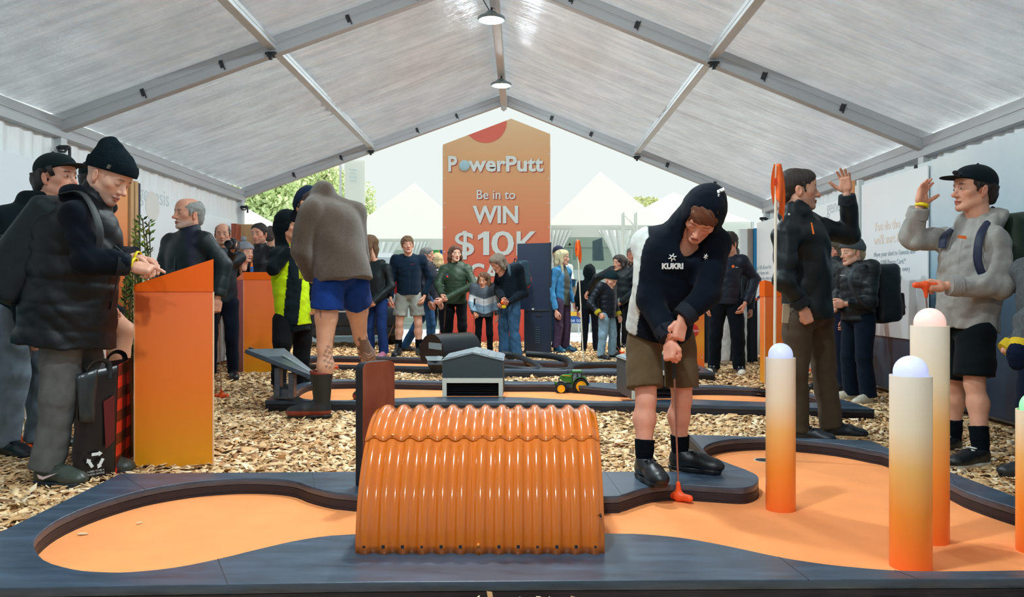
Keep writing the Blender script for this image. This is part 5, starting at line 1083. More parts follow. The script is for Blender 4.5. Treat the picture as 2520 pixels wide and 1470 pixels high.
def hairpiece(style, h):
    s = SDF(); 
    if style in ('short', 'crop', 'fringe', 'bald', 'messy', 'curlyshort'):
        e = {'short': .006, 'crop': .005, 'fringe': .010, 'bald': .004, 'messy': .012, 'curlyshort': .012}[style]
        s.ell((0,-.022,.038), (.080+e,.103+e,.087+e), .02).ell((0,.045,.058), (.060+e,.049+e,.052+e), .02); s.ell((0,-.075,-.03), (.060+e*.5,.040+e,.055), .03)
        fz = {'fringe': -.026, 'messy': -.012, 'short': -.006, 'crop': .0, 'bald': .0, 'curlyshort': -.002}[style]
        s.ell((0,.118,fz), (.084,.076 if style not in ('bald',) else .095,.068 if style not in ('bald',) else .085), .012, op='-'); s.ell((0,.05,-.075), (.12,.075,.075), .02, op='-'); s.cut((0,-.06,-.075), (0,-.1,-1))
        for q in (-1, 1): s.ell((q*.088,-.002,-.018), (.020,.028,.036), .008, op='-'); s.cap((q*.078,.022,.03), (q*.077,.026,-.015), .009, .006, .006)
        if style == 'bald': s.ell((0,.035,.105), (.064,.105,.068), .02, op='-')
        fq, am = (170, .0022) if style in ('crop', 'bald') else ((120, .0045) if style != 'messy' else (75, .008))
    elif style in ('long', 'bob', 'curly'):
        L = {'long': -.27, 'bob': -.105, 'curly': -.20}[style]; e = .010 if style != 'curly' else .018
        s.ell((0,-.020,.038), (.080+e,.103+e,.088+e), .02).ell((0,.045,.058), (.060+e,.048+e,.052+e), .02)
        for q in (-1, 1):
            s.chain([(q*.070,.010,.05), (q*(.086 if style != 'curly' else .1),.004,-.05), (q*(.078 if style != 'bob' else .088),-.012 if style != 'long' else .02,L)], [.026,.024 if style != 'curly' else .036,.016 if style != 'bob' else .024], .03, ((1,0,0), .8))
            s.chain([(q*.05,-.075,.03), (q*.055,-.085,-.08), (q*.05,-.085,L)], [.04,.036,.024], .04)
        s.chain([(0,-.09,.03), (0,-.098,-.08), (0,-.095,L)], [.045,.04,.026], .04)
        s.ell((0,.125,-.012), (.070,.085,.080), .012, op='-'); s.ell((0,.10,-.10), (.066,.088,.10), .012, op='-'); fq, am = (95, .004) if style != 'curly' else (55, .009)
    r = np.random.default_rng(len(style)); K = r.normal(0, 1, (4, 3))*fq*[1, 1, .28 if style != 'curlyshort' else 1]; ph = r.random(4)*6
    s.disp.append(lambda P: am*sum(np.sin(P @ k+q+2*np.sin(P @ k[::-1]*.35)) for k, q in zip(K, ph))/2.2); return s.mesh(h)
_HP = {}
def hp(style, h):
    if (style, h) not in _HP: _HP[(style, h)] = hairpiece(style, h)
    return _HP[(style, h)]
def hat_mesh(kind, h):
    if ('hat', kind, h) in _HP: return _HP[('hat', kind, h)]
    out = {}
    if kind in ('beanie', 'pom', 'slouch'):
        s = SDF(); s.ell((0,-.014,.050), (.091,.112,.100), .02).ell((0,.046,.058), (.069,.060,.060), .03)
        if kind == 'slouch': s.cap((0,-.055,.115), (0,-.085,.135), .045, .030, .05); s.cap((.01,-.03,.15), (-.01,-.075,.165), .014, .012, .03)
        s.cut((0,0,.034), (0,.22,-1)); s.disp.append(folds(.0025, 26, 4)); out['crown'] = s.mesh(h)
        s = SDF(); s.ell((0,-.014,.048), (.096,.117,.104), .02).ell((0,.046,.056), (.074,.066,.064), .03); s.cut((0,0,.026), (0,.22,-1)); s.cut((0,0,.082), (0,-.22,1)); s.disp.append(lambda P: .0012*np.cos(np.arctan2(P[:, 0], P[:, 1])*64)); out['cuff'] = s.mesh(h)
        if kind == 'pom': s = SDF(); s.ell((0,-.04,.175), .036); s.disp.append(folds(.005, 90, 2)); out['pompom'] = s.mesh(h)
    elif kind in ('cap', 'flatcap'):
        s = SDF(); s.ell((0,-.014,.046 if kind == 'cap' else .052), (.089,.109,.092 if kind == 'cap' else .070), .02).ell((0,.044,.056), (.068,.060,.060), .03); s.cut((0,0,.034), (0,.20,-1)); out['crown'] = s.mesh(h)
        s = SDF(); s.cap((0,.075,.050), (0,.135 if kind == 'cap' else .105,.040), .070, .062, .02, None)
        s = SDF(); s.ell((0,.108 if kind == 'cap' else .085,.054), (.076,.078 if kind == 'cap' else .05,.011), .01); s.ell((0,.10,.040), (.085,.1,.016), .012, op='-'); s.cut((0,.055,0), (0,-1,0)); out['brim'] = s.mesh(min(h, .004))
        if kind == 'cap': s = SDF(); s.ell((0,-.014,.139), .007); out['button'] = s.mesh(.003)
    elif kind == 'headband':
        s = SDF(); s.ell((0,-.018,.040), (.090,.112,.098), .02); s.ell((0,.118,.002), (.078,.105,.078), .012, op='-'); s.cut((0,0,-.03), (0,-.5,-1)); s.cut((0,0,.115), (0,-.2,1)); out['band'] = s.mesh(h)
    _HP[('hat', kind, h)] = out; return out
def place_hand(W, d, back, pose, right, scale, h):
    V, Fq = hand_mesh(pose, h); y = N3(d); z = N3(np.array(back)-y*np.dot(back, y)); x = np.cross(y, z)*(-1 if right else 1)
    M = np.stack([x, y, z], 1)*scale; return xf(V, M, np.array(W)+y*.035*scale), (Fq[:, ::-1] if right else Fq)
def person(label, J, h=.010, skin=(208,158,132), kind='man', hy=0., hpit=0., hrol=0., hs=1., brow=(70,54,42), stubble=None, lips=(170,98,88), hair=None, hat=None, top=None, top2=None, legs=None, shoes=None,
           hands=('relaxed', 'relaxed'), hdir=(None, None), hback=(None, None), eyes=True, group=None, bulk=1., base=None, colskin=None, sleeve=1., nohead=False, hood_up=None, calf=1., ground=.012):
    H = J['H']; S = H/1.75
    if shoes:
        for n in 'RL': J['ank'+n] = np.array((*J['ank'+n][:2], max(J['ank'+n][2] if J.get('lifted') else 0, ground+.079*S*shoes.get('size', 1.))))
    f, r = J['f'], J['r']; b = bulk*S
    if base is None: base = (J['ankR']+J['ankL'])/2; base = (base[0], base[1], min(J['ankR'][2], J['ankL'][2])-.045*H)
    t = thing('person', label, 'person', tuple(base), group)
    short = legs and legs.get('kind') == 'shorts'
    # ---- body
    B = SDF(); ch, pe, ne, he = J['chest'], J['pelvis'], J['neck'], J['head']; tor = N3(ne-pe)
    B.cap(pe, ch, .115*b, .125*b, .05, (f, .7)); B.cap(J['shL']*.8+ch*.2, J['shR']*.8+ch*.2, .045*S, None, .05); B.cap(ch, ne, .085*b, .052*S, .05); B.cap(ne, he-(he-ne)*.25, .050*S, .048*S, .03)
    ls = 1.0 if short else .72
    for n in 'RL':
        B.chain([J['sh'+n], J['el'+n], J['wr'+n]], [.045*S,.037*S,.0255*S], .02); hi, kn, an = J['hip'+n], J['knee'+n], J['ank'+n]
        cf = kn+(an-kn)*.30-N3(np.cross(np.cross(an-kn, J['toe'][n]), an-kn))*(-.014*S)*-1
        B.chain([hi, hi+(kn-hi)*.5, kn], [.085*S*ls*calf,.075*S*ls*calf,.053*S*ls], .03); B.chain([kn, cf, an+(kn-an)*.22, an], [.050*S*ls,.057*S*ls*calf,.040*S*ls,.036*S*ls], .03)
        B.cap(an-UP*.01*S, an+N3(J['toe'][n])*.09*S-UP*.042*S, .028*S, .016*S, .02)
    V, Fq = B.mesh(h*1.15); C = np.tile(np.array(s2l(skin)), (len(V), 1)); Vs, Fs, Cs, nv = [V], [Fq], [C], len(V)
    hM = frame(hy, hpit, hrol)*(hs*S*1.0)
    if not nohead:
        hh = min(h*.45, .0055); hV, hF = head_mesh(kind, hh); Vs.append(xf(hV, hM, he)); Fs.append(hF+nv); Cs.append(head_colors(hV, skin, brow, stubble, lips)); nv += len(hV)
    for i, n in enumerate('RL'):
        if hands[i] is None: continue
        d = J['wr'+n]-J['el'+n] if hdir[i] is None else A3(hdir[i]); bk = (r if n == 'R' else -r) if hback[i] is None else A3(hback[i])
        hV, hF = place_hand(J['wr'+n], d, bk, hands[i], n == 'R', S*.97, min(h*.40, .005)); Vs.append(hV); Fs.append(hF+nv); cc = np.tile(np.array(s2l(skin)), (len(hV), 1))*np.array((1.0,.90,.86)); Cs.append(cc); nv += len(hV)
    Va, Ca = np.concatenate(Vs), np.concatenate(Cs)
    if colskin is not None: Ca = colskin(Va, Ca)
    link_mesh('body', raw_mesh('body', Va-base_of(t), np.concatenate(Fs), Ca), M_skin, t, True)
    if eyes and not nohead:
        for q in (-1, 1):
            e = MB(); e.ball((0,0,0), (.0118,.0090,.0050), 12); e.V = [xf(v, hM, he+hM @ np.array((q*.0315,.0815,-.002))) for v in e.V]; eo = e.build('eye', M_eye, t, True)
            e = MB(); e.ball((0,0,0), (.0052,.0030,.0046), 10); e.V = [xf(v, hM, he+hM @ np.array((q*.0315,.0895,-.0025))) for v in e.V]; e.build('iris', M_iris, eo, True)
    def headpart(name, VF, col, m, parent=t, colfn=None):
        V, Fq = VF; C = np.tile(np.array(s2l(col)), (len(V), 1))
        if colfn is not None: C = colfn(V, C)
        return link_mesh(name, raw_mesh(name, xf(V, hM, he)-base_of(t), Fq, C), m, parent, True)
    if hair:
        hV, hF = hp(hair[0], max(.0045, h*.5))
        if hat and hat['kind'] != 'headband': zc = hV[hF].mean(1); hF = hF[(zc[:, 2] < .045+.2*zc[:, 1]) & ((zc[:, 1] < .045) | (zc[:, 2] < -.03))]
        headpart('hair', (hV, hF), hair[1], M_hair)
    if hat:
        hm = hat_mesh(hat['kind'], max(.004, h*.45)); first = None
        for nm, VF in hm.items():
            o = headpart({'crown': hat.get('name', 'beanie' if hat['kind'] in ('beanie','pom','slouch') else 'cap'), 'band': 'headband'}.get(nm, nm), VF, hat.get(nm, hat['col']), hat.get('mat', M_knit), first or t); first = first or o
        if hat.get('badge'):
            e = MB(); e.box((0,0,0), (.044,.003,.02), None, .001); e.V = [xf(v, hM, he+hM @ np.array(hat['badge'])) for v in e.V]; e.build('badge', hat.get('badgemat', M_leather and mat('badge_grey', s2l((96,100,96)), .6)), first)
    # ---- legs
    if legs:
        L = SDF(); lb = legs.get('bulk', 1.)*S; L.ell(pe+UP*0., (.150*b*legs.get('hipw', 1),.118*b,.115*S), .05, np.stack([r, f, UP], 1))
        for n in 'RL':
            hi, kn, an = J['hip'+n], J['knee'+n], J['ank'+n]; ax = N3(kn-hi)
            if short:
                e = hi+(kn-hi)*legs.get('len', .82); fl = legs.get('flare', 1.08); L.cap(hi, e+ax*.05, .092*lb, .090*lb*fl, .022).clip(e, ax)
            else:
                cuff = an-UP*legs.get('cuff', .0); ax2 = N3(an-kn); L.cap(hi, kn, .094*lb, .074*lb, .025); e = an+ax2*(.01-legs.get('lift', 0)); fl = legs.get('flare', 1.)
                L.cap(kn, an+ax2*.06, .072*lb, .062*lb*fl, .025).clip(e, ax2)
        L.disp.append(folds(legs.get('fold', .007)*S*.75, 13, int(abs(base[0])*100) % 97, .75)); L.cut(pe+UP*.13*S, UP)
        o = part(legs.get('name', 'shorts' if short else 'trousers'), L, h, legs['col'], legs.get('mat', M_cloth), t, None, legs.get('colfn'))
    # ---- shoes
    if shoes:
        for n in 'RL':
            an = J['ank'+n]; fo = A3(J['toe'][n]); fo[2] = 0; fo = N3(fo); pit = J.get('footpitch', {}).get(n, 0); fw = fo*math.cos(pit)-UP*math.sin(pit); u = UP*math.cos(pit)+fo*math.sin(pit); M = np.stack([np.cross(fw, u), fw, u], 1)*S*shoes.get('size', 1.)
            org = an-M @ np.array((0,-.045,.079)); U, So, La = shoe_mesh(shoes['kind'], max(.0045, h*.6)); first = None
            for nm, (V, Fq), col in (('shoe', U, shoes['col']), ('sole', So, shoes.get('sole', (30,32,36))), ('laces', La, shoes.get('lace', shoes['col']))):
                if nm == 'laces' and (shoes['kind'] == 'gumboot' or h > .012): continue
                C = np.tile(np.array(s2l(col)), (len(V), 1))
                if nm == 'shoe' and shoes.get('colfn'): C = shoes['colfn'](V, C)
                o = link_mesh({'shoe': {'boot': 'boot', 'gumboot': 'gumboot'}.get(shoes['kind'], 'shoe')}.get(nm, nm), raw_mesh(nm, xf(V, M, org)-base_of(t), Fq, C), shoes.get('mat', M_leather) if nm != 'laces' else M_cloth, first or t, True); first = first or o
            if shoes.get('sock'):
                K = SDF(); kn = J['knee'+n]; k1 = an+(kn-an)*shoes.get('sockh', .35); K.cap(an-UP*.03, an+(k1-an)*.55, .045*S, .046*S, .02); K.cap(an+(k1-an)*.5, k1+(k1-an)*.1, .046*S, .056*S*calf, .02).clip(k1, kn-an); K.disp.append(folds(.0015, 60, 3)); part('sock', K, h*.8, shoes['sock'], M_knit, t)
    # ---- jacket or shirt
    for nm, tp in (('top', top), ('top2', top2)):
        if not tp: continue
        sbq = tp.get('sleeve', 1.)*b; T_ = SDF(); q = tp.get('quilt'); tb = tp.get('bulk', 1.)*b; fl = tp.get('flat', .70); tl = ch-pe; hem = pe-N3(tl)*tp.get('hem', .02)*S
        wb = tp.get('waist', 1.)
        T_.cap(hem-N3(tl)*.04, ch, .150*tb*wb, .160*tb, .05, (f, fl), (q[0], q[1], 0.) if q else None).clip(hem, -tl+f*tp.get('hemtilt', 0))
        T_.cap(J['shL']*.8+ch*.2, J['shR']*.8+ch*.2, .058*tb, None, .07); T_.cap(ch, ne, .112*tb, .060*tb, .06, (f, .85))
        for n in 'RL': T_.cap(ne-UP*.015*S, J['sh'+n], .058*b, .056*sbq, .05)
        if tp.get('belly'): T_.ell(pe+(ch-pe)*.35+f*.06*S, .13*tp['belly']*b, .08)
        sb_ = tp.get('sleeve', 1.)*b
        if not tp.get('nosleeve'):
            for n in 'RL':
                s0, e, w = J['sh'+n], J['el'+n], J['wr'+n]; w2 = w+(e-w)*tp.get('cuffback', .04); q2 = (q[0]*.9, q[1]) if q else None
                T_.cap(s0, e, .063*sb_, .054*sb_, .04, None, q2); T_.cap(e, w2+(w-e)*.15, .054*sb_, .043*sb_, .03, None, q2).clip(w2, w-e)
        if tp.get('collar'): cN = N3(he-ne); T_.cap(ne-cN*.02, ne+cN*tp['collar']*S, .066*tb, .063*tb, .03).clip(ne+cN*tp['collar']*S, cN); T_.cap(ne+cN*.02+f*.012, ne+cN*(tp['collar']+.08)*S+f*.012, .052*S, .055*S, .008, op='-')
        if tp.get('hood'):
            g = tp['hood']; bk = ne-f*.055*S+UP*.01; T_.chain([ne+r*.085*S+f*.02*S-UP*.015, ne+r*.075*S-f*.045*S+UP*.012, bk-UP*.02*S, ne-r*.075*S-f*.045*S+UP*.012, ne-r*.085*S+f*.02*S-UP*.015], [.030*g*S,.040*g*S,.052*g*S,.040*g*S,.030*g*S], .035)
        T_.disp.append(folds(tp.get('fold', .006)*S*1.15, tp.get('ffreq', 14)*1.25, int(abs(base[0])*313) % 89, .8))
        if hood_up and nm == 'top':
            c = lambda v: he+hM @ np.array(v)
            T_.ell(c((0,-.030,.028)), np.array((.108,.132,.128))*S*hood_up, .05, frame(hy, hpit, hrol)); T_.cap(c((0,-.05,-.04)), ne, .095*S, .085*S, .06); T_.ell(c((0,.09,-.015)), np.array((.082,.115,.100))*S, .015, frame(hy, hpit, hrol), '-'); T_.cap(c((0,.02,-.06)), c((0,.09,-.13)), .062*S, .075*S, .015, op='-')
            T_.disp.append(folds(.002, 24, 9))
        o = part(tp.get('name', 'jacket'), T_, h, tp['col'], tp.get('mat', M_cloth), t, tp.get('plabel'), tp.get('colfn'))
        if tp.get('zip'):
            z0, z1 = hem+(ch-hem)*.02, ne; pts = []
            for k in range(15):
                u = k/14; c0 = hem+(ne-hem)*u; rad = ((.150+.010*min(u*1.3, 1))*fl*tb if u < .7 else (.112*tb*(1-(u-.7)/.3)+.058*tb*(u-.7)/.3)*.98); pts.append(c0+f*(rad+.003+.02*(tp.get('belly', 0) > 0)*math.sin(PI*u)))
            MB().tube(pts, .006*S, 6, flat=.6).build('zip', mat('zip_%d' % sum(tp['zip']), s2l(tp['zip']), .4, .2), o, True)
        if tp.get('cuffs'):
            for n in 'RL':
                e, w = J['el'+n], J['wr'+n]; d = N3(w-e); w2 = w+(e-w)*tp.get('cuffback', .04); MB().tube([w2-d*.05*S, w2-d*.01*S, w2+d*.012*S], [.053*sb_,.050*sb_,.046*sb_], 14).build('cuff', mat('cuff_%d' % sum(tp['cuffs']), s2l(tp['cuffs']), .9, bump=.5, bscale=120, stretch=(1,1,.2)), o, True)
    t['_h'] = 0; del t['_h']
    return t
# ---- small things people carry
M_putt = mat('putter_orange', s2l((248,92,40)), .45); M_shaft = mat('putter_shaft', s2l((176,140,136)), .25, .8); M_grip = mat('putter_grip', s2l((16,22,28)), .7)
def putter(grip, head, label, hd=(1,0,0), grip_len=.24, s=1., up=False):
    g, q = A3(grip), A3(head); t = thing('putter', label, 'putter', tuple(q), 'putters'); d = N3(g-q); L = np.linalg.norm(g-q)
    MB().tube([q+d*.02, g-d*grip_len*.8], .0045*s, 10).build('shaft', M_shaft, t, True); MB().tube([g-d*grip_len, g-d*grip_len*.5, g], [.009*s,.0115*s,.0125*s], 12).build('grip', M_grip, t, True)
    x = N3(np.array(hd)-d*np.dot(hd, d)*(0 if abs(d[2]) > .5 else 1)); x[2] = 0 if not up else x[2]; x = N3(x); y = N3(np.cross(d, x))
    S_ = SDF(); S_.chain([q-x*.062*s, q, q+x*.062*s], [.017*s,.020*s,.017*s], .012, (y, 1.)); S_.cap(q+d*.0, q+d*.065*s, .016*s, .0105*s, .02); V, Fq = S_.mesh(.004*s); C = np.tile(np.array(s2l((248,92,40))), (len(V), 1))
    link_mesh('putter_head', raw_mesh('putter_head', V-base_of(t), Fq, C), M_putt, t, True); return t
def backpack(c, f, u, w, hgt, dep, col, label, h=.009, sh=None, strapcol=None, quilt=0.):
    c, f, u = A3(c), N3(f), N3(u); r = N3(np.cross(f, u)); t = thing('backpack', label, 'backpack', tuple(c)); R = np.stack([r, f, u], 1)      # f points away from the wearer's back
    s = SDF(); s.box(c, (w/2-.06, dep/2-.055, hgt/2-.06), .055, .02, R); s.ell(c-u*hgt*.22+f*dep*.28, (w*.42,dep*.36,hgt*.24), .04, R); s.disp.append(folds(.004, 14, 5)); V, Fq = s.mesh(h); C = np.tile(np.array(s2l(col)), (len(V), 1)); link_mesh('bag', raw_mesh('bag', V-base_of(t), Fq, C), M_nylon, t, True)
    s = SDF(); s.box(c-u*hgt*.20+f*(dep*.5+.0), (w*.30,.010,hgt*.16), .018, .02, R); V, Fq = s.mesh(h); C = np.tile(np.array(s2l(tuple(int(a*.8) for a in col))), (len(V), 1)); link_mesh('front_pocket', raw_mesh('front_pocket', V-base_of(t), Fq, C), M_nylon, t, True)
    MB().tube([c+u*hgt*.30+r*w*.36+f*dep*.44, c+u*hgt*.42+f*dep*.40, c+u*hgt*.30-r*w*.36+f*dep*.44], .005, 6).build('zip', M_dark, t, True); MB().tube(smooth_loop([c+u*hgt*.48-r*.04-f*dep*.3, c+u*(hgt*.5+.04)-f*dep*.3, c+u*hgt*.48+r*.04-f*dep*.3], 4, False), .008, 8).build('handle', M_dark, t, True)
    if sh is not None:
        for pts in sh: MB().tube(smooth_loop(pts, 6, False), .024, 10, flat=.32).build('strap', mat('strap_%d' % sum(strapcol or col), s2l(strapcol or col), .6), t, True)
    return t
# ================================================================= THE PEOPLE NEAR THE CAMERA
def px_person(Y0):
    return lambda px, py, d=0.: np.array(D(px, py, Y0+d))
BLK, NAVY, DGREY = (14,24,32), (13,26,44), (70,76,80)
# ---- man in the slouchy beanie at the podium
q = px_person(4.42)
J = dict(pelvis=q(165,800), chest=q(186,585), neck=q(226,497), head=q(268,436,-.01), shR=q(188,535,-.21), shL=q(210,525,.20), elR=q(212,640,-.25), wrR=q(318,652,-.14), elL=q(245,640,.20), wrL=q(330,634,.06),
         hipR=q(158,815,-.07), kneeR=q(146,985,-.09), ankR=q(112,1163,-.10), hipL=q(182,815,.10), kneeL=q(228,960,.14), ankL=q(222,1120,.16), f=fdir(85), r=np.cross(fdir(85), UP), toe={'R': fdir(78), 'L': fdir(90)}, H=1.82)
beanie_man = person('man in a black slouched beanie and padded vest tapping the orange podium', J, .0085, (214,168,146), 'man', 80, 28, 4, 1.10, (92,74,60), (120,104,96), (176,110,100), None, dict(kind='slouch', col=(12,26,32), badge=(.085,.045,.055)),
       dict(name='hoodie', col=(11,22,34), mat=M_cloth, bulk=1.16, flat=1.0, sleeve=1.16, hem=.0, hood=1.6, collar=.06, fold=.009, cuffback=.05, cuffs=(9,18,28)), dict(name='padded_vest', col=(9,19,26), mat=M_nylon, bulk=1.36, flat=1.02, nosleeve=True, hem=.10, quilt=(.13,.006), collar=.09, fold=.006, waist=1.16, zip=(30,40,48)),
       dict(kind='trousers', col=(98,100,100), bulk=1.16, fold=.012, flare=1.18, mat=M_denim), dict(kind='sneaker', col=(58,66,60), sole=(24,34,44), lace=(90,96,84), size=1.06), ('point', 'relaxed'), ((1,0,-.22), (1,.0,-.25)), ((.1,-.5,.8), (.1,.3,.9)), eyes=False)
sw = np.array(q(112,1172,-.17)); MB().slab([sw+(-.03,-.02,.012), sw+(.0,-.02,.0), sw+(.075,-.015,.02), sw+(.0,-.02,-.014), sw+(-.02,-.02,-.008)], .006).build('shoe_stripe', mat('pink_stripe', s2l((206,180,186)), .5), beanie_man)
for w, (nm_) in ((np.array(q(338,634,.06)), 'wristband'), (np.array(q(330,651,-.14)), 'wristband')):
    MB().tube([w+(-.006,0,.002), w+(.008,0,-.001)], .036, 16, False).build('wristband', M_yel, beanie_man, True).modifiers.new('t', 'SOLIDIFY').thickness = .004
backpack(q(92,615,-.02), (-.80,-.10,.58), (.58,0,.81), .36, .60, .26, (18,30,36), 'black backpack on the back of the man in the slouched beanie', .009, [[q(150,480,-.16), q(205,478,-.19), q(245,560,-.24), q(240,650,-.22)]], (10,20,26))
# ---- bent boy in the hood, putting
q = px_person(4.15)
J = dict(pelvis=q(1622,812,.06), chest=q(1655,640,-.06), neck=q(1692,555,-.16), head=q(1728,533,-.24), shR=q(1592,600,.0), shL=q(1757,600,-.13), elR=q(1597,738,-.12), wrR=q(1648,832,-.26), elL=q(1742,725,-.22), wrL=q(1678,783,-.27),
         hipR=q(1584,835,.06), kneeR=q(1590,985,-.03), ankR=q(1585,1134,-.07), hipL=q(1672,835,.10), kneeL=q(1678,985,.08), ankL=q(1672,1125,.12), f=fdir(15), r=np.cross(fdir(15), UP), toe={'R': fdir(16), 'L': fdir(62)}, H=1.60)
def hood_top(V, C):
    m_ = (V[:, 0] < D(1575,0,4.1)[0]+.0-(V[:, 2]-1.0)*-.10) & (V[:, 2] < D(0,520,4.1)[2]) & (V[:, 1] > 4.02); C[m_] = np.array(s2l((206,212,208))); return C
boy = person('boy in a dark navy hooded sweatshirt and brown shorts bending over his putt', J, .0085, (226,164,140), 'youth', -28, 46, 26, 1.08, (120,80,56), None, (190,112,104), ('fringe', (110,66,44)), None,
       dict(name='hooded_sweatshirt', col=(12,24,40), mat=M_cloth, bulk=1.26, flat=.82, sleeve=1.24, hem=.02, fold=.0055, ffreq=11, cuffs=(10,20,34), colfn=hood_top), None, dict(kind='shorts', col=(96,80,58), bulk=1.02, len=.80, flare=1.12, hipw=.95, fold=.010), dict(kind='sneaker', col=(14,22,28), sole=(14,20,26), sock=(13,22,32), sockh=.36, size=1.12),
       ('grip', 'grip'), ((-.05,-.35,-1), (-.25,-.3,-1)), ((-.8,-.6,0), (.55,-.8,.2)), hood_up=1.05, calf=1.05, ground=.102, eyes=False)
def logo_mark(parent, c, x, y, s, word=None):
    for k in range(6):
        a = k*PI/3+.3; d = np.array(N3(x))*math.cos(a)+np.array(N3(y))*math.sin(a); MB().tube([A3(c)+d*s*.15, A3(c)+d*s*.55], [s*.13, s*.05], 6).build('emblem_stroke', M_white, parent)
    if word: text('lettering', word, s*.95, basis(A3(c)-np.array(N3(x))*s*1.3-np.array(N3(y))*s*1.45, x, y), M_white, parent, .003, .002)
logo_mark(boy, q(1655,634,-.225), (.96,-.1,0), (0,-.25,1), .038, 'KUKRI'); logo_mark(boy, q(1737,632,-.335), (.8,.5,0), (.1,-.25,1), .026)
logo_mark(boy, q(1766,482,-.345), (-.8,.3,-.35), (-.2,-.5,-.8), .022, 'KUKRI')
for px, py, d in ((1580,1070,-.045), (1667,1078,.115)):
    w = np.array(q(px,py,d)); MB().tube([w, w+(.012,-.002,-.006), w+(.032,.006,.004)], [.002,.004,.0015], 6).build('sock_swoosh', M_white, boy)
putter(q(1657,845,-.27), G(1670,1222,.045), 'putter with an orange head held by the bent boy in the hood', (.62,-.6,0), .17)
# ---- man raising his hand
q = px_person(5.62)
J = dict(pelvis=q(1990,765), chest=q(1982,605), neck=q(1962,522), head=q(1966,468), shR=q(1935,575,-.19), shL=q(2028,565,.18), elR=q(1932,690,-.24), wrR=q(1975,752,-.22), elL=q(2092,578,.20), wrL=q(2084,480,.12),
         hipR=q(1965,790,-.09), kneeR=q(1958,915,-.09), ankR=q(1966,1052,-.08), hipL=q(2015,790,.09), kneeL=q(2026,905,.09), ankL=q(2046,1053,.04), f=fdir(72), r=np.cross(fdir(72), UP), toe={'R': fdir(60), 'L': fdir(80)}, H=1.84)
ray = person('man with short dark hair in a black jacket raising his left hand', J, .0095, (206,156,132), 'man', 78, -2, 0, 1.13, (58,44,36), (146,118,104), (160,96,88), ('crop', (46,36,30)), None,
       dict(col=(18,32,38), mat=M_nylon, bulk=1.14, flat=.86, sleeve=1.16, hem=.045, hood=1.05, collar=.10, fold=.009, ffreq=15, cuffs=(14,28,36), waist=1.05, zip=(10,18,22)), None, dict(kind='trousers', col=(74,63,50), bulk=1.08, fold=.009, flare=1.04), dict(kind='low', col=(12,24,34), sole=(196,160,112), lace=(40,50,56)),
       ('fist', 'open'), ((.35,-.1,-1), (-.12,.0,1)), ((.3,-.95,.1), (.65,.75,0)))
MB().slab([q(1995,548,-.205), q(1998,548,-.205), q(2004,576,-.215), q(2000,577,-.215)], .004).build('orange_zip_pull', M_orp, ray)
for px, py in ((1924,527), (1942,528)): MB().ball(q(px,py,-.27), .008, 10).build('press_stud', M_alu, ray)
MB().box(q(1934,772,-.15), (.05,.012,.13), rotm(0,.06,0), .004).build('pocket_flap', mat('pocket_khaki', s2l((168,156,132)), .8), ray)
# ---- man in the grey hooded sweatshirt, cap and backpack
q = px_person(4.98)
J = dict(pelvis=q(2378,795), chest=q(2394,640), neck=q(2408,545,.0), head=q(2396,468), shR=q(2338,592,.17), shL=q(2448,598,-.16), elR=q(2243,588,.13), wrR=q(2262,512,.06), elL=q(2462,705,-.22), wrL=q(2330,703,-.24),
         hipR=q(2358,815,.10), kneeR=q(2348,945,.14), ankR=q(2346,1085,.18), hipL=q(2402,815,-.08), kneeL=q(2398,945,-.13), ankL=q(2414,1116,-.20), f=fdir(-52), r=np.cross(fdir(-52), UP), toe={'R': fdir(-60), 'L': fdir(-66)}, H=1.80)
rear = person('young man in a grey hooded sweatshirt, black cap and black shorts raising his right hand', J, .009, (218,162,136), 'youth', -86, -4, 0, 1.12, (64,46,36), None, (184,108,100), ('crop', (44,34,28)), dict(kind='cap', name='cap', col=(14,28,34), mat=M_cloth),
       dict(name='hooded_sweatshirt', col=(160,160,156), mat=M_cloth, bulk=1.16, flat=.80, sleeve=1.24, hem=.035, hood=1.55, fold=.010, cuffs=(150,150,148), cuffback=.06), None, dict(kind='shorts', col=(17,28,32), bulk=1.10, len=.86, flare=1.12, fold=.008), dict(kind='low', col=(20,26,30), sole=(206,202,190), lace=(222,222,214), sock=(16,26,36), sockh=.36, size=1.1),
       ('open', 'grip'), ((.22,.0,1), (-1,-.12,.02)), ((-.45,.85,0), (-.1,-.75,.65)))
w = q(2269,505,.055); MB().tube([w+(-.002,0,-.010), w+(.002,0,.010)], .040, 18, False).build('wristband', M_yel, rear, True).modifiers.new('t', 'SOLIDIFY').thickness = .004
MB().slab([q(2357,586,-.165), q(2379,589,-.175), q(2378,581,-.175), q(2358,579,-.165)], .004).build('orange_print', M_orp, rear)
MB().tube(smooth_loop([q(2352,560,-.13), q(2343,585,-.17), q(2336,615,-.18)], 4, False), .004, 6).build('drawstring', mat('cord_grey', s2l((110,112,112)), .8), rear, True)
for k, (px, py) in enumerate(((2352,1128), (2362,1122), (2372,1118))): pass
w = q(2412,1128,-.10); MB().tube(smooth_loop([w+(-.02,-.015,-.012), w+(.02,-.02,.004), w+(.06,-.012,-.008), w+(.09,-.01,-.004)], 5, False), .006, 8, flat=.5).build('shoe_stripe', M_white, rear, True)
for px0, py0, px1, py1 in ((2368,424,2352,436), (2362,420,2342,430)): MB().ball(q((px0+px1)/2,(py0+py1)/2,-.09), (.022,.008,.014), 12).build('sunglasses_lens', mat('lens_dark', s2l((20,24,34)), .08), rear, True)
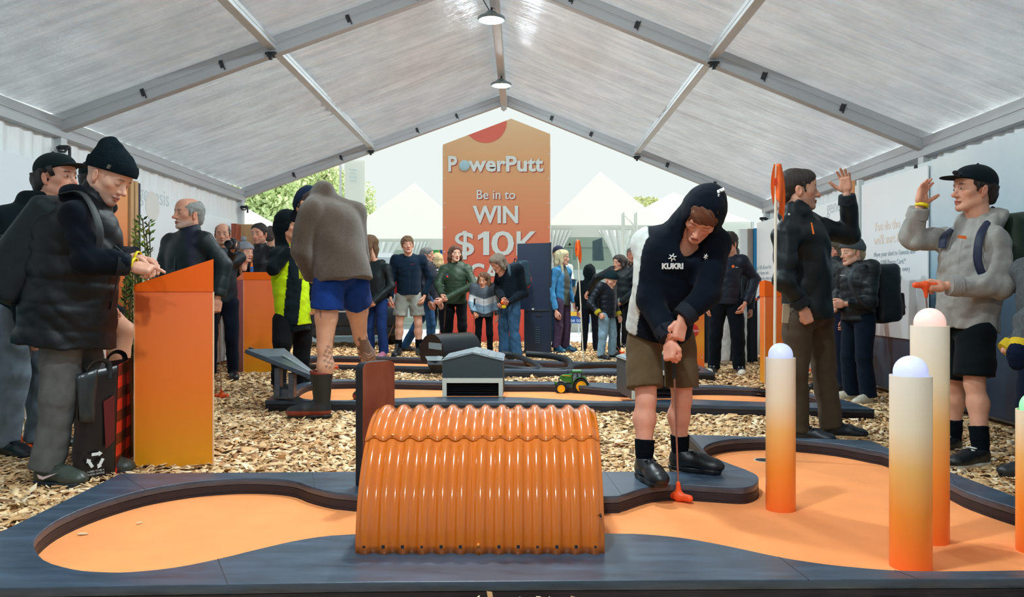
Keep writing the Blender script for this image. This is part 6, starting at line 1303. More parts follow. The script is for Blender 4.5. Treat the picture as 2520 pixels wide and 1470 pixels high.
backpack(q(2470,625,.10), (.86,.42,0), (-.10,0,1), .34, .50, .22, (40,58,44), 'dark green backpack worn by the man in the grey sweatshirt', .009, [[q(2432,545,-.10), q(2412,580,-.20), q(2406,640,-.215), q(2425,690,-.20), q(2452,720,-.08)], [q(2350,560,.14), q(2325,580,.02), q(2318,610,.0)], [q(2446,700,-.0), q(2442,745,-.03), q(2440,815,-.05)]], (22,34,64))
MB().box(q(2496,634,.1), (.045,.012,.075), None, .006).build('luggage_tag', mat('tag_black', s2l((20,26,32)), .4), bpy.data.objects['backpack.001']); MB().box(q(2494,636,.092), (.025,.004,.028)).build('tag_label', M_white, bpy.data.objects['backpack.001'])
putter(q(2296,700,-.26)+np.array((0,0,-.62)), q(2277,702,-.26), 'upside-down putter held by its orange head by the man in the grey sweatshirt', (-1,-.1,-.1), .2)
# ---- man in the brown sweater, bent away
q = px_person(6.6)
J = dict(pelvis=q(842,672,.02), chest=q(824,562,.06), neck=q(792,480,.10), head=q(764,506,.22), shL=q(762,522,-.14), shR=q(874,524,.20), elL=q(742,622,-.14), wrL=q(768,690,.0), elR=q(885,640,.30), wrR=q(800,692,.30),
         hipL=q(808,705,-.06), kneeL=q(798,858,-.06), ankL=q(793,990,-.05), hipR=q(872,700,.12), kneeR=q(886,830,.45), ankR=q(930,938,.85), f=fdir(-122), r=np.cross(fdir(-122), UP), toe={'L': fdir(-88), 'R': fdir(-120)}, H=1.92)
def tattoo(V, C):
    px = CX+FPX*V[:, 0]/V[:, 1]; py = CY-FPX*(V[:, 2]-HC)/V[:, 1]; ink = np.array(s2l((58,56,56)))
    def mix(w): C[:] = C*(1-np.clip(w, 0, .85)[:, None])+ink*np.clip(w, 0, .85)[:, None]
    a = np.arctan2(py-868, px-905); rr_ = np.hypot((px-905)/1.0, (py-872)/1.7); ax = (px-906)+.30*(py-870)*-1
    d = np.hypot(ax/20, (py-872)/36)
    mix((d < 1)*(.75-.6*((np.sin((py-ax*.0)*.9+np.abs(ax)*.5) > .55) & (py > 868)))*(V[:, 2] < .75)); mix(((d > 1) & (d < 1.28) & (np.sin(a*11) > .35) & (px < 915))*.8)
    b = np.hypot((px-808)/13, (py-880)/30); mix((b < 1)*.55*(np.sin(px*.55+py*.32)+np.sin(py*.5-px*.2) > .1)); mix((np.abs(px-772-(py-800)*.03) < 2.2)*(py > 790)*(py < 930)*.6); mix((np.abs(px-789) < 1.6)*(py > 757)*(py < 782)*.7)
    return C
sweater = person('man in a brown wool sweater and short blue shorts bending away over his putt', J, .0085, (214,164,138), 'man', -120, 52, 0, 1.10, (70,50,40), None, (170,98,88), ('crop', (60,44,36)), dict(kind='cap', name='cap', col=(16,34,60), mat=M_cloth, badge=(0,.095,.085)),
       dict(name='wool_sweater', col=(80,67,56), mat=M_wool, bulk=1.36, flat=.86, sleeve=1.28, hem=.06, collar=.03, fold=.010, ffreq=9, waist=1.08), None, dict(kind='shorts', col=(20,52,120), bulk=1.25, len=.36, flare=1.05, fold=.010), dict(kind='gumboot', col=(26,32,34), sole=(18,22,26), size=1.14, colfn=lambda V, C: np.where(((V[:, 2] < .050) | (V[:, 2] > .285))[:, None], np.array(s2l((128,50,36))), C)), (None, None), colskin=tattoo, calf=1.06)
putter(q(842,690,.05), q(812,905,.35), 'thin putter between the legs of the man in the brown sweater', (-.6,-.5,0), .2)
# ================================================================= THE CROWD
def gp(px, Y): return ((px-CX)*Y/FPX, Y, 0.)
def crowd(label, px, Y, H, yaw, h=.013, arms=('hang','hang'), ov=None, **k):
    J = stand(gp(px, Y), H, yaw, arms, k.pop('lean', 0.), k.pop('sway', 0.), k.pop('feet', .07), k.pop('step', 0.), k.pop('hunch', 0.))
    for n, v in (ov or {}).items(): J[n] = np.array(D(v[0], v[1], Y+(v[2] if len(v) > 2 else 0)))
    k.setdefault('hy', yaw); return person(label, J, h, **k)
def jk(col, **k): d = dict(col=col, mat=M_nylon, bulk=1.05, sleeve=1.1, flat=.78, hem=.04, fold=.006); d.update(k); return d
def tr(col, **k): d = dict(kind='trousers', col=col, bulk=1.0, mat=M_denim); d.update(k); return d
SH = lambda col, sole=(40,42,46), kind='sneaker', **k: dict(kind=kind, col=col, sole=sole, **k)
# --- left side
crowd('man in a black cap with a tan underbrim behind the man in the slouched beanie', 62, 5.12, 1.86, 82, .010, ('hang','hang'), dict(head=(140,438,0), neck=(108,500,0), wrR=(70,815,-.12), elR=(45,700,-.2)), skin=(214,160,138), kind='youth', hy=80, hpit=-4, hs=1.10, brow=(60,46,38), hair=('messy',(34,30,30)), hat=dict(kind='cap', name='cap', col=(14,28,32), brim=(26,32,34), mat=M_cloth, badge=(0,.096,.075)),
      top=jk((16,34,40), hood=1.2, collar=.05, bulk=1.15, mat=M_cloth), legs=tr((104,118,130), fold=.014), shoes=SH((16,24,30)), hands=('grip','relaxed'))
putter(D(78,812,5.0), G(49,1098,.05), 'putter at the left edge, held by the man in the black cap', (1,.1,0), .2)
J = dict(pelvis=q(0,0), f=None)
q = px_person(6.3); J = dict(pelvis=q(212,735), chest=q(212,600), neck=q(222,505), head=q(238,440), shR=q(220,540,-.19), shL=q(215,540,.19), elR=q(235,660,-.22), wrR=q(262,745,-.2), elL=q(250,640,.2), wrL=q(290,640,.15), hipR=q(222,745,-.09), kneeR=q(314,812,-.11), ankR=q(278,985,-.1), hipL=q(216,745,.09), kneeL=q(305,815,.12), ankL=q(262,985,.14), f=fdir(88), r=np.cross(fdir(88), UP), toe={'R': fdir(80), 'L': fdir(95)}, H=1.8)
person('seated person in dark shorts, bare shin and knee showing behind the tall orange podium', J, .011, (206,150,122), 'man', 88, 0, 0, 1.05, (50,40,34), None, (168,100,90), ('crop',(34,28,26)), dict(kind='cap', name='cap', col=(14,26,30), mat=M_cloth), jk((18,30,38)), None, dict(kind='shorts', col=(22,36,44), bulk=1.1, len=.62), SH((30,34,38), (20,24,28), 'low'), base=(q(270,0)[0], 6.3, 0))
stool(q(205,0)[0], 6.3, .78, 'white bar stool under the seated person in dark shorts', .3)
crowd('grey-haired man with a moustache in a dark padded jacket leaning on a putter', 462, 7.3, 1.85, -22, .010, ('low','hang'), dict(head=(463,528,-.02), neck=(468,572,0), elL=(553,655,-.04), wrL=(536,733,-.12)), skin=(206,150,126), kind='old', hy=-38, hpit=-4, hs=1.12, brow=(110,104,98), stubble=(170,164,158), hair=('bald',(140,142,140)),
      top=jk((16,36,42), bulk=1.25, sleeve=1.25, quilt=(.12,.004), collar=.05, zip=(40,50,56), hem=.06, colfn=lambda V, C: np.where(((np.abs(CX+FPX*V[:, 0]/V[:, 1]-468-(CY-FPX*(V[:, 2]-HC)/V[:, 1]-560)*.06) < 15-(CY-FPX*(V[:, 2]-HC)/V[:, 1]-590)*.09) & (V[:, 1] < 7.3))[:, None], np.array(s2l((16,24,46))), C)), legs=tr((26,36,48)), shoes=SH((24,28,32)), hands=('relaxed','grip'), hdir=(None,(-.1,-.1,-1)), hback=(None,(.4,-.9,.1)), lips=(160,90,86))
putter(D(536,745,7.18), G(545,974,.045), 'putter planted like a cane by the grey-haired man in the padded jacket', (1,-.2,0), .22)
crowd('man with receding hair and a camera behind the padded jacket man', 546, 9.35, 1.78, 12, .012, ('hang','chest'), dict(head=(548,577,-.02), wrL=(573,616,-.3), elL=(556,655,-.12)), skin=(206,152,128), hy=14, brow=(70,56,46), hair=('bald',(80,70,62)), stubble=(150,120,106), top=jk((16,30,40), zip=(90,130,170)), legs=tr((18,28,46), mat=M_cloth), shoes=SH((18,22,28)), hands=('relaxed','grip'))
t = thing('camera', 'black video camera held up beside the girl in the pompom beanie', 'camera', D(574,603,9.02)); c = np.array(D(574,603,9.02))
MB().box(c, (.10,.16,.10), None, .012).build('camera_body', M_black, t); MB().lathe(c+(0,-.08,0), [(.03,0),(.04,.03),(.042,.09),(.035,.09),(.033,.05)], 20, (0,-1,0)).build('lens', M_dark, t, True); MB().box(c+(0,.0,.065), (.03,.12,.02), None, .006).build('top_handle', M_black, t); MB().box(c+(-.06,.03,-.0), (.01,.07,.06), None, .003).build('side_screen', M_dark, t)
crowd('girl in a grey cable-knit pompom beanie with long ginger hair and pink socks', 582, 10.85, 1.62, 48, .012, ('hang','hang'), dict(head=(604,622,0), ankR=(566,893,-.1)), skin=(222,172,150), kind='child', hy=58, hpit=2, hs=1.12, brow=(110,80,60), hair=('long',(140,92,58)), hat=dict(kind='pom', col=(138,142,152)), top=jk((14,24,30), mat=M_cloth, collar=.04), legs=tr((12,20,26), mat=M_cloth, bulk=.85, lift=.10), shoes=SH((18,24,30), sock=(255,30,130), sockh=.42), lips=(180,90,90))
t = thing('lanyard', 'orange and blue lanyard on the girl in the pompom beanie', 'lanyard', D(620,660,10.5)); MB().slab([D(618,648,10.52), D(622,648,10.52), D(622,658,10.5), D(618,658,10.5)], .004).build('orange_strap', M_orp, t); MB().slab([D(616,657,10.5), D(624,657,10.5), D(623,672,10.5), D(617,672,10.5)], .006).build('blue_tag', mat('tag_blue', s2l((40,110,190)), .4), t)
crowd('dark-haired man with a moustache in a dark zip top behind the pompom girl', 640, 11.35, 1.95, -14, .012, ('hang','hang'), skin=(208,152,128), hy=-12, hpit=2, hs=1.1, brow=(40,32,28), stubble=(120,96,86), hair=('crop',(36,32,32)), top=jk((18,28,38), collar=.06, zip=(80,90,96)), legs=tr((26,30,40)), shoes=SH((20,24,28)))
crowd('person in a tan jacket half hidden behind the hi-vis vest', 668, 11.7, 1.95, 160, .013, ('hang','hang'), skin=(196,146,122), hy=165, brow=(60,46,40), hair=('crop',(70,62,60)), top=jk((142,128,112), bulk=1.15, quilt=(.1,.004)), legs=tr((40,44,52)), shoes=SH((30,30,34)), eyes=False)
# hi-vis photographer
q = px_person(8.3); J = stand(gp(716, 8.3), 1.86, 62, ('hang','hang'), 0, 0, .085); J.update(head=q(712,556,-.05), neck=q(703,606,0), chest=q(712,660,0), pelvis=q(722,775,0), shR=q(682,630,-.2), shL=q(742,628,.2), elR=q(672,660,-.30), wrR=q(717,612,-.22), elL=q(775,680,.2), wrL=q(775,740,.1), hipR=q(700,790,-.08), hipL=q(742,790,.08))
hv = person('person in a black hood and a yellow hi-vis vest raising an arm to the face', J, .010, (200,146,120), 'man', 72, 8, 0, 1.08, (40,32,28), None, (160,96,88), ('crop',(30,26,26)), None, jk((14,28,34), mat=M_cloth, bulk=1.12, sleeve=1.15, hem=.16, fold=.005), dict(name='hi_vis_vest', col=(190,226,20), mat=M_cloth, bulk=1.20, flat=.80, nosleeve=True, hem=.10, fold=.006, colfn=lambda V, C: np.where((np.abs(CX+FPX*V[:, 0]/V[:, 1]-729-(CY-FPX*(V[:, 2]-HC)/V[:, 1]-650)*-.10) < 19)[:, None] & (V[:, 1] < 8.3)[:, None], np.array(s2l((14,28,34))), C)), tr((14,20,26), bulk=1.12, fold=.010), SH((14,18,22)), ('fist','relaxed'), hood_up=1.0)
t = thing('media_pass', 'yellow media pass on a lanyard worn over the hi-vis vest', 'pass', D(744,672,8.02)); MB().tube([D(722,632,8.02), D(733,655,8.0), D(741,662,8.0)], .008, 6, flat=.4).build('strap', M_yel, t); MB().slab([D(736,686,7.99), D(754,690,7.99), D(751,666,7.99), D(735,662,7.99)], .004).build('card', mat('pass_yellow', s2l((214,226,30)), .5), t)
for s, py in (('Media', 680), ('Pass', 687)): fit_text('lettering', s, D(739,py,7.98), .052, .018, M_black, t, (1,0,-.15))
# --- back row, left to right
crowd('long-haired woman in a black padded jacket and blue jeans beside the brown sweater', 926, 12.3, 1.72, -20, .012, ('front','front'), dict(head=(908,600,0), wrR=(908,742,-.3), wrL=(912,748,-.28)), skin=(214,164,140), kind='woman', hy=-60, hs=1.05, hair=('long',(112,84,60)), top=jk((20,36,42), hood=1.1, bulk=1.1), legs=tr((28,54,108), flare=1.25), shoes=SH((190,120,150), (150,90,120)), hands=('relaxed','grip'))
putter(D(910,752,12.0), G(905,862,.05), 'putter held low by the woman beside the brown sweater', (1,0,0), .2)
tall = crowd('tall young man in a navy hooded top and grey shorts', 1006, 12.5, 1.89, 12, .011, ('hang','pocket'), dict(head=(1003,603,-.05), neck=(1004,636,0)), skin=(220,168,144), kind='youth', hy=14, hpit=-2, hrol=-4, brow=(110,84,62), hair=('fringe',(120,92,66)), top=jk((22,44,66), mat=M_cloth, hood=1.2, bulk=1.12, hem=.03, zip=(44,66,84)), legs=dict(kind='shorts', col=(142,146,140), len=.72, bulk=1.02, flare=1.14, hipw=.86), shoes=SH((16,26,32), (12,18,24), 'boot', sock=(16,24,32), sockh=.42, size=1.1), feet=.085)
fit_text('lettering', 'outdoor', D(1010,651,12.18), .06, .010, mat('red_small', s2l((206,60,60)), .5), tall)
putter(D(976,783,12.62), G(942,862,.05), 'putter slanting down behind the tall young man in grey shorts', (.2,-1,0), .2)
crowd('older man in profile walking behind the tall young man, in jeans', 1056, 13.3, 1.76, 80, .013, ('hang','hang'), dict(head=(1052,628,0), ankL=(994,845,.1), kneeL=(1032,790,.1)), skin=(196,144,122), kind='old', hy=80, brow=(90,84,80), hair=('crop',(110,112,112)), top=jk((20,36,56), bulk=1.1), legs=tr((40,82,128)), shoes=SH((40,34,34)), step=.05)
def zebra(V, C):
    w = np.sin(V[:, 2]*120+4*np.sin(V[:, 0]*30+V[:, 2]*14)+3*np.sin(V[:, 1]*22)) > .1; C[w] = np.array(s2l((210,220,222))); C[~w] = np.array(s2l((18,24,30))); return C
crowd('blonde woman in a zebra-striped top seen from behind', 1077, 13.9, 1.66, 170, .012, ('hang','hang'), skin=(220,176,150), kind='woman', hy=160, hair=('bob',(206,184,140)), top=jk((200,200,200), mat=M_cloth, colfn=zebra, fold=.004), legs=tr((22,28,40), mat=M_cloth), shoes=SH((24,26,30)), eyes=False)
gw = crowd('woman with a brown bob in a dark green quilted jacket', 1121, 12.6, 1.71, -2, .010, ('front','front'), dict(wrR=(1088,728,-.42), wrL=(1092,738,-.46), elR=(1078,700,-.1), elL=(1166,702,-.12)), skin=(226,178,158), kind='woman', hy=22, hpit=-2, hs=1.06, brow=(90,66,52), hair=('bob',(92,58,44)), top=jk((42,62,46), quilt=(.055,.005), hood=1.2, bulk=1.14, sleeve=1.15, collar=.0, zip=(26,36,44), hem=.07, mat=M_nylon), legs=tr((14,20,28), mat=M_cloth), shoes=SH((18,22,26)), hands=('relaxed','relaxed'))
putter(D(1097,742,12.1), G(1091,866,.05), 'putter held under clasped hands by the woman in the green jacket', (1,0,0), .22)
putter(D(1076,762,13.4), D(1083,828,13.2), 'putter held upside near the green jacket, orange head swinging above the ground', (1,0,-.1), .2)
t = thing('small_badge', 'red and green badge hanging on the green quilted jacket', 'badge', D(1100,680,12.2)); MB().box(D(1101,681,12.22), (.032,.012,.026), None, .004).build('red_part', mat('red_small', s2l((206,60,60)), .5), t); MB().box(D(1101,676,12.22), (.03,.012,.012), None, .003).build('blue_part', mat('tag_blue', s2l((40,110,190)), .4), t)
def chevron(V, C):
    px = CX+FPX*V[:, 0]/V[:, 1]; z = V[:, 2]-.10*np.abs(px-1192)/45*.9; a = z
    for lo, hi, c in ((.90, 2, (60,70,80)), (.80, .90, (188,192,194)), (.68, .80, (120,146,166)), (0, .68, (54,60,66))): C[(a >= lo-.0) & (a < hi)] = np.array(s2l(c))
    return C
crowd('girl with long curly brown hair in a grey and silver chevron padded jacket', 1191, 12.2, 1.36, 2, .010, ('hang','hang'), dict(head=(1190,692,-.02), wrR=(1168,772,-.28), elR=(1160,745,-.05)), skin=(206,150,122), kind='child', hy=-14, hs=1.24, brow=(80,58,44), hair=('curly',(112,80,56)), top=jk((120,130,140), quilt=(.06,.004), colfn=chevron, bulk=1.22, sleeve=1.25, hem=.10, collar=.07, zip=(60,64,70)), legs=tr((12,18,24), mat=M_cloth, bulk=.85), shoes=SH((16,20,26)), hands=('grip','relaxed'))
putter(D(1168,736,11.95), G(1163,868,.05), 'putter held upright by the girl in the chevron jacket', (0,-1,0), .26)
bobw = crowd('woman with a greying bob in a navy jacket looking down at her hands', 1254, 12.05, 1.70, -42, .010, ('front','front'), dict(head=(1224,648,-.12), neck=(1237,684,-.02), wrR=(1238,738,-.35), wrL=(1246,748,-.32), elL=(1290,722,-.05)), skin=(206,152,128), kind='woman', hy=-50, hpit=30, hs=1.06, hair=('bob',(120,106,92)), top=jk((14,30,42), bulk=1.10, hem=.06, collar=.05, mat=M_cloth), legs=tr((58,98,136), bulk=1.08, flare=1.35, fold=.010), shoes=SH((20,26,34)), hands=('relaxed','cup'), hback=(None,(.2,-.5,-.8)), eyes=False)
t = thing('golf_ball', 'orange golf ball in the cupped hand of the woman with the bob', 'golf ball', D(1237,744,11.6)); MB().ball(D(1237,744,11.62), .030, 16).build('ball', mat('ball_orange', s2l((248,104,40)), .4), t, True); MB().ball(D(1240,755,11.64), (.035,.02,.028), 14).build('yellow_wrapper', M_yel, t, True)
backpack(D(1280,676,12.42), (.75,.62,0), (-.12,.05,1), .30, .42, .20, (30,58,72), 'dark backpack with a red base on the woman with the bob', .011, [[D(1252,650,11.95), D(1256,678,11.9), D(1268,700,12.05)]])
t = bpy.data.objects['backpack.002']; MB().ball(np.array(D(1294,690,12.5)), (.09,.09,.14), 18).build('red_panel', mat('bag_red', s2l((206,50,60)), .6), t, True)
putter(D(1234,760,11.8), G(1219,868,.05), 'putter leaning against the jeans of the woman with the bob', (1,0,0), .14)
crowd('man in a cap and wraparound sunglasses behind the denim jacket', 1374, 14.6, 1.80, 8, .012, ('hang','chest'), dict(wrL=(1412,700,-.6), elL=(1408,728,-.3)), skin=(200,140,118), hy=18, hs=1.1, hair=('crop',(60,52,48)), hat=dict(kind='cap', name='cap', col=(48,54,76), mat=M_cloth), top=jk((196,206,204), mat=M_cloth, bulk=1.2), legs=tr((40,76,120)), shoes=SH((170,176,182), (206,210,212)), hands=('relaxed','grip'))
t = thing('sunglasses', 'wraparound black sunglasses on the man in the cap', 'sunglasses', D(1380,622,14.4)); sm = MB(); sm.ball(D(1374,623,14.44), (.032,.02,.022), 12); sm.build('lens', mat('lens_dark', s2l((20,24,34)), .08), t, True); MB().ball(D(1384,623,14.44), (.032,.02,.022), 12).build('lens', mat('lens_dark', s2l((20,24,34)), .08), t, True); MB().tube([D(1366,622,14.5), D(1379,620,14.42), D(1389,621,14.45)], .006, 6).build('bridge', M_black, t)
t = thing('paper_cup', 'blue takeaway cup held up behind the denim jacket', 'cup', D(1412,702,13.9)); MB().lathe(D(1412,706,13.9), [(.03,0),(.042,.11),(.044,.11),(.044,.125),(.01,.13)], 20).build('cup', mat('cup_blue', s2l((50,110,150)), .4), t, True); MB().lathe(np.array(D(1412,706,13.9))+(0,0,.11), [(.046,0),(.046,.012),(.04,.02),(.005,.02)], 20).build('lid', mat('cup_lid', s2l((30,60,84)), .4), t, True)
crowd('blonde woman in a blue denim jacket, plum trousers and blue boots', 1382, 13.35, 1.68, 52, .010, ('hang','hang'), dict(wrR=(1368,765,-.25)), skin=(214,166,146), kind='woman', hy=72, hs=1.06, hair=('long',(206,196,158)), top=jk((62,128,176), mat=M_denim, bulk=1.02, hem=.10, collar=.04, colfn=lambda V, C: np.where(((np.abs(CX+FPX*V[:, 0]/V[:, 1]-1397) < 9) & (V[:, 1] < 13.35))[:, None], np.array(s2l((78,84,78))), C)), legs=tr((70,56,80), flare=1.3, bulk=1.05, lift=.02), shoes=SH((24,74,100), (20,60,84), 'boot'), lips=(176,92,92))
crowd('child in a black hood seen from behind, before the white marquee', 1452, 13.4, 1.42, 168, .012, ('hang','hang'), skin=(200,150,130), kind='child', hy=160, hs=1.2, hair=None, top=jk((18,32,38), mat=M_cloth, bulk=1.15), legs=tr((18,26,38), mat=M_cloth), shoes=SH((16,20,26)), hood_up=1.12, eyes=False)
crowd('woman with a wide black headband and a dark jacket, arm around the hooded child', 1534, 12.75, 1.69, -30, .010, ('hang','low'), dict(head=(1524,648,0), neck=(1530,682,0), elR=(1468,684,.2), wrR=(1448,716,.35), wrL=(1524,748,-.35)), skin=(206,156,134), kind='woman', hy=-52, hs=1.05, brow=(50,36,32), hair=('long',(44,36,36)), hat=dict(kind='headband', col=(30,44,48), mat=M_cloth), top=jk((16,34,42), hood=1.3, bulk=1.12, hem=.05), legs=tr((14,20,28), mat=M_cloth, bulk=.92), shoes=SH((90,100,112), (190,196,200)), hands=('cup','grip'))
t = thing('treat_bag', 'clear bag with an orange treat in the hand of the woman in the headband', 'bag', D(1519,748,12.3)); MB().ball(D(1517,749,12.3), (.03,.025,.03), 14).build('orange_treat', mat('ball_orange', s2l((248,104,40)), .4), t, True); MB().slab([D(1512,744,12.3), D(1524,744,12.3), D(1525,732,12.3), D(1518,738,12.3), D(1513,733,12.3)], .006).build('bag_top', mat('clear_bag', (.8,.9,.92), .1, trans=.7), t)
crowd('boy in a dark beanie and navy padded jacket holding a putter', 1494, 12.0, 1.37, 48, .010, ('hang','hang'), dict(head=(1503,690,-.06), neck=(1494,716,-.02), wrR=(1474,772,-.22), elR=(1452,745,-.12)), skin=(220,168,144), kind='child', hy=42, hpit=22, hs=1.22, brow=(90,70,56), hat=dict(kind='beanie', col=(20,40,46)), top=jk((16,32,48), quilt=(.075,.006), bulk=1.28, sleeve=1.3, hood=1.2, hem=.12, cuffs=(190,178,40)), legs=tr((136,170,192), bulk=1.12, fold=.012), shoes=SH((14,20,26), (200,206,206), lace=(220,224,224), size=1.12), hands=('grip','relaxed'), feet=.10)
putter(D(1473,772,11.75), G(1527,868,.05), 'putter held slantwise by the boy in the navy padded jacket', (.5,-.8,0), .26)
crowd('man in a tweed flat cap and checked scarf at the right of the headband woman', 1556, 14.2, 1.77, -6, .012, ('hang','hang'), skin=(206,140,122), kind='old', hy=-8, hs=1.1, stubble=(160,130,118), brow=(110,96,88), hair=('crop',(110,104,98)), hat=dict(kind='flatcap', name='flat_cap', col=(96,98,92), mat=M_wool), top=jk((46,42,46), collar=.07, mat=M_cloth, colfn=lambda V, C: np.where((np.sin(V[:, 0]*90)*np.sin(V[:, 2]*90) > .3)[:, None], np.array(s2l((120,108,100))), C)), legs=tr((30,34,44)), shoes=SH((30,30,32)))
# --- right side
yb = crowd('young man in a navy padded jacket with a round orange logo, hands in pockets', 1788, 9.9, 1.75, -18, .010, ('pocket','pocket'), dict(head=(1793,600,-.03), neck=(1797,640,0), elR=(1746,690,.0), elL=(1858,688,.0)), skin=(214,160,136), kind='youth', hy=-48, hpit=12, hs=1.1, brow=(46,36,32), hair=('fringe',(44,34,30)), top=jk((13,30,50), quilt=(.12,.005), bulk=1.16, sleeve=1.22, collar=.05, zip=(22,36,50), hem=.05), legs=tr((14,24,34), bulk=1.12, mat=M_cloth), shoes=SH((18,28,38), (214,206,190), lace=(222,220,206), colfn=lambda V, C: np.where((V[:, 1] > .125)[:, None], np.array(s2l((214,208,194))), C)), feet=.085)
MB().lathe(D(1804,656,9.63), [(.001,0),(.017,0),(.017,.003),(.001,.003)], 20, (.1,-1,0)).build('orange_logo', M_orp, yb); MB().box(D(1813,658,9.63), (.03,.003,.006)).build('logo_line', M_white, yb)
crowd('person in pale grey trousers standing behind the young man with the orange logo', 1806, 11.0, 1.62, 175, .013, ('hang','hang'), skin=(200,150,130), hy=170, hair=('crop',(60,54,50)), top=jk((16,28,40)), legs=tr((196,204,204)), shoes=SH((170,160,146)), eyes=False)
crowd('woman with round glasses just behind the man raising his hand', 2050, 8.3, 1.60, -62, .011, ('hang','hang'), dict(head=(2059,618,0)), skin=(210,150,130), kind='woman', hy=-74, hs=1.08, hair=('bob',(86,72,60)), top=jk((24,36,42), collar=.05, hood=1.1), legs=tr((22,34,60)), shoes=SH((30,34,38)))
t = thing('spectacles', 'thin round spectacles on the woman behind the raised arm', 'glasses', D(2052,604,8.0)); MB().tube([np.array(D(2050,605,8.05))+np.array((.0,math.cos(a)*.018,math.sin(a)*.018)) for a in np.linspace(0, 6.28, 16)], .002, 5).build('rim', M_dark, t); MB().tube([D(2051,603,8.03), D(2069,602,8.12)], .002, 5).build('temple', M_dark, t)
gb_ = crowd('woman in a grey knitted beanie and black quilted jacket facing left', 2112, 7.45, 1.57, -72, .009, ('front','front'), dict(head=(2097,622,0), neck=(2112,662,0), wrL=(2082,748,-.16), elL=(2142,745,-.2)), skin=(222,172,150), kind='woman', hy=-80, hpit=2, hs=1.1, brow=(130,110,90), hair=('crop',(176,156,124)), hat=dict(kind='beanie', col=(78,86,90)), top=jk((14,28,36), quilt=(.075,.004), bulk=1.22, sleeve=1.22, hood=1.6, hem=.06), legs=tr((20,36,56), bulk=1.12, flare=1.2, mat=M_cloth), shoes=SH((206,200,184), (190,186,176)), hands=(None,'relaxed'))
MB().box(D(2073,678,7.28), (.04,.004,.008)).build('chest_logo', M_white, gb_)
backpack(D(2172,722,7.5), (.98,.1,.05), (-.12,0,1), .30, .54, .24, (13,26,34), 'black backpack on the woman in the grey beanie', .009, [[D(2128,650,7.25), D(2098,668,7.2), D(2092,700,7.2), D(2120,745,7.2), D(2150,770,7.3)]], (24,40,50))
putter(D(2010,800,8.1), G(1997,912,.05), 'putter whose orange head shows behind the legs of the man raising his hand', (1,0,0), .2)
q = px_person(4.4); J = stand(gp(2575, 4.4), 1.45, -78, ('hang','hang')); J.update(elL=q(2530,790,-.2), wrL=q(2508,862,-.24), elR=q(2560,800,.2))
ch_ = person('child in a grey fleece with a yellow cuff, cut off by the right edge', J, .010, (214,160,138), 'child', -78, 0, 0, 1.1, (60,46,40), None, (180,100,96), ('crop',(60,46,40)), None, jk((84,90,94), mat=M_knit, bulk=1.2, sleeve=1.25, cuffs=(206,178,30)), None, tr((20,36,60), mat=M_cloth), SH((40,44,50)), (None, None))
g_ = SDF(); g_.chain([q(2508,858,-.24), q(2506,872,-.25), q(2504,892,-.25)], [.046,.050,.042], .02); part('glove', g_, .006, (20,34,60), M_knit, ch_)
crowd('person in blue gumboots on the asphalt beyond the parked car', 838, 20.6, 1.7, -70, .016, ('hang','hang'), skin=(210,160,140), kind='woman', hair=('long',(80,60,50)), top=jk((40,60,90)), legs=tr((40,70,120)), shoes=SH((70,140,190), (60,120,170), 'gumboot'), step=.05)
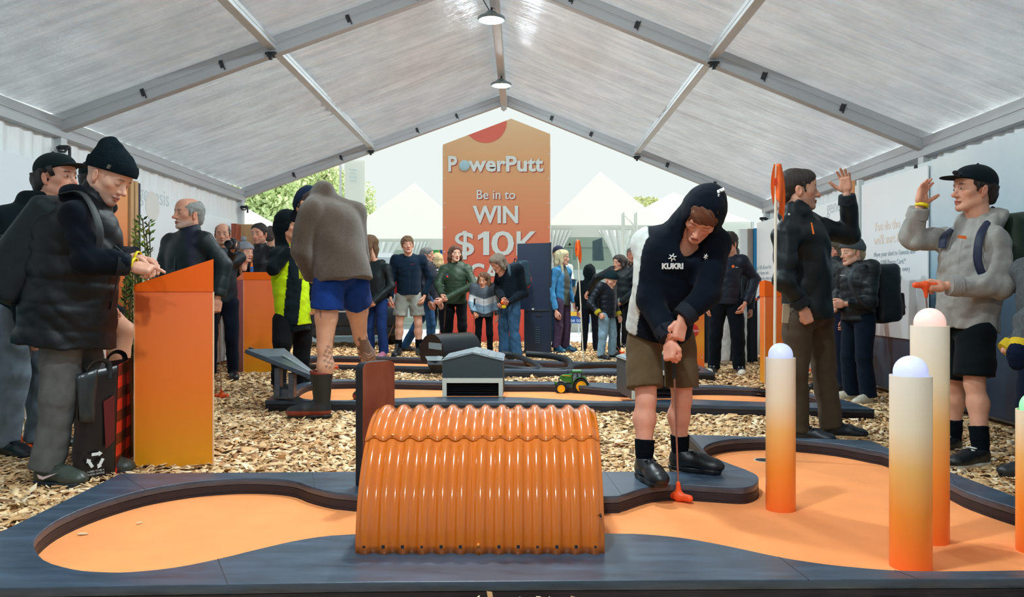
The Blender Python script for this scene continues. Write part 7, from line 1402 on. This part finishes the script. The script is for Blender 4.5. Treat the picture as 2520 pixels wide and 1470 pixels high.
# ================================================================= SHOPPING BAG
def plaid_bag():
    t = thing('shopping_bag', 'red and black checked shopping bag with a recycling mark beside the tall orange podium', 'shopping bag', G(245,1190,0)); Yf = 4.42
    A = np.array(G(176,1200,0)); Bf = np.array(G(283,1180,0)); Cf = np.array(G(331,1138,0)); E = A+(Cf-Bf)
    hz = .60; wid = np.linalg.norm(Bf-A); dep = np.linalg.norm(Cf-Bf)
    mf = mat('bag_face', s2l((20,22,26)), .32, col2=s2l((34,28,30)), vscale=2.2, bump=.35, bscale=5)
    def wave(p, k): return np.array(p)
    top = lambda p, dx, dz: np.array(p)+np.array((dx, 0, hz+dz))
    def sheet(p, q_, tp, tq, n, name, m_, colfn=None, out=(0,-1,0), par=t):
        nu, nv = n; V = []; out = N3(out)
        for i in range(nv):
            v = i/(nv-1)
            for j in range(nu):
                u = j/(nu-1); b = np.array(p)*(1-u)+np.array(q_)*u; c = np.array(tp)*(1-u)+np.array(tq)*u
                V.append(b*(1-v)+c*v+out*(.016*math.sin(PI*u)*math.sin(PI*v)+.006*math.sin(7*u+5*v)*math.sin(PI*u)))
        idx = np.arange(nu*nv).reshape(nv, nu); Fq = np.stack([idx[:-1,:-1], idx[:-1,1:], idx[1:,1:], idx[1:,:-1]], -1).reshape(-1, 4); V = np.array(V)
        C = None
        if colfn is not None: uv = np.array([(j/(nu-1), i/(nv-1)) for i in range(nv) for j in range(nu)]); C = colfn(uv)
        o = link_mesh(name, raw_mesh(name, V-base_of(par), Fq, C), m_, par, True); o.modifiers.new('t', 'SOLIDIFY').thickness = .003; return o
    def plaid(nu, nv):
        def fn(uv):
            a = (np.floor(uv[:, 0]*nu) % 2) == 0; b = (np.floor(uv[:, 1]*nv) % 2) == 0
            C = np.tile(np.array(s2l((96,18,18))), (len(uv), 1)); C[a & b] = np.array(s2l((226,48,36))); C[~a & ~b] = np.array(s2l((16,14,16))); return C
        return fn
    mp_ = mat('bag_plaid', rough=.4, attr=True, bump=.1, bscale=30)
    tA, tB, tC, tE = top(A,.035,.0), top(Bf,.02,.03), top(Cf,-.012,.035), top(E,.02,.02)
    sheet(A, Bf, tA, tB, (14,16), 'front_face', mf); sheet(Bf, Cf, tB, tC, (49,121), 'side_face', mp_, plaid(4, 10), (1,-.6,0)); sheet(E, A, tE, tA, (14,16), 'side_face', mf, None, (-1,0,0)); sheet(Cf, E, tC, tE, (10,10), 'back_face', mf, None, (0,1,0))
    fl = A*.72+Bf*.28; sheet(top(A,.05,-.25)+(0,-.012,0), top(A*.55+Bf*.45,.03,-.27)+(0,-.02,0), tA+(0,-.016,0), top(A*.48+Bf*.52,.03,.02)+(0,-.02,0), (8,8), 'pocket_flap', mat('flap_grey', s2l((38,46,50)), .3))
    MB().slab([top(A*.25+Bf*.75,.02,-.42)+(0,-.026,0), top(A*.05+Bf*.95,.02,-.38)+(0,-.02,0), top(A*.05+Bf*.95,.02,-.13)+(0,-.022,0), top(A*.3+Bf*.7,.02,-.16)+(0,-.026,0)], .003).build('red_print', mat('bag_print_red', s2l((92,18,22)), .5), t)
    for p0, p1 in ((tA, tB), (tE, tC)):
        a = p0*.75+p1*.25; b = p0*.25+p1*.75; MB().tube(smooth_loop([a-(0,0,.06), a+(.0,0,.02), (a+b)/2+(0,0,.05), b+(0,0,.02), b-(0,0,.06)], 5, False), .015, 8, flat=.3).build('handle', M_black, t, True)
    nrm = N3(np.cross(Bf-A, UP)); c = (A*.52+Bf*.48)+UP*.13+nrm*.034; x = N3(Bf-A)
    for k in range(3):                                                            # three chasing arrows
        a0 = PI/2+k*2*PI/3; pts = [(math.cos(a0+d)*.036, math.sin(a0+d)*.036) for d in (.45, -.45)]; P0, P1 = [c+x*u+UP*v for u, v in pts]; d = N3(P1-P0); n_ = N3(np.cross(nrm, d))
        MB().slab([P0-d*.006+n_*.008, P0-d*.006-n_*.008, P1-n_*.008, P1-n_*.015, P1+d*.020, P1+n_*.015, P1+n_*.008], .002).build('recycling_arrow', M_white, t)
    for s, dz in (('I USED TO BE A', -.062), ('PLASTIC BOTTLE', -.078)): fit_text('lettering', s, c-x*.045+UP*dz, .09, .009, M_white, t, x)
plaid_bag()
